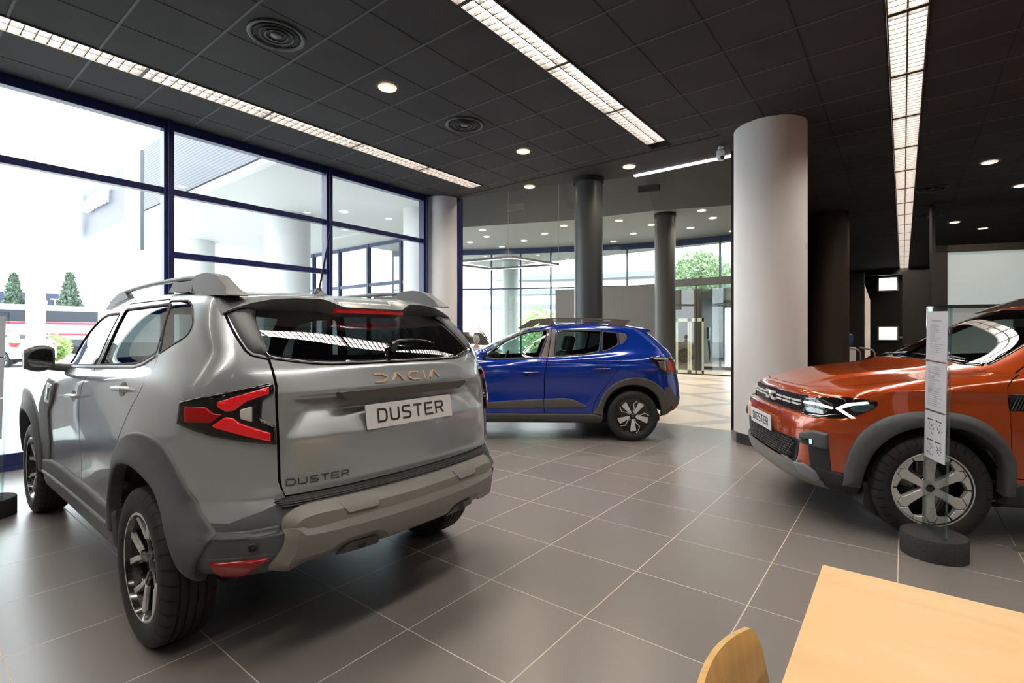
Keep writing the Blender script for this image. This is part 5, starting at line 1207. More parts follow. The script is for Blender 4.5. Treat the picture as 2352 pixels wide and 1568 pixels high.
# ------------------------------------------------------------------ the showroom shell
CZ = 4.0125; HZ = 5.2
def tile_floor():
    m = mat('floor_tiles', (.1, .1, .1), .3); nt = m.node_tree; b = nt.nodes['Principled BSDF']
    geo = nt.nodes.new('ShaderNodeNewGeometry'); sx = nt.nodes.new('ShaderNodeSeparateXYZ'); nt.links.new(geo.outputs['Position'], sx.inputs[0])
    def M_(op, a, b_=None, c=None):
        n = nt.nodes.new('ShaderNodeMath'); n.operation = op
        for i, v in enumerate((a, b_, c)):
            if v is None: continue
            if isinstance(v, (int, float)): n.inputs[i].default_value = v
            else: nt.links.new(v, n.inputs[i])
        return n.outputs[0]
    ux = M_('DIVIDE', M_('SUBTRACT', sx.outputs['X'], -1.824), .6); uy = M_('DIVIDE', M_('SUBTRACT', sx.outputs['Y'], 2.744), .6)
    def line(u): f = M_('FRACT', u); return M_('LESS_THAN', M_('MINIMUM', f, M_('SUBTRACT', 1.0, f)), .0042)
    g = M_('MAXIMUM', line(ux), line(uy))
    wn = nt.nodes.new('ShaderNodeTexWhiteNoise'); cb = nt.nodes.new('ShaderNodeCombineXYZ')
    nt.links.new(M_('FLOOR', ux), cb.inputs[0]); nt.links.new(M_('FLOOR', uy), cb.inputs[1]); nt.links.new(cb.outputs[0], wn.inputs['Vector'])
    ns = nt.nodes.new('ShaderNodeTexNoise'); ns.inputs['Scale'].default_value = 2.5; ns.inputs['Detail'].default_value = 8; nt.links.new(geo.outputs['Position'], ns.inputs['Vector'])
    v = M_('ADD', M_('MULTIPLY', wn.outputs['Value'], .12), M_('ADD', M_('MULTIPLY', ns.outputs['Fac'], .12), .88))
    c1 = nt.nodes.new('ShaderNodeMix'); c1.data_type = 'RGBA'; c1.blend_type = 'MULTIPLY'; c1.inputs['Factor'].default_value = 1; c1.inputs['A'].default_value = (.165, .150, .143, 1); nt.links.new(v, c1.inputs['B'])
    c2 = nt.nodes.new('ShaderNodeMix'); c2.data_type = 'RGBA'; c2.inputs['B'].default_value = (.60, .50, .43, 1); nt.links.new(g, c2.inputs['Factor']); nt.links.new(c1.outputs['Result'], c2.inputs['A'])
    nt.links.new(c2.outputs['Result'], b.inputs['Base Color'])
    r = M_('ADD', M_('MULTIPLY', ns.outputs['Fac'], .01), .285); r2 = M_('ADD', r, M_('MULTIPLY', g, .4)); nt.links.new(r2, b.inputs['Roughness'])
    b.inputs['Specular IOR Level'].default_value = .80
    bp = nt.nodes.new('ShaderNodeBump'); bp.invert = True; bp.inputs['Distance'].default_value = .002; nt.links.new(g, bp.inputs['Height']); nt.links.new(bp.outputs['Normal'], b.inputs['Normal'])
    return m
def hall_floor():
    m = mat('hall_floor', (.62, .56, .50), .30, spec=.5); nt = m.node_tree; b = nt.nodes['Principled BSDF']
    geo = nt.nodes.new('ShaderNodeNewGeometry'); mp = nt.nodes.new('ShaderNodeMapping'); mp.inputs['Rotation'].default_value = (0, 0, .55)
    w = nt.nodes.new('ShaderNodeTexBrick'); w.inputs['Scale'].default_value = .16; w.inputs['Color1'].default_value = (.78, .71, .64, 1); w.inputs['Color2'].default_value = (.76, .69, .62, 1); w.inputs['Mortar'].default_value = (.50, .47, .44, 1)
    w.inputs['Mortar Size'].default_value = .022; w.inputs['Mortar Smooth'].default_value = .1
    nt.links.new(geo.outputs['Position'], mp.inputs[0]); nt.links.new(mp.outputs[0], w.inputs['Vector']); nt.links.new(w.outputs['Color'], b.inputs['Base Color'])
    return m
def S(name, mb, m, **k): return mb.build(name, m, kind='structure', **k)
def box(name, lo, hi, m, bev=0, **k): return S(name, MB().box(lo, hi, bev=bev), m, **k)
def room():
    FT = tile_floor(); CEIL = mat('ceiling_tile', (.046, .045, .046), .85, spec=.2, noise=(1.2, .15)); NAVY = mat('window_navy', (.014, .020, .105), .30, spec=.55)
    DARK = mat('wall_dark', (.020, .017, .015), .55, spec=.3); GREY = mat('hall_grey', (.10, .11, .115), .6, spec=.3); WH = mat('column_white', (.86, .86, .85), .55, spec=.3)
    DCOL = mat('column_dark', (.050, .056, .058), .38, spec=.5)
    # floors
    S('floor', MB().add([(-7.3, -6, 0), (8, -6, 0), (8, 26.6, 0), (-1.9, 26.6, 0), (-1.9, 7.6, 0), (-7.3, 7.6, 0)], [(0, 1, 2, 3, 4, 5)]).box((-7.3, -6, -.12), (8, 26.6, -.02)), FT)
    S('floor_hall', MB().add([(-7.3, 7.05, 0), (-7.3, 7.6, 0), (-1.9, 7.6, 0), (-1.9, 34, 0), (-20, 34, 0), (-20, 9.5, 0), (-9.6, 9.5, 0)], [list(range(7))]), hall_floor())
    # ceiling slab and its grid
    out = [(-7.3, -6), (8, -6), (8, 26.6), (-1.75, 26.6), (-1.75, 7.86), (-3.6, 7.80), (-4.1, 7.72), (-5.0, 7.35), (-7.3, 6.93)]
    mb = MB(); lid = MB()
    def edge(x): return float(np.interp(x, [-7.3, -5.0, -4.1, -3.6, -1.75], [6.93, 7.35, 7.72, 7.80, 7.86]))
    def piece(a, b_, y0=-6., yend=None):
        if b_ <= -1.75:
            xs_ = sorted({a, b_} | {v for v in (-5.0, -4.1, -3.6) if a < v < b_}); mb.prism([(a, y0), (b_, y0)] + [(v, edge(v)) for v in xs_[::-1]], CZ, CZ + .12)
        else: mb.prism([(a, y0), (b_, y0), (b_, 26.6), (a, 26.6)], CZ, CZ + .12)
    piece(-7.3, -6.13); piece(-5.86, -2.81); piece(-2.53, -1.75); piece(-1.75, -.115); piece(.170, 3.2); piece(3.48, 8)
    piece(-6.13, -5.86, 6.67); piece(-2.81, -2.53, 6.86); piece(-.115, .170, 25.9); piece(3.2, 3.48, 10.2)
    mb.prism(out, CZ + .12, CZ + .30); S('ceiling', mb, CEIL)
    BARL = mat('ceiling_bar', (.062, .062, .064), .7); BARD = mat('ceiling_joint_shadow', (.010, .010, .010), .9)  # near-black joint colour paints the shadow lines of the bars along y
    mb = MB(); y = 1.296 - .6 * 12
    strips = [(-6.13, -5.86), (-2.81, -2.53), (-.115, .170), (3.2, 3.48)]
    while y < 26.5:
        x0 = -7.2; xe = 7.9
        ylim = 6.9
        if y > ylim: x0 = -1.7
        segs = []; cur = x0
        for a, b_ in strips:
            if a > cur and a < xe: segs.append((cur, a)); cur = b_
        segs.append((cur, xe))
        for a, b_ in segs: mb.box((a, y - .010, CZ - .004), (b_, y + .010, CZ + .01))
        y += .6
    S('trim_1', mb, BARL)
    mb = MB()
    for x in (-6.74, -6.14, -5.85, -5.248, -4.648, -4.045, -3.44, -2.825, -2.525, -1.925, -1.325, -.725, -.125, .18, .78, 1.38, 1.98, 2.58, 3.18, 3.5, 4.1, 4.7, 5.3, 5.9, 6.5):
        mb.box((x - .005, -6, CZ - .003), (x + .005, 6.9 if x < -1.75 else 26.5, CZ + .01))
    S('trim_2', mb, BARD)
    # soffit lip at the hall side
    mb = MB(); mb.box((-7.2, 6.90, CZ - .006), (-1.9, 6.94, CZ)); S('trim_3', mb, BARD)
    # window wall on the left (x = -7.2)
    def bar(mb, y0, y1, z0, z1, d=.10): mb.box((-7.26, y0, z0), (-7.26 + d, y1, z1), bev=.008)
    ys = [.14, 2.26, 4.45, 6.47]
    GL = glass('window_glass', (.93, .97, .96), .05)
    for i in range(3):
        y0, y1 = ys[i], ys[i + 1]; mb = MB()
        bar(mb, y0 + .05, y1 - .05, 3.90, 4.01, .12); bar(mb, y0 + .05, y1 - .05, 3.11, 3.19); bar(mb, y0 + .05, y1 - .05, .04, .17, .12)
        if i == 1: bar(mb, y0 + .05, y1 - .05, 2.33, 2.41)
        bar(mb, y1 - .055, y1 + .055, .04, 4.01, .14); bar(mb, y1 - .02, y1 + .02, .04, 4.01, .18)
        w = S('window_%d' % (i + 1), mb, NAVY)
        g = MB(); g.add([(-7.215, y0 + .05, .16), (-7.215, y1 - .05, .16), (-7.215, y1 - .05, 3.92), (-7.215, y0 + .05, 3.92)], [(0, 1, 2, 3)]); g.build('pane', GL, w)
    box('wall_left_sill', (-7.32, -6, 0), (-7.10, 6.6, .045), NAVY)
    bar(mbp := MB(), .085, .195, .04, 4.01, .14); S('window_4', mbp, NAVY)
    box('wall_left', (-7.32, -6, .12), (-7.2, .09, CZ), mat('wall_pale', (.82, .85, .88), .6)); box('baseboard_left', (-7.32, -6, 0), (-7.18, .09, .12), NAVY)
    box('wall_left_head', (-7.45, -6, 3.99), (-7.2, 6.95, 4.35), DARK)
    # columns
    def column(c, r, h_, m, name, skirt=True, seg=48, cap=False, z0=0):
        o = S(name, MB().lathe([(r, z0), (r, h_)], seg, M=Matrix.Translation((c[0], c[1], 0))), m)
        if skirt:
            n = int(2 * PI * r / .11); mb = MB()
            for k in range(n):
                a0 = 2 * PI * k / n + .004; a1 = 2 * PI * (k + 1) / n - .004
                vs = [((r + t) * math.cos(a) + c[0], (r + t) * math.sin(a) + c[1], z) for t, z in ((.012, 0), (.012, .13), (0, .13)) for a in (a0, a1)]
                mb.add(vs, [(0, 1, 3, 2), (2, 3, 5, 4)])
            mb.lathe([(r + .004, 0), (r + .004, .128)], 48, M=Matrix.Translation((c[0], c[1], 0)), mi=1)
            mb.build('skirting', [mat('skirting_tile', (.035, .036, .038), .3), mat('skirting_grout', (.35, .33, .3), .8)], o)
        return o
    column((-1.349, 7.09), .42, CZ, WH, 'column_white'); column((-7.11, 6.90), .345, CZ - .01, WH, 'column_white', False)
    column((-4.21, 7.50), .24, 4.05, DCOL, 'column_grey', False); column((-5.95, 15.5), .32, HZ, DCOL, 'column_grey', False); column((-1.32, 12.93), .41, CZ, mat('column_brown', (.032, .023, .016), .4, spec=.45), 'column_brown', False)
    S('trim_4', MB().lathe([(.255, 3.93), (.255, 4.02)], 40, M=Matrix.Translation((-4.21, 7.5, 0))).lathe([(.335, HZ - .10), (.335, HZ)], 40, M=Matrix.Translation((-5.95, 15.5, 0))), DARK)
    box('wall_left_end', (-6.82, 6.95, 0), (-6.76, 7.10, CZ), NAVY)
    # enclosing walls out of the photograph's sight
    WARM = mat('wall_warm', (.74, .65, .56), .7)
    box('wall_back', (-7.3, -6.2, 0), (8, -6, CZ), WARM); box('wall_right', (8, -6.2, 0), (8.2, 26.6, CZ), mat('wall_taupe', (.50, .43, .38), .7))
    box('wall_far', (-1.9, 26.4, 0), (8, 26.7, CZ), DARK)
    box('wall_divider', (-1.95, 7.62, 0), (-1.75, 26.4, CZ), DARK)
    # far corridor
    box('wall_stub_left', (-1.75, 19.0, 0), (-.957, 19.25, 3.29), DARK); box('wall_beam', (-1.75, 25.2, 3.78), (8, 25.45, CZ), DARK)
    box('wall_stub_right', (-.02, 19.0, 0), (.9, 19.25, 3.28), mat('wall_dark2', (.035, .030, .026), .6))
    S('wall_passage', MB().add([(-.02, 19.25, 0), (.22, 24.5, 0), (.22, 24.5, 3.0), (-.02, 19.25, 3.25)], [(0, 1, 2, 3)]), mat('wall_passage', (.16, .14, .13), .6))
    for z in (3.20, 1.12):
        o = S('window_%d' % (7 if z > 2 else 8), MB().box((-.86, 26.34, z), (-.16, 26.4, z + .60), bev=.01), mat('frame_pale', (.45, .38, .36), .5))
        MB().add([(-.80, 26.33, z + .05), (-.22, 26.33, z + .05), (-.22, 26.33, z + .55), (-.80, 26.33, z + .55)], [(0, 1, 2, 3)]).build('pane', mat('bright_pane', (.9, .9, .9), .5, emit=(.95, .98, 1), estr=2.2), o)
    box('trim_5', (-.12, 26.36, 1.22), (.22, 26.4, 1.30), mat('plaque', (.35, .32, .25), .5))
    S('door_1', MB().add([(-.955, 19.28, .62), (-.93, 22.0, .62), (-.93, 22.0, 2.6), (-.955, 19.28, 2.95)], [(0, 1, 2, 3)]), mat('door_lit', (.42, .33, .27), .5, emit=(.9, .72, .55), estr=.22))  # light from within is put into the panel as a weak glow
    # framed partition on the right, ribbed glass above
    a = math.atan2(.5, 1.35); root = None
    M = Matrix.Translation((.44, 13.22, 0)) @ Matrix.Rotation(a, 4, 'Z')
    def pb(mb, x0, x1, z0, z1, t=.05):
        q_ = MB().box((x0, -t, z0), (x1, t, z1)); mb.add([M @ Vector(v) for v in q_.v], q_.f)
    mb = MB(); pb(mb, 0, .06, 0, CZ); pb(mb, .06, .26, 0, 3.16); pb(mb, .06, 3.6, 3.02, 3.16); pb(mb, .06, 3.6, 1.90, 1.97); pb(mb, .06, 3.6, 0, .10); pb(mb, 3.5, 3.6, 0, 3.1)
    pt = S('wall_partition', mb, mat('frame_dark', (.045, .042, .040), .45))
    rg = mat('ribbed_glass', (.40, .45, .44), .10, spec=.5, emit=(.62, .72, .70), estr=.28); mb = MB(); n = 150  # added glow brightens the ribbed glass; no lamp sits in it
    vs = []
    for k in range(n + 1):
        x = .26 + 3.24 * k / n; vs += [M @ Vector((x, -.012 if k % 2 else .012, 1.97)), M @ Vector((x, -.012 if k % 2 else .012, 3.02))]
    mb.add(vs, [(2 * k, 2 * k + 2, 2 * k + 3, 2 * k + 1) for k in range(n)], 0, True); mb.build('ribbed_pane', rg, pt)
    mb = MB(); pb(mb, .26, 3.5, .10, 1.90, .006); mb.build('lower_pane', mat('grey_pane', (.30, .32, .31), .12, spec=.6, emit=(.6, .64, .62), estr=.16), pt)  # emission lifts the tone of this pane, which is no light source
    # ---- hall beyond
    fac = [(-18.5, 14.8), (-14.6, 17.2), (-12.2, 18.4), (-10.6, 19.1), (-9.2, 19.7), (-7.6, 20.15), (-5.6, 20.3), (-3.6, 20.45), (-1.9, 20.5)]
    HC = mat('hall_ceiling', (.15, .16, .155), .6, spec=.3)
    S('ceiling_hall', MB().prism([(-18.5, 10.2), (-12.36, 13.0), (-8.65, 14.46), (-6.1, 14.9), (-3.9, 15.7), (-1.9, 16.2), (-1.9, 22), (-18.5, 22)], HZ, HZ + .1), HC)
    bl = [(-18.5, 10.2), (-12.36, 13.0), (-8.65, 14.46), (-6.1, 14.9), (-3.9, 15.7), (-1.9, 16.2)]; mb = MB()
    for (x0, y0), (x1, y1) in zip(bl[:-1], bl[1:]): mb.add([(x0, y0, HZ), (x1, y1, HZ), (x1, y1 - 1.2, 7.4), (x0, y0 - 1.2, 7.4)], [(0, 1, 2, 3)])
    S('wall_bulkhead', mb, GREY)
    S('ceiling_upper', MB().box((-18.5, 6.9, 7.4), (-1.7, 22, 7.5)), GREY)
    S('wall_slab_edge', MB().prism([(-7.3, 6.97), (-5.0, 7.39), (-4.1, 7.76), (-3.6, 7.84), (-1.75, 7.90), (-1.75, 7.80), (-3.6, 7.74), (-4.15, 7.66), (-5.0, 7.30), (-7.3, 6.9)], CZ + .02, 7.4), GREY)
    S('wall_hall_left', MB().prism([(-7.25, 6.95), (-7.25, 7.1), (-9.55, 9.6), (-20, 9.6), (-20, 9.45), (-9.65, 9.45)], 4.2, 7.4), GREY); box('wall_hall_right', (-1.9, 7.9, CZ), (-1.7, 22, 7.4), GREY)
    mb = MB(); NV2 = mat('mullion_blue', (.03, .05, .12), .4); gl = MB()
    for (x0, y0), (x1, y1) in zip(fac[:-1], fac[1:]):
        L = math.dist((x0, y0), (x1, y1)); k = max(1, round(L / 1.45)); d = Vector((x1 - x0, y1 - y0, 0)).normalized(); an = math.atan2(d.y, d.x)
        for j in range(k):
            p = Vector((x0, y0, 0)).lerp(Vector((x1, y1, 0)), j / k); rot_box(mb, (p.x, p.y, HZ / 2), (.06, .14, HZ), an)
        c = ((x0 + x1) / 2, (y0 + y1) / 2)
        for z, t in ((HZ - .12, .24), (3.42, .06), (.06, .12)): rot_box(mb, (c[0], c[1], z), (L, .08, t), an)
        gl.add([(x0, y0 + .02, 0), (x1, y1 + .02, 0), (x1, y1 + .02, HZ), (x0, y0 + .02, HZ)], [(0, 1, 2, 3)])
    w = S('window_9', mb, NV2); gl.build('pane', glass('hall_glass', (.90, .97, .97), .04), w)
    # low dark wall with a glazed room behind it
    LW = mat('wall_charcoal', (.050, .056, .060), .55)
    S('wall_low', MB().box((-11.29, 17.36, 0), (-6.86, 17.56, 3.2)).box((-6.86, 17.36, 3.06), (-1.95, 17.56, 3.30)), LW)
    mb = MB()
    for x in (-6.83, -5.60, -4.38, -3.2): mb.box((x - .02, 17.40, 0), (x + .02, 17.46, 3.06))
    mb.box((-6.83, 17.40, 0), (-1.95, 17.46, .035)); w = S('window_10', mb, mat('frame_black', (.012, .016, .018), .4))
    MB().add([(-6.83, 17.43, 0), (-1.95, 17.43, 0), (-1.95, 17.43, 3.06), (-6.83, 17.43, 3.06)], [(0, 1, 2, 3)]).build('pane', glass('room_glass', (.82, .92, .90), .12), w)
    MB()
    LG = mat('room_wall_grey', (.24, .25, .27), .6)
    box('wall_room_left', (-7.6, 20.7, 0), (-7.45, 27, 3.1), LG); S('wall_room_back', MB().box((-7.45, 27, 0), (-7.25, 27.2, 3.1)).box((-5.6, 27, 0), (-1.9, 27.2, 3.1)).box((-7.3, 27, 2.75), (-5.6, 27.2, 3.1)), LG)
    box('wall_room_pier', (-7.05, 19.2, 0), (-6.05, 19.5, 3.1), mat('pier_brown', (.045, .036, .028), .5))
    box('ceiling_room', (-7.6, 20.7, 3.1), (-1.9, 27.2, 3.2), HC)
# ------------------------------------------------------------------ ceiling lights, grilles, cameras
def strip_module():
    root = empty('strip_light'); L = 1.22; W_ = .268
    TR_ = mat('tray_white', (.85, .83, .80), .35, emit=(1, .88, .75), estr=22); mb = MB()
    mb.add([(-W_ / 2, -L / 2, .085), (W_ / 2, -L / 2, .085), (W_ / 2, L / 2, .085), (-W_ / 2, L / 2, .085)], [(0, 1, 2, 3)]); tray = mb.build('tray', TR_, root)
    mb = MB(); WT = mat('louvre_metal', (.055, .048, .044), .5)
    for s in (-1, 1): mb.box((s * W_ / 2 - .006, -L / 2, 0), (s * W_ / 2 + .006, L / 2, .09)); mb.box((-W_ / 2, s * L / 2 - .008, 0), (W_ / 2, s * L / 2 + .008, .09))
    mb.build('housing', WT, root); mb = MB(); mb.box((-.006, -L / 2, .01), (.006, L / 2, .06))
    for k in range(1, 14): y = -L / 2 + L * k / 14; mb.box((-W_ / 2, y - .0045, .012), (W_ / 2, y + .0045, .055))
    mb.build('louvre', WT, root)
    TB = mat('tube_light', (1, 1, 1), .3, emit=(1, .93, .84), estr=30)
    for s in (-1, 1):
        mb = MB(); mb.tube([(s * .068, -L / 2 + .03, .066), (s * .068, L / 2 - .03, .066)], .013, 8); mb.build('tube', TB, root)
    return root
def fittings():
    proto = strip_module(); first = True
    rows = [(-5.995, [1.070 + 1.237 * k for k in range(-4, 5)], 'row of fluorescent strips nearest the windows', 'white louvred fluorescent light in the ceiling row nearest the windows'),
            (-2.668, [3.515 + 1.245 * k for k in range(-5, 3)], 'middle row of fluorescent strips', 'white louvred fluorescent light in the middle ceiling row'),
            (.030, [5.800 + 1.255 * k for k in range(-7, 17)], 'long right-hand row of fluorescent strips', 'white louvred fluorescent light in the long right ceiling row'),
            (3.34, [5.800 + 1.255 * k for k in range(-7, 4)], None, None)]
    for x, ysl, grp, lab in rows:
        for i, y in enumerate(ysl):
            o = proto if first else copy_tree(proto); first = False; o.location = (x, y, CZ - .012)
            if grp is None: grp_, lab_ = 'fluorescent strips behind the right edge', 'white louvred fluorescent light out of view to the right'
            else: grp_, lab_ = grp, lab
            props(o, lab_, 'ceiling light', grp_)
    # round downlights
    DG = mat('downlight_glow', (1, 1, 1), .4, emit=(1, .85, .62), estr=26); RM = mat('downlight_ring', (.7, .62, .5), .4, emit=(1, .8, .5), estr=.5)
    def down(r, e=1):
        root = empty('downlight'); MB().lathe([(0, -.004), (r * .82, -.004)], 28).build('lamp_disc', DG, root); MB().lathe([(r * .82, -.004), (r * .84, -.012), (r, -.010), (r * 1.04, 0)], 28).build('ring', RM, root); return root
    p = down(.095); used = False
    spots = [((-4.332, 3.388), 'round warm downlight between the two air diffusers over the silver-grey car'), ((-4.305, 5.775), 'round warm downlight above the antenna side of the blue car'),
             ((-3.387, 7.32), 'round warm downlight beside the top of the nearer dark column'), ((-5.245, 7.218), 'round warm downlight in the soffit left of the nearer dark column'),
             ((1.042, 10.529), 'largest round downlight right of the long light strip'), ((1.644, 12.533), 'round downlight cut by the right edge of the photo'),
             ((.955, 15.659), 'round downlight left of a pair above the ribbed glass'), ((1.555, 16.984), 'round downlight right of a pair above the ribbed glass'), ((1.505, 20.32), 'round downlight lowest, just above the ribbed glass frame')]
    for (x, y), lab in spots:
        o = copy_tree(p) if used else p; used = True; o.location = (x, y, CZ - .004); props(o, lab, 'downlight', None)
    hall = [(-10.86, 12.34), (-11.47, 13.25), (-12.66, 13.68), (-12.31, 15.12), (-10.88, 14.64), (-9.58, 14.06), (-8.41, 13.42), (-6.72, 13.82), (-7.21, 15.91), (-8.39, 16.8), (-6.19, 14.99), (-4.38, 14.11), (-4.4, 15.21), (-5.38, 16.19), (-4.44, 17.53)]
    q_ = down(.13)
    for i, (x, y) in enumerate(hall):
        o = q_ if i == 0 else copy_tree(q_); o.location = (x * 1.117, y * 1.117, HZ - .004); props(o, 'small warm downlight in the grey ceiling of the far hall', 'downlight', 'downlights in the far hall ceiling')
    HD = [(-12.1, 13.8), (-13.0, 15.5), (-10.7, 15.7), (-9.4, 15.0), (-7.5, 15.4), (-9.4, 18.8), (-4.9, 15.8), (-6.0, 18.1), (-4.9, 19.5), (-8.0, 17.8)]
    for x, y, z, e in [(-4.3, 3.4, CZ, 40), (-4.3, 5.8, CZ, 40), (1.04, 10.5, CZ, 40), (1.6, 12.5, CZ, 40), (-5.25, 7.22, CZ, 40), (-3.39, 7.32, CZ, 40)] + [(x, y, HZ, 260) for x, y in HD] + [(-6.2, 23, 3.1, 200), (-4.0, 10.5, 7.3, 500), (-8.5, 11.0, 7.3, 400)]:  # spots away from the fitted downlights are added fill for hall and room
        l = bpy.data.lights.new('downlight_and_fill_beam', 'SPOT'); l.energy = e; l.color = (1, .82, .62); l.spot_size = R(140); l.spot_blend = .8; l.shadow_soft_size = .09
        o = bpy.data.objects.new('downlight_and_fill_beam', l); COL.objects.link(o); o.location = (x, y, z - .05)
    # air diffusers
    def diffuser(r, m):
        root = empty('air_diffuser'); MB().lathe([(r * 1.0, 0), (r, -.012), (r * .93, -.018), (r * .86, -.006)], 48).build('rim', m, root)
        for k, f in enumerate((.76, .56, .36)):
            MB().lathe([(r * f, -.002 - .004 * k), (r * (f + .04), -.012), (r * (f - .08), .018), (r * (f - .10), .02)], 40).build('cone', m, root)
        MB().lathe([(0, -.008), (r * .20, -.008), (r * .20, .01)], 30).build('centre_disc', m, root); MB().lathe([(0, -.001), (r * .9, -.001)], 40).build('dark_throat', mat('throat', (.006, .006, .006), .8), root)
        return root
    dm = mat('diffuser_black', (.045, .046, .048), .5)
    d0 = diffuser(.235, dm)
    for i, (x, y, lab) in enumerate([(-4.346, 2.196, 'large round black air diffuser nearest the camera'), (-4.342, 4.589, 'round black air diffuser between the two downlights'), (.407, 11.8, 'round black air diffuser right of the long light strip'), (.45, 14.5, 'faint round black air diffuser behind the one by the light strip')]):
        o = d0 if i == 0 else copy_tree(d0); o.location = (x, y, CZ - .003); props(o, lab, 'air vent')
    for (x, y, z), lab in (((-9.8, 12.7, 5.45), 'flat grey air grille high on the bulkhead behind the left white column'), ((-8.3, 13.9, 5.5), 'flat grey air grille left of the nearer dark column'), ((-6.0, 14.35, 5.75), 'flat grey air grille right of the nearer dark column')):
        root = empty('wall_grille', (x, y, z), .35, lab, 'air vent'); MB().box((-.32, -.02, -.10), (.32, .02, .10)).build('grille_frame', mat('grille_grey', (.05, .055, .06), .5), root)
        mb = MB()
        for k in range(5): mb.box((-.29, -.03, -.08 + k * .036), (.29, -.018, -.068 + k * .036))
        mb.build('grille_slats', mat('grille_grey2', (.10, .11, .115), .5), root)
    # security cameras
    def cam_white(loc, rz, lab, dome=False):
        root = empty('security_camera', loc, rz, lab, 'camera'); W_ = mat('camera_white', (.75, .76, .77), .35)
        if dome:
            MB().lathe([(0, 0), (.045, 0), (.06, -.02), (.055, -.07), (.03, -.10), (0, -.105)], 24, M=Matrix.Rotation(R(90), 4, 'Y')).build('sensor_body', W_, root)
        else:
            MB().box((-.03, -.03, -.03), (.03, .03, 0), bev=.006).tube([(0, 0, -.02), (0, 0, -.06)], .012, 8).build('mount', W_, root)
            MB().lathe([(0, -.05), (.05, -.05), (.055, -.07), (.053, -.15), (.035, -.19), (0, -.20)], 24).build('camera_body', W_, root)
            MB().lathe([(0, 0), (.026, 0), (.022, .015), (0, .018)], 20, M=Matrix.Translation((.0, -.045, -.165)) @ Matrix.Rotation(R(110), 4, 'X')).build('camera_lens', BLK, root)
    pc = (-2.02, 7.35, CZ); cam_white(pc, .66, 'white security camera hanging under the soffit left of the white column')
    cam_white((-.93, 7.06, 2.46), 0, 'small white motion sensor on the side of the large white column', True)
    # thin lit line at the slab edge
    mb = MB(); mb.box((-3.5, 7.74, CZ - .03), (-1.76, 7.80, CZ - .004)); o = mb.build('edge_light', mat('edge_light', (.9, .9, 1), .4, emit=(.93, .90, 1), estr=2.2), None, label='thin white light line along the soffit edge left of the white column', cat='ceiling light')
    # hanging triangular light frame in the hall
    root = empty('hanging_light_frame', (-6.5, 8.5, 2.9), 0, 'thin triangular light frame hanging on wires in the far hall', 'pendant light')
    A, B_, C_, D_ = (-5.9 + 6.5, 9.2 - 8.5, 0), (-7.54 + 6.5, 8.84 - 8.5, 0), (-7.72 + 6.5, 7.5 - 8.5, 0), (-6.05 + 6.5, 7.75 - 8.5, 0)
    for P_, Q_ in ((A, B_), (B_, C_), (C_, D_), (D_, A)):
        d = Vector(Q_) - Vector(P_); an = math.atan2(d.y, d.x); mid = (Vector(P_) + Vector(Q_)) / 2; mb = MB(); rot_box(mb, mid, (d.length, .035, .045), an); b_ = mb.build('profile', mat('profile_grey', (.25, .25, .26), .4), root)
        mb = MB(); rot_box(mb, mid - Vector((0, 0, .026)), (d.length, .03, .008), an); mb.build('light_line', mat('profile_light', (1, 1, 1), .4, emit=(1, .96, 1), estr=2.0), root)
    MB().tube([(A[0], A[1], 0), (A[0], A[1], 4.4)], .004, 5).build('wire', mat('wire', (.4, .4, .4), .4), root); MB().tube([(D_[0] - .1, D_[1], 0), (D_[0] - .1, D_[1], 4.4)], .004, 5).build('wire', mat('wire', (.4, .4, .4), .4), root)
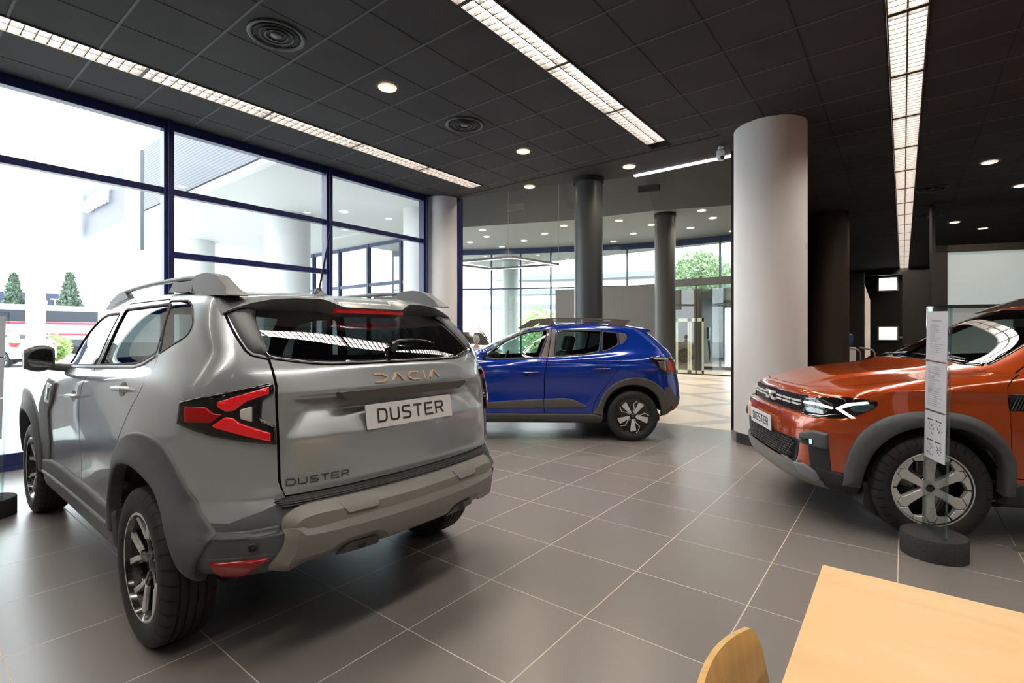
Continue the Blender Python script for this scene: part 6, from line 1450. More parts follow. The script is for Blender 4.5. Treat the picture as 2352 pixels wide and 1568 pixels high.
# ------------------------------------------------------------------ movable things
def stand(loc, rz, lab, rnd):
    root = empty('display_stand', loc, 0, lab, 'information stand'); r = .168; n = 64
    FO = mat('foam_base', (.040, .040, .042), .95, spec=.2, bump=(260, .9, .004), noise=(160, .35))
    MB().lathe([(0, 0), (r, 0), (r, .128), (r - .004, .134), (0, .134)], n).build('base', FO, root, auto=40)
    AC = glass('acrylic', (.93, .98, .97), .06); ED = glass('acrylic_edge', (.80, .93, .91), .16)
    M = Matrix.Rotation(rz, 4, 'Z') @ Matrix.Rotation(R(2.2), 4, 'Y')
    def B_(x0, x1, y0, y1, z0, z1, name, m, par):
        q_ = MB().box((x0, y0, z0), (x1, y1, z1)); q_.v = [tuple(M @ Vector(v)) for v in q_.v]; return q_.build(name, m, par)
    pn = B_(-.120, .120, -.004, .004, .10, 1.545, 'acrylic_panel', AC, root); B_(.120, .128, -.006, .006, .10, 1.55, 'acrylic_edge', ED, pn); B_(-.126, -.120, -.006, .006, .10, 1.55, 'acrylic_edge', ED, pn); B_(-.12, .12, -.006, .006, 1.545, 1.552, 'acrylic_edge', ED, pn)
    PA = mat('paper_white', (.86, .86, .90), .6); nt = PA.node_tree
    if not any(n.type == 'BSDF_TRANSLUCENT' for n in nt.nodes):
        t = nt.nodes.new('ShaderNodeBsdfTranslucent'); t.inputs[0].default_value = (.85, .85, .9, 1); mx = nt.nodes.new('ShaderNodeMixShader'); mx.inputs[0].default_value = .4
        o_ = nt.nodes['Material Output']; nt.links.new(nt.nodes['Principled BSDF'].outputs[0], mx.inputs[1]); nt.links.new(t.outputs[0], mx.inputs[2]); nt.links.new(mx.outputs[0], o_.inputs[0])
    INK = mat('ink_grey', (.40, .40, .45), .7); INK2 = mat('ink_dark', (.06, .06, .08), .7)
    for k, z in enumerate((1.215, .905, .595)):
        s = B_(-.116, .108, -.0075, -.0045, z, z + .305, 'paper_sheet', PA, pn); mb = MB(); mc = MB()
        def ln(x0, x1, zz, t, dst):
            q_ = MB().box((x0, -.0085, zz), (x1, -.0076, zz + t)); dst.add([M @ Vector(v) for v in q_.v], q_.f)
        if k == 0:
            ln(-.06, .045, z + .245, .003, mc)
            for j in range(16): ln(-.075, -.075 + rnd.uniform(.05, .14), z + .225 - j * .0125, .004, mb)
        elif k == 1:
            for j in range(20): ln(-.085, -.085 + rnd.uniform(.06, .155), z + .265 - j * .0125, .0045 if j not in (3, 5) else .008, mb)
            ln(-.085, -.045, z + .11, .028, mb); ln(-.112, .098, z + .300, .008, mc)
        else:
            ln(-.112, .098, z + .300, .006, mat_dst := mc)
            for cx in (-.075, .015):
                for cz in (.245, .115):
                    ln(cx, cx + .055, z + cz, .006, mc); ln(cx - .006, cx + .006, z + cz - .003, .012, mc)
                    for j in range(16): a, b2 = cx + rnd.uniform(-.005, .06), z + cz - rnd.uniform(.02, .09); ln(a, a + .005, b2, .006, mc)
        if mb.v: mb.build('printed_text', INK, s)
        if mc.v: mc.build('printed_marks', INK2, s)
def wood(name, c1, c2, scale, rot=0, stretch=(1, 12, 1), rough=.35):
    m = mat(name, c1, rough, spec=.4); nt = m.node_tree; b = nt.nodes['Principled BSDF']; tc = nt.nodes.new('ShaderNodeTexCoord'); mp = nt.nodes.new('ShaderNodeMapping'); mp.inputs['Scale'].default_value = stretch; mp.inputs['Rotation'].default_value = (0, 0, rot)
    n = nt.nodes.new('ShaderNodeTexNoise'); n.inputs['Scale'].default_value = scale; n.inputs['Detail'].default_value = 8; n.inputs['Distortion'].default_value = 1.2
    rp = nt.nodes.new('ShaderNodeValToRGB'); rp.color_ramp.elements[0].color = (*c1, 1); rp.color_ramp.elements[1].color = (*c2, 1); rp.color_ramp.elements[0].position = .35; rp.color_ramp.elements[1].position = .7
    nt.links.new(tc.outputs['Object'], mp.inputs[0]); nt.links.new(mp.outputs[0], n.inputs['Vector']); nt.links.new(n.outputs['Fac'], rp.inputs[0]); nt.links.new(rp.outputs[0], b.inputs['Base Color']); return m
def table_chair():
    T = wood('birch_top', (.80, .54, .29), (.72, .45, .21), 1.6, .3, (1.2, 4, 1), .42)
    root = empty('table', (.48, 1.04, 0), 0, 'pale birch table cut off by the bottom right corner', 'table')
    x0, x1, y0, y1 = -.655, .72, -.62, .582
    pts = rounded([(x0, y0), (x1, y0), (x1, y1), (x0, y1)], .008, 4); MB().prism(pts, .712, .740).build('tabletop', T, root)
    LM = mat('leg_steel', (.6, .6, .6), .35, metal=.6)
    for a in (x0 + .08, x1 - .08):
        for b_ in (y0 + .08, y1 - .08): MB().box((a - .022, b_ - .022, 0), (a + .022, b_ + .022, .712), bev=.004).build('leg', LM, root)
    # chair: curved plywood back facing the table
    C = wood('oak_ply', (.66, .42, .15), (.52, .31, .10), 5, 0, (1, 6, .3), .4); EDG = C
    root = empty('chair', (-.025, .925, 0), 0, 'chair with a curved oak plywood back pushed in at the table', 'chair')
    nu, nv = 24, 16; th = .011
    def surf(u, v):  # u -1..1 across, v 0..1 up
        w = .215 * (1 - .10 * (1 - v)); 
        top = .80 - .022 * abs(u) ** 2.0 - (.10 * max(0, (abs(u) - .74) / .26) ** 2.2)
        z = .50 + (top - .50) * v; x = -.225 + .045 * u * u - .035 * (v - .4)
        return Vector((x, u * w, z))
    vs = []; 
    for s in (0, 1):
        for i in range(nu + 1):
            for j in range(nv + 1):
                u, v = i / nu * 2 - 1, j / nv; p = surf(u, v); e = .01; du = surf(min(1, u + e), v) - surf(max(-1, u - e), v); dv = surf(u, min(1, v + e)) - surf(u, max(0, v - e)); n = du.cross(dv).normalized()
                vs.append(p + n * (th / 2 if s else -th / 2))
    K = (nu + 1) * (nv + 1); idx = lambda s, i, j: s * K + i * (nv + 1) + j; fs = []
    for i in range(nu):
        for j in range(nv):
            fs.append((idx(1, i, j), idx(1, i + 1, j), idx(1, i + 1, j + 1), idx(1, i, j + 1))); fs.append((idx(0, i, j), idx(0, i, j + 1), idx(0, i + 1, j + 1), idx(0, i + 1, j)))
        for j in (0, nv): fs.append((idx(0, i, j), idx(0, i + 1, j), idx(1, i + 1, j), idx(1, i, j)))
    for j in range(nv):
        for i in (0, nu): fs.append((idx(0, i, j), idx(0, i, j + 1), idx(1, i, j + 1), idx(1, i, j)))
    mb = MB().add(vs, fs); me = mb.mesh('backrest', auto=40); bm = bmesh.new(); bm.from_mesh(me); bmesh.ops.recalc_face_normals(bm, faces=bm.faces); bm.to_mesh(me); bm.free(); link('backrest', me, C, root)
    sp = rounded([(-.20, -.20), (.21, -.21), (.21, .21), (-.20, .20)], .06, 5); MB().prism(sp, .440, .455).build('seat', C, root)
    for a, b_ in ((-.19, -.18), (-.19, .18), (.19, -.19), (.19, .19)): MB().tube([(a * 1.12, b_ * 1.12, 0), (a, b_, .44)], .011, 8).build('leg', LM, root)
    for s in (-1, 1): MB().tube([(-.17, .12 * s, .44), (-.23, .12 * s, .47), (-.245, .12 * s, .56)], .010, 8).build('back_support', LM, root)
def person():
    """grey-haired visitor seen from behind over the blue car"""
    root = empty('person', (-8.62, 9.55, 0), .45, 'grey-haired person in a pale shirt seated beyond the bonnet of the blue car', 'person')
    me = bpy.data.meshes.new('body'); V = [(0, 0, .48), (0, 0, .66), (0, -.01, .86), (0, 0, .98), (0, .01, 1.06), (0, .02, 1.14), (.19, 0, .96), (.27, .04, .72), (.20, .20, .60), (-.19, 0, .96), (-.27, .04, .72), (-.20, .20, .60), (.10, .05, .48), (.12, .42, .50), (.12, .44, .08), (.12, .56, .04), (-.10, .05, .48), (-.12, .42, .50), (-.12, .44, .08), (-.12, .56, .04)]
    E_ = [(0, 1), (1, 2), (2, 3), (3, 4), (4, 5), (3, 6), (6, 7), (7, 8), (3, 9), (9, 10), (10, 11), (0, 12), (12, 13), (13, 14), (14, 15), (0, 16), (16, 17), (17, 18), (18, 19)]
    rad = [.15, .14, .17, .13, .062, .07, .07, .05, .035, .07, .05, .035, .10, .075, .05, .04, .10, .075, .05, .04]
    me.from_pydata(V, E_, []); o = bpy.data.objects.new('b', me); COL.objects.link(o); md = o.modifiers.new('s', 'SKIN')
    for i, r_ in enumerate(rad): me.skin_vertices[0].data[i].radius = (r_, r_ * .8)
    me.skin_vertices[0].data[0].use_root = True; s2 = o.modifiers.new('q', 'SUBSURF'); s2.levels = 2
    dg = bpy.context.evaluated_depsgraph_get(); m2 = bpy.data.meshes.new_from_object(o.evaluated_get(dg)); bpy.data.objects.remove(o)
    for p in m2.polygons: p.use_smooth = True
    SK = mat('skin', (.55, .34, .26), .5); SH = mat('shirt_pale', (.62, .66, .78), .8); TRS = mat('trousers_dark', (.03, .035, .05), .8)
    link('body', m2, [SH, TRS, SK], root)
    for p in m2.polygons: p.material_index = 1 if p.center.z < .60 and abs(p.center.x) < .2 and (p.center.y > .12 or p.center.z < .55) else (2 if p.center.z > 1.04 else 0)
    bm = bmesh.new(); bmesh.ops.create_uvsphere(bm, u_segments=24, v_segments=18, radius=1)
    for v in bm.verts: x, y, z = v.co; v.co = Vector((x * .075, y * .092 + .01 * (z < -.3), z * .115 * (1 if z > 0 else .98) + 1.245)); 
    for v in bm.verts:
        if v.co.y > .06 and abs(v.co.x) < .02 and 1.20 < v.co.z < 1.26: v.co.y += .022
    h = MB().bm(bm, 0, True)
    for s in (-1, 1): h.lathe([(0, 0), (.018, .003), (.024, .010), (.012, .016)], 10, M=Matrix.Translation((.073 * s, 0, 1.24)) @ Matrix.Rotation(R(90 * s), 4, 'Y'))
    hd = h.build('head', SK, root); bm = bmesh.new(); bmesh.ops.create_uvsphere(bm, u_segments=24, v_segments=16, radius=1)
    for v in bm.verts: x, y, z = v.co; v.co = Vector((x * .082, y * .098 - .012, z * .11 + 1.262))
    bmesh.ops.bisect_plane(bm, geom=bm.verts[:] + bm.edges[:] + bm.faces[:], plane_co=(0, .0, 1.215), plane_no=(0, .75, -.66), clear_outer=True)
    MB().bm(bm, 0, True).build('hair', mat('hair_grey', (.42, .41, .39), .8), hd)
    # stool under them
    r2 = empty('stool', (-8.62, 9.55, 0), -.75, 'low dark stool under the seated person', 'stool'); MB().lathe([(0, .34), (.17, .34), (.18, .36), (.17, .385), (0, .385)], 28).build('seat', BLKM, r2); MB().tube([(0, 0, .34), (0, 0, .02)], .03, 10).lathe([(0, 0), (.18, 0), (.18, .015), (0, .03)], 28).build('stool_base', CHROME, r2)
def simple_car(loc, rz, col, lab, glassm, roof=None):
    """background hatchback built on a light version of the hull"""
    h = Hull(sandero_rows(), lvl=2)
    car = empty('car', loc, rz, lab, 'car'); P = paint('paint_' + col[0], col[1], metal=.1, rough=.3)
    fw = [(1.93, 1.075), (1.80, 1.055), (1.205, 1.075), (1.085, 1.440), (1.32, 1.425), (1.71, 1.275)]; rw = [(1.10, 1.083), (.62, 1.112), (.20, 1.20), (.10, 1.39), (.375, 1.435), (1.02, 1.445)]
    ws = [(2.24, -.1), (2.24, 0), (2.20, .42), (2.06, .64), (1.44, .52), (1.44, -.1)]; rg = [(-.3, 1.20), (0, 1.20), (.56, 1.225), (.46, 1.435), (-.3, 1.435)]
    A = lambda xc: [(xc - .37, .12), (xc + .37, .12)] + arc(xc, .326, .37, 0, 180, 12, .39)
    V, reg = cookie(h, [('g', fw, SIDE, None), ('g', rw, SIDE, None), ('g', ws, TOP, lambda c, n: n.z > .1 and c.z > 1.0 and c.x > 1.2), ('g', rg, REAR, lambda c, n: c.x < .2 and n.x < -.2), ('clad', [(-1, .1), (-1, .36), (3.6, .36), (3.6, .1)], SIDE, None), ('hole', A(0), SIDE, None), ('hole', A(2.604), SIDE, None)])
    link('body_shell', panel_mesh(h, V, reg['body'], 'both'), P, car); link('window_glass', panel_mesh(h, V, reg['g'], 'both'), glassm, car); link('lower_trim', panel_mesh(h, V, reg['clad'], 'both'), CLAD_D, car)
    for s in (1, -1):
        mb = MB(); mb.tube([(1.25, .52 * s, 1.49), (1.15, .52 * s, 1.56), (.2, .52 * s, 1.57), (.05, .52 * s, 1.48)], .014, 6); mb.build('roof_rail', mat('rail_red', (.25, .03, .03), .4) if roof else BLKM, car)
        link('head_lamp', conform(h, [(3.30, .80), (3.05, .86), (3.0, .78), (3.25, .72)], SIDE, lift=.004, bev=.003, depth=.01, side=s), CLRL, car); link('tail_lamp', conform(h, [(-.30, 1.08), (-.6, 1.05), (-.58, .86), (-.40, .9)], SIDE, lift=.004, bev=.003, depth=.01, side=s), REDD, car)
        mb = MB(); bm = bmesh.new(); bmesh.ops.create_uvsphere(bm, u_segments=14, v_segments=8, radius=1); bm.transform(Matrix.Translation((1.93, .93 * s, 1.13)) @ Matrix.Diagonal((.08, .11, .06, 1))); mb.bm(bm, 0, True); mb.build('side_mirror', P, car)
    underbody(car, -.40, 3.0, .66, .22, .34)
    tm = [m for m in bpy.data.meshes if m.name.startswith('wheel')]; rm = [m for m in bpy.data.meshes if m.name.startswith('rim')]
    for x in (0, 2.604):
        for s in (1, -1):
            o = bpy.data.objects.new('wheel', tm[1]); COL.objects.link(o); o.parent = car; o.location = (x, .775 * s, .326); o.rotation_euler = (0, 0, 0 if s > 0 else PI); c = bpy.data.objects.new('rim', rm[1]); COL.objects.link(c); c.parent = o
    return car
def things():
    rnd = random.Random(3)
    stand((.150, 4.095, 0), math.atan2(-.236, .104), 'clear acrylic stand with three white sheets on a round foam base beside the orange car', rnd)
    stand((-5.46, .535, 0), .60, 'clear acrylic stand with papers at the left edge beside the silver-grey car', rnd)
    table_chair(); person()
    DG_ = mat('bg_glass_dark', (.02, .025, .025), .08, spec=.6)
    c = simple_car((-11.0, 11.3, 0), R(-38), ('white', (.75, .75, .76)), 'white car with red roof rails in the hall beyond the seated person', DG_, True)
    d = copy_tree(c); d.location = (-31.0, 4.35, -.05); d.rotation_euler = (0, 0, R(200)); props(d, 'white car parked outside beyond the door mirror of the silver-grey car', 'car')
    e = copy_tree(c); e.location = (-6.05, 31.2, -.02); e.rotation_euler = (0, 0, R(100)); props(e, 'white car outside the opening at the back of the glazed room', 'car')
    # water cooler
    root = empty('water_cooler', (-1.30, 17.9, 0), -.5, 'white water cooler with a blue bottle beside the brown column', 'water cooler'); MB().box((-.15, -.15, 0), (.15, .15, 1.0), bev=.02).build('cabinet', mat('cooler_white', (.75, .72, .70), .4), root)
    MB().box((-.11, -.165, .62), (.11, -.148, .80), bev=.004).build('tap_recess', BLKM, root); MB().lathe([(.05, 1.0), (.055, 1.03), (.13, 1.07), (.135, 1.15), (.128, 1.17), (.135, 1.19), (.135, 1.30), (.128, 1.32), (.135, 1.34), (.12, 1.39), (0, 1.395)], 28).build('water_bottle', mat('bottle_blue', (.04, .08, .30), .15, spec=.6, trans=.3), root)
    # handrails at the corridor
    for x in (-.95, -.62):
        MB().tube([(x, 17.2, 0), (x, 17.2, .86), (x - .05, 17.1, .95), (x - .30, 16.5, 1.02)], .022, 8).build('handrail', mat('rail_steel', (.6, .52, .45), .35, metal=.6), None, label='bent steel handrail %s the corridor mouth behind the orange bonnet' % ('left in' if x < -.8 else 'right in'), cat='handrail')
    # pale frames leaning behind the glazing
    FR = mat('frame_cream', (.72, .68, .55), .5)
    for i, x in enumerate((-6.42, -5.93)):
        mb = MB(); w = .42
        mb.box((x, 17.75, 0), (x + .07, 17.80, 1.95)); mb.box((x + w, 17.75, 0), (x + w + .06, 17.80, 1.95)); mb.box((x, 17.75, 1.83), (x + w + .06, 17.80, 1.95)); mb.box((x, 17.75, 0), (x + w + .06, 17.80, .12))
        mb.build('open_frame', FR, None, label='%s of two tall cream frames standing behind the room glazing' % ('left' if i == 0 else 'right'), cat='frame')
    root = empty('ev_charger', (-7.36, 24.6, 1.1), R(90), 'black wall charger with hanging cable in the glazed room', 'charger'); MB().box((-.16, -.09, .0), (.16, .0, .62), bev=.03).build('charger_body', mat('charger_black', (.02, .025, .025), .4), root)
    MB().box((-.10, -.10, .25), (.02, -.088, .55), bev=.004).build('charger_face', mat('charger_grey', (.4, .42, .42), .4), root); MB().tube([(.05, -.05, .02), (.10, -.08, -.6), (-.02, -.10, -.95), (-.10, -.08, -.4), (-.12, -.05, .05)], .02, 8).build('charger_cable', BLKM, root); MB().lathe([(0, 0), (.04, 0), (.04, .08), (0, .09)], 14, M=Matrix.Translation((-.17, -.06, -.02))).build('charger_plug', mat('plug_green', (.05, .45, .08), .4), root)
    # floor socket
    root = empty('floor_socket', (.62, 4.52, .001), .3, 'round steel floor socket cover in the tiles right of the stand', 'socket cover'); MB().lathe([(0, .002), (.058, .002), (.060, .004), (.068, .004), (.070, 0)], 32).build('cover', mat('socket_steel', (.30, .27, .24), .35, metal=.7), root); MB().box((-.03, -.004, .002), (.03, .004, .0045)).build('latch', mat('socket_dark', (.05, .05, .05), .5), root)
# ------------------------------------------------------------------ outside the windows
def leaf_cloud(rnd, c, r, n, size, flat=1.0):
    mb = MB()
    for _ in range(n):
        while True:
            p = Vector((rnd.uniform(-1, 1), rnd.uniform(-1, 1), rnd.uniform(-1, 1)))
            if p.length < 1: break
        p = Vector((p.x * r[0], p.y * r[1], p.z * r[2])) + Vector(c); a = Vector((rnd.uniform(-1, 1), rnd.uniform(-1, 1), rnd.uniform(-1, 1))).normalized(); b_ = a.orthogonal().normalized(); s = size * rnd.uniform(.6, 1.3)
        mb.add([p + a * s, p + b_ * s * .5, p - a * s, p - b_ * s * .5], [(0, 1, 2, 3)])
    return mb
def outside():
    rnd = random.Random(11)
    PAV = mat('paving_pale', (.55, .55, .53), .8); S('ground_outside', MB().box((-110, -60, -.14), (-7.35, 9.4, -.06)).box((-110, 9.4, -.14), (-20, 80, -.06)).box((-20, 20.6, -.14), (30, 90, -.06)), PAV)
    FAS = mat('fascia_grey', (.105, .11, .145), .5)
    # ribbed fascia: light and dark of the ribs put into the colour
    m = FAS.copy(); m.name = 'fascia_ribbed'; nt = m.node_tree; b = nt.nodes['Principled BSDF']; geo = nt.nodes.new('ShaderNodeNewGeometry'); sx = nt.nodes.new('ShaderNodeSeparateXYZ'); nt.links.new(geo.outputs['Position'], sx.inputs[0])
    w = nt.nodes.new('ShaderNodeMath'); w.operation = 'PINGPONG'; w.inputs[1].default_value = .03; nt.links.new(sx.outputs['Z'], w.inputs[0]); r_ = nt.nodes.new('ShaderNodeMapRange'); r_.inputs['From Max'].default_value = .03; nt.links.new(w.outputs[0], r_.inputs['Value'])
    mx = nt.nodes.new('ShaderNodeMix'); mx.data_type = 'RGBA'; mx.inputs['A'].default_value = (.045, .05, .07, 1); mx.inputs['B'].default_value = (.13, .14, .17, 1); nt.links.new(r_.outputs[0], mx.inputs['Factor']); nt.links.new(mx.outputs['Result'], b.inputs['Base Color'])
    WB = mat('outside_white', (.72, .74, .74), .6); BL = mat('outside_mullion', (.05, .07, .16), .4)
    root = empty('neighbour_building', (-14, 8, 0), 0, 'white neighbouring showroom building with a long grey fascia and glass front', 'building')
    def ch(name, mb, mm): mb.v = [(v[0] + 14, v[1] - 8, v[2]) for v in mb.v]; return mb.build(name, mm, root)
    fa = ch('fascia', MB().box((-20.1, 4.0, 4.30), (-14.6, 4.25, 5.72)), FAS); ch('fascia_ribbed', MB().box((-14.6, 4.0, 4.34), (-8.0, 4.25, 5.80)), m)
    ch('soffit', MB().prism([(-20.1, 4), (-8, 4), (-8, 7.6), (-9.6, 9.4), (-20.1, 9.4)], 4.16, 4.30), WB); ch('soffit_edge', MB().box((-20.15, 3.92, 4.14), (-8.0, 4.04, 4.24)), mat('edge_white', (.85, .86, .86), .5)); ch('roof', MB().box((-20.1, 4.25, 5.5), (-8.0, 7.5, 5.7)), WB)
    for x, y, r1 in ((-16.6, 6.0, .45), (-11.35, 6.0, .50), (-8.55, 7.55, .34)): ch('column', MB().lathe([(r1, 0), (r1, 4.2)], 30, M=Matrix.Translation((x, y, 0))), WB)
    mb = MB()
    for x in np.arange(-19.2, -9.5, 1.55): mb.box((x - .04, 9.4, 0), (x + .04, 9.52, 4.16))
    for z in (.1, 2.9, 4.1): mb.box((-20, 9.42, z - .05), (-9.6, 9.5, z + .05)); rot_box(mb, (-8.45, 8.27, z), (3.3, .08, .10), math.atan2(-2.45, 2.3))
    for t in (.05, .5, .95): rot_box(mb, (-9.6 + 2.3 * t, 9.5 - 2.45 * t, 2.1), (.08, .12, 4.1), math.atan2(-2.45, 2.3))
    fr = ch('glass_front_frame', mb, BL); ch('glass_front_pane', MB().add([(-20, 9.47, 0), (-9.6, 9.47, 0), (-9.6, 9.47, 4.16), (-20, 9.47, 4.16), (-7.3, 7.03, 0), (-7.3, 7.03, 4.16)], [(0, 1, 2, 3), (1, 4, 5, 2)]), glass('nb_glass', (.75, .85, .85), .25)); pass
    for x in (-18, -16, -14, -12, -10): ch('soffit_lamp', MB().lathe([(0, 4.155), (.10, 4.155)], 16, M=Matrix.Translation((x, 6.6, 0))), mat('soffit_lamp', (1, 1, 1), .4, emit=(1, .9, .8), estr=3))
    me = text_mesh('RENAULT', .50, .06, sx=1.0, track=1.05); me.transform(Matrix.Translation((-17.95 + 14, 3.90 - 8, 5.12)) @ Matrix.Rotation(R(90), 4, 'X')); link('sign_lettering', me, mat('sign_white', (.9, .9, .92), .4), root)
    mb = MB(); M = Matrix.Translation((-19.72 + 14, 3.9 - 8, 5.02)) @ Matrix.Rotation(R(90), 4, 'X')
    for k in range(4):
        P_ = [(0, .62), (.30, 0), (0, -.62), (-.30, 0)]; mb.prism(strip([P_[k], P_[(k + 1) % 4]], .055), 0, .08, 0, M)
    mb.build('sign_emblem', mat('sign_white', (.9, .9, .92), .4), root)
    # projecting blade sign
    r2 = empty('blade_sign', (-11.22, 3.1, 0), 0, 'tall white blade sign standing in front of the grey fascia', 'sign'); MB().box((-.85, -.03, 2.95), (.0, .03, 4.8)).build('blade', WB, r2); MB().box((.0, -.03, 2.95), (.09, .03, 4.8)).build('blade_edge', mat('blade_grey', (.13, .15, .16), .5), r2)
    # white lamp post
    MB().tube([(-27.3, 4.05, -.1), (-27.3, 4.05, 4.2)], .30, 16).build('white_post', WB, None, label='thick white post outside left of the silver-grey car', cat='post')
    # far sign building
    r3 = empty('far_showroom', (-82, 6.6, 0), R(-7), 'far white showroom with a dark blue sign band at the horizon', 'building'); MB().box((-3, -12, 0), (3, 7.6, 4.2)).build('walls', mat('far_white', (.55, .55, .58), .7), r3)
    MB().box((2.9, -12, 4.0), (3.5, 7.4, 6.1)).build('sign_band', mat('band_blue', (.035, .045, .10), .6), r3)
    me = text_mesh('PEUGEOT', 1.35, .05, sx=1.1, track=1.15); me.transform(Matrix.Translation((3.6, 3.9, 5.0)) @ Matrix.Rotation(R(90), 4, 'Z') @ Matrix.Rotation(R(90), 4, 'X')); link('band_lettering', me, mat('sign_white', (.9, .9, .92), .4), r3)
    mb = MB(); sh = rounded([(-.85, 1.0), (.85, 1.0), (.85, -.2), (0, -1.15), (-.85, -.2)], .2, 3); M = Matrix.Translation((3.6, -3.2, 5.0)) @ Matrix.Rotation(R(90), 4, 'Z') @ Matrix.Rotation(R(90), 4, 'X')
    for k in range(len(sh)): mb.prism(strip([sh[k], sh[(k + 1) % len(sh)]], .09), 0, .08, 0, M)
    hd = [(-.35, -.45), (-.45, .1), (-.2, .55), (.25, .6), (.55, .25), (.2, .2), (.4, -.05), (.05, -.1), (.1, -.6)]; mb.prism(hd, 0, .08, 0, M); mb.build('shield_emblem', mat('sign_white', (.9, .9, .92), .4), r3)
    # coach
    r4 = empty('bus', (-50, 7.2, 0), R(98), 'white coach with red stripes and dark windows on the road outside', 'bus'); MB().box((-4.2, -1.2, .35), (3.6, 1.2, 3.5), bev=.15).build('body', mat('bus_white', (.62, .62, .64), .4), r4)
    MB().box((-4.1, 1.19, 2.3), (3.5, 1.24, 3.1)).build('side_windows', mat('bus_glass', (.03, .035, .05), .2), r4); MB().box((-4.1, -1.24, 2.3), (3.5, -1.19, 3.1)).build('side_windows', mat('bus_glass', (.03, .035, .05), .2), r4)
    for z in (2.12, 1.30): MB().box((-4.15, -1.23, z), (3.55, -1.19, z + .14)).box((-4.15, 1.19, z), (3.55, 1.23, z + .14)).build('stripe', mat('bus_red', (.5, .03, .05), .4), r4)
    MB().box((-4.15, -1.23, .5), (3.55, -1.19, 1.0)).build('skirt', mat('bus_dark', (.05, .05, .07), .4), r4)
    for x in (-3.0, 2.2):
        for s in (-1, 1): MB().lathe([(0, -.15), (.45, -.15), (.5, -.1), (.5, .1), (.45, .15), (0, .15)], 20, M=Matrix.Translation((x, 1.05 * s, .42)) @ Matrix.Rotation(R(90), 4, 'X')).build('wheel', BLKM, r4)
    LF = mat('leaves_dark', (.12, .18, .13), .8); LF2 = mat('leaves_bright', (.46, .62, .26), .8); BK = mat('bark', (.10, .07, .05), .9)
    def conifer(x, y, h_, w, lab):
        r5 = empty('tree', (x, y, 0), 0, lab, 'tree'); MB().tube([(0, 0, -.1), (0, 0, h_ * .9)], .12, 8).build('trunk', BK, r5); mb = MB()
        for k in range(9):
            z = .8 + (h_ - .9) * k / 9; rr = w * (1 - k / 9.5); q_ = leaf_cloud(rnd, (0, 0, z + .3), (rr, rr, .55), 260, .24); mb.add(q_.v, q_.f)
        mb.build('foliage', LF, r5)
    conifer(-60.8, 7.6, 6.6, 1.5, 'left of the two dark conifers outside, beside the white post'); conifer(-58.5, 10.9, 6.8, 1.7, 'right of the two dark conifers outside, above the bright bush')
    r6 = empty('bush', (-38.5, 6.35, 0), 0, 'bright green bush outside beyond the door mirror', 'bush'); q_ = leaf_cloud(rnd, (0, 0, .65), (.95, .95, .75), 900, .14); q_.build('foliage', LF2, r6)
    for i, (x, y, w) in enumerate(((-36.5, 3.4, 1.6), (-36.0, 5.9, .7))):
        r6 = empty('bush', (x, y, 0), 0, ('wide' if i == 0 else 'small') + ' pale hedge at the roadside behind the white post', 'bush'); leaf_cloud(rnd, (0, 0, .35), (.6, w, .45), 500, .13).build('foliage', mat('leaves_pale', (.22, .34, .10), .8), r6)
    # beyond the curved hall glazing: terraces and trees
    TC = mat('terrace_concrete', (.30, .32, .33), .8)
    for k, z in enumerate((3.15, 4.25, 5.35)):
        mb = MB(); pts = [(-24, 27 + k * .6), (-18, 30 + k * .6), (-12, 31.5 + k * .6), (-6, 31 + k * .6), (0, 29 + k * .6)]; pts = smooth_line(pts, 5)
        for (x0, y0), (x1, y1) in zip(pts[:-1], pts[1:]): mb.add([(x0, y0, z), (x1, y1, z), (x1, y1, z + .35), (x0, y0, z + .35), (x0, y0 + 3, z + .1), (x1, y1 + 3, z + .1)], [(0, 1, 2, 3), (0, 4, 5, 1)])
        mb.build('terrace', TC, None, label='%s curved concrete terrace outside the hall glazing' % ('lowest', 'middle', 'top')[k], cat='terrace')
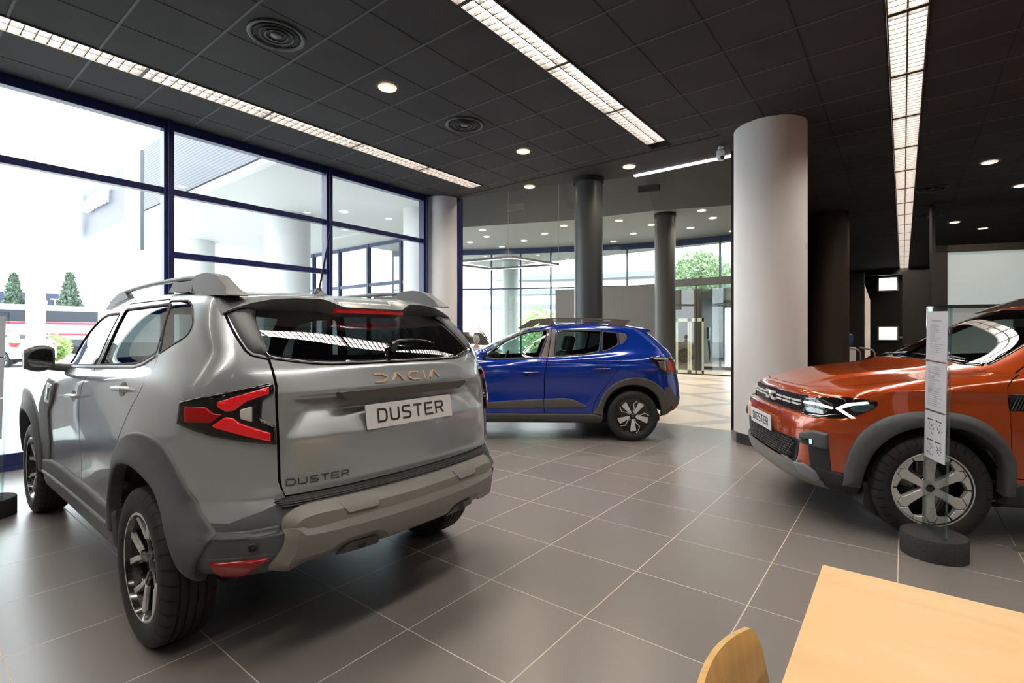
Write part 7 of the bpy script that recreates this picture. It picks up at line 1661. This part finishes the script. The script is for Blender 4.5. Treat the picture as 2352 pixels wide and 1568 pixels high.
    for x, y, rr, z in ((-19.5, 27.5, 2.3, 1.4), (-15.2, 25.5, 1.9, .9), (-11.6, 24.5, 1.5, 2.2), (-4.5, 31.0, 2.4, 5.2), (-9.4, 30, 1.8, 5.0)):
        r6 = empty('tree', (x, y, 0), 0, {-19.5: 'leftmost leafy tree beyond the hall glazing', -15.2: 'broad leafy shrub tree beyond the hall glazing above the blue bonnet', -11.6: 'leafy tree beside the left end of the low charcoal wall', -4.5: 'leafy crown seen through the top glazing right of the far column', -9.4: 'leafy crown seen between the two dark columns'}[x], 'tree')
        MB().tube([(0, 0, -.1), (0, 0, z)], .12, 8).build('trunk', BK, r6); leaf_cloud(rnd, (0, 0, z), (rr, rr * .7, rr * .75), 1400, .16).build('foliage', LF2 if z < 3 else mat('leaves_mid', (.30, .42, .22), .8), r6)
    o = MB().lathe([(.42, -.1), (.42, 6)], 30, M=Matrix.Translation((-16.2, 20.6, 0))); o.build('column_outside', mat('col_green', (.42, .48, .46), .6), None, kind='structure')
    o = MB().lathe([(.42, -.1), (.42, 6)], 30, M=Matrix.Translation((-5.0, 22.2, 0))); o.build('column_outside', mat('col_green', (.42, .48, .46), .6), None, kind='structure')
# ------------------------------------------------------------------ assemble
def world():
    w = bpy.data.worlds.new('sky'); SC.world = w; w.use_nodes = True; bg = w.node_tree.nodes['Background']; bg.inputs[0].default_value = (.90, .95, 1, 1); bg.inputs[1].default_value = 3.8
def camera():
    c = bpy.data.cameras.new('camera'); o = bpy.data.objects.new('camera', c); COL.objects.link(o); SC.camera = o
    c.sensor_width = 36; c.lens = 36 * 1150 / 2352; c.shift_y = -(784 - 767.9) / 2352; c.clip_end = 300; o.location = (0, 0, 1.377); o.rotation_euler = (R(90), 0, .6632)
world(); camera(); room(); fittings()
duster(); sandero(); bigster()
things(); outside()
SC.view_settings.view_transform = 'Standard'; SC.view_settings.look = 'None'; SC.view_settings.exposure = .68; SC.view_settings.gamma = 1.08
SC.cycles.use_denoising = True; SC.cycles.use_adaptive_sampling = True; SC.cycles.adaptive_threshold = .07; SC.cycles.max_bounces = 6; SC.cycles.diffuse_bounces = 3; SC.cycles.glossy_bounces = 4; SC.cycles.transparent_max_bounces = 12; SC.cycles.transmission_bounces = 2
SC.cycles.sample_clamp_indirect = 6; SC.cycles.caustics_reflective = False; SC.cycles.caustics_refractive = False
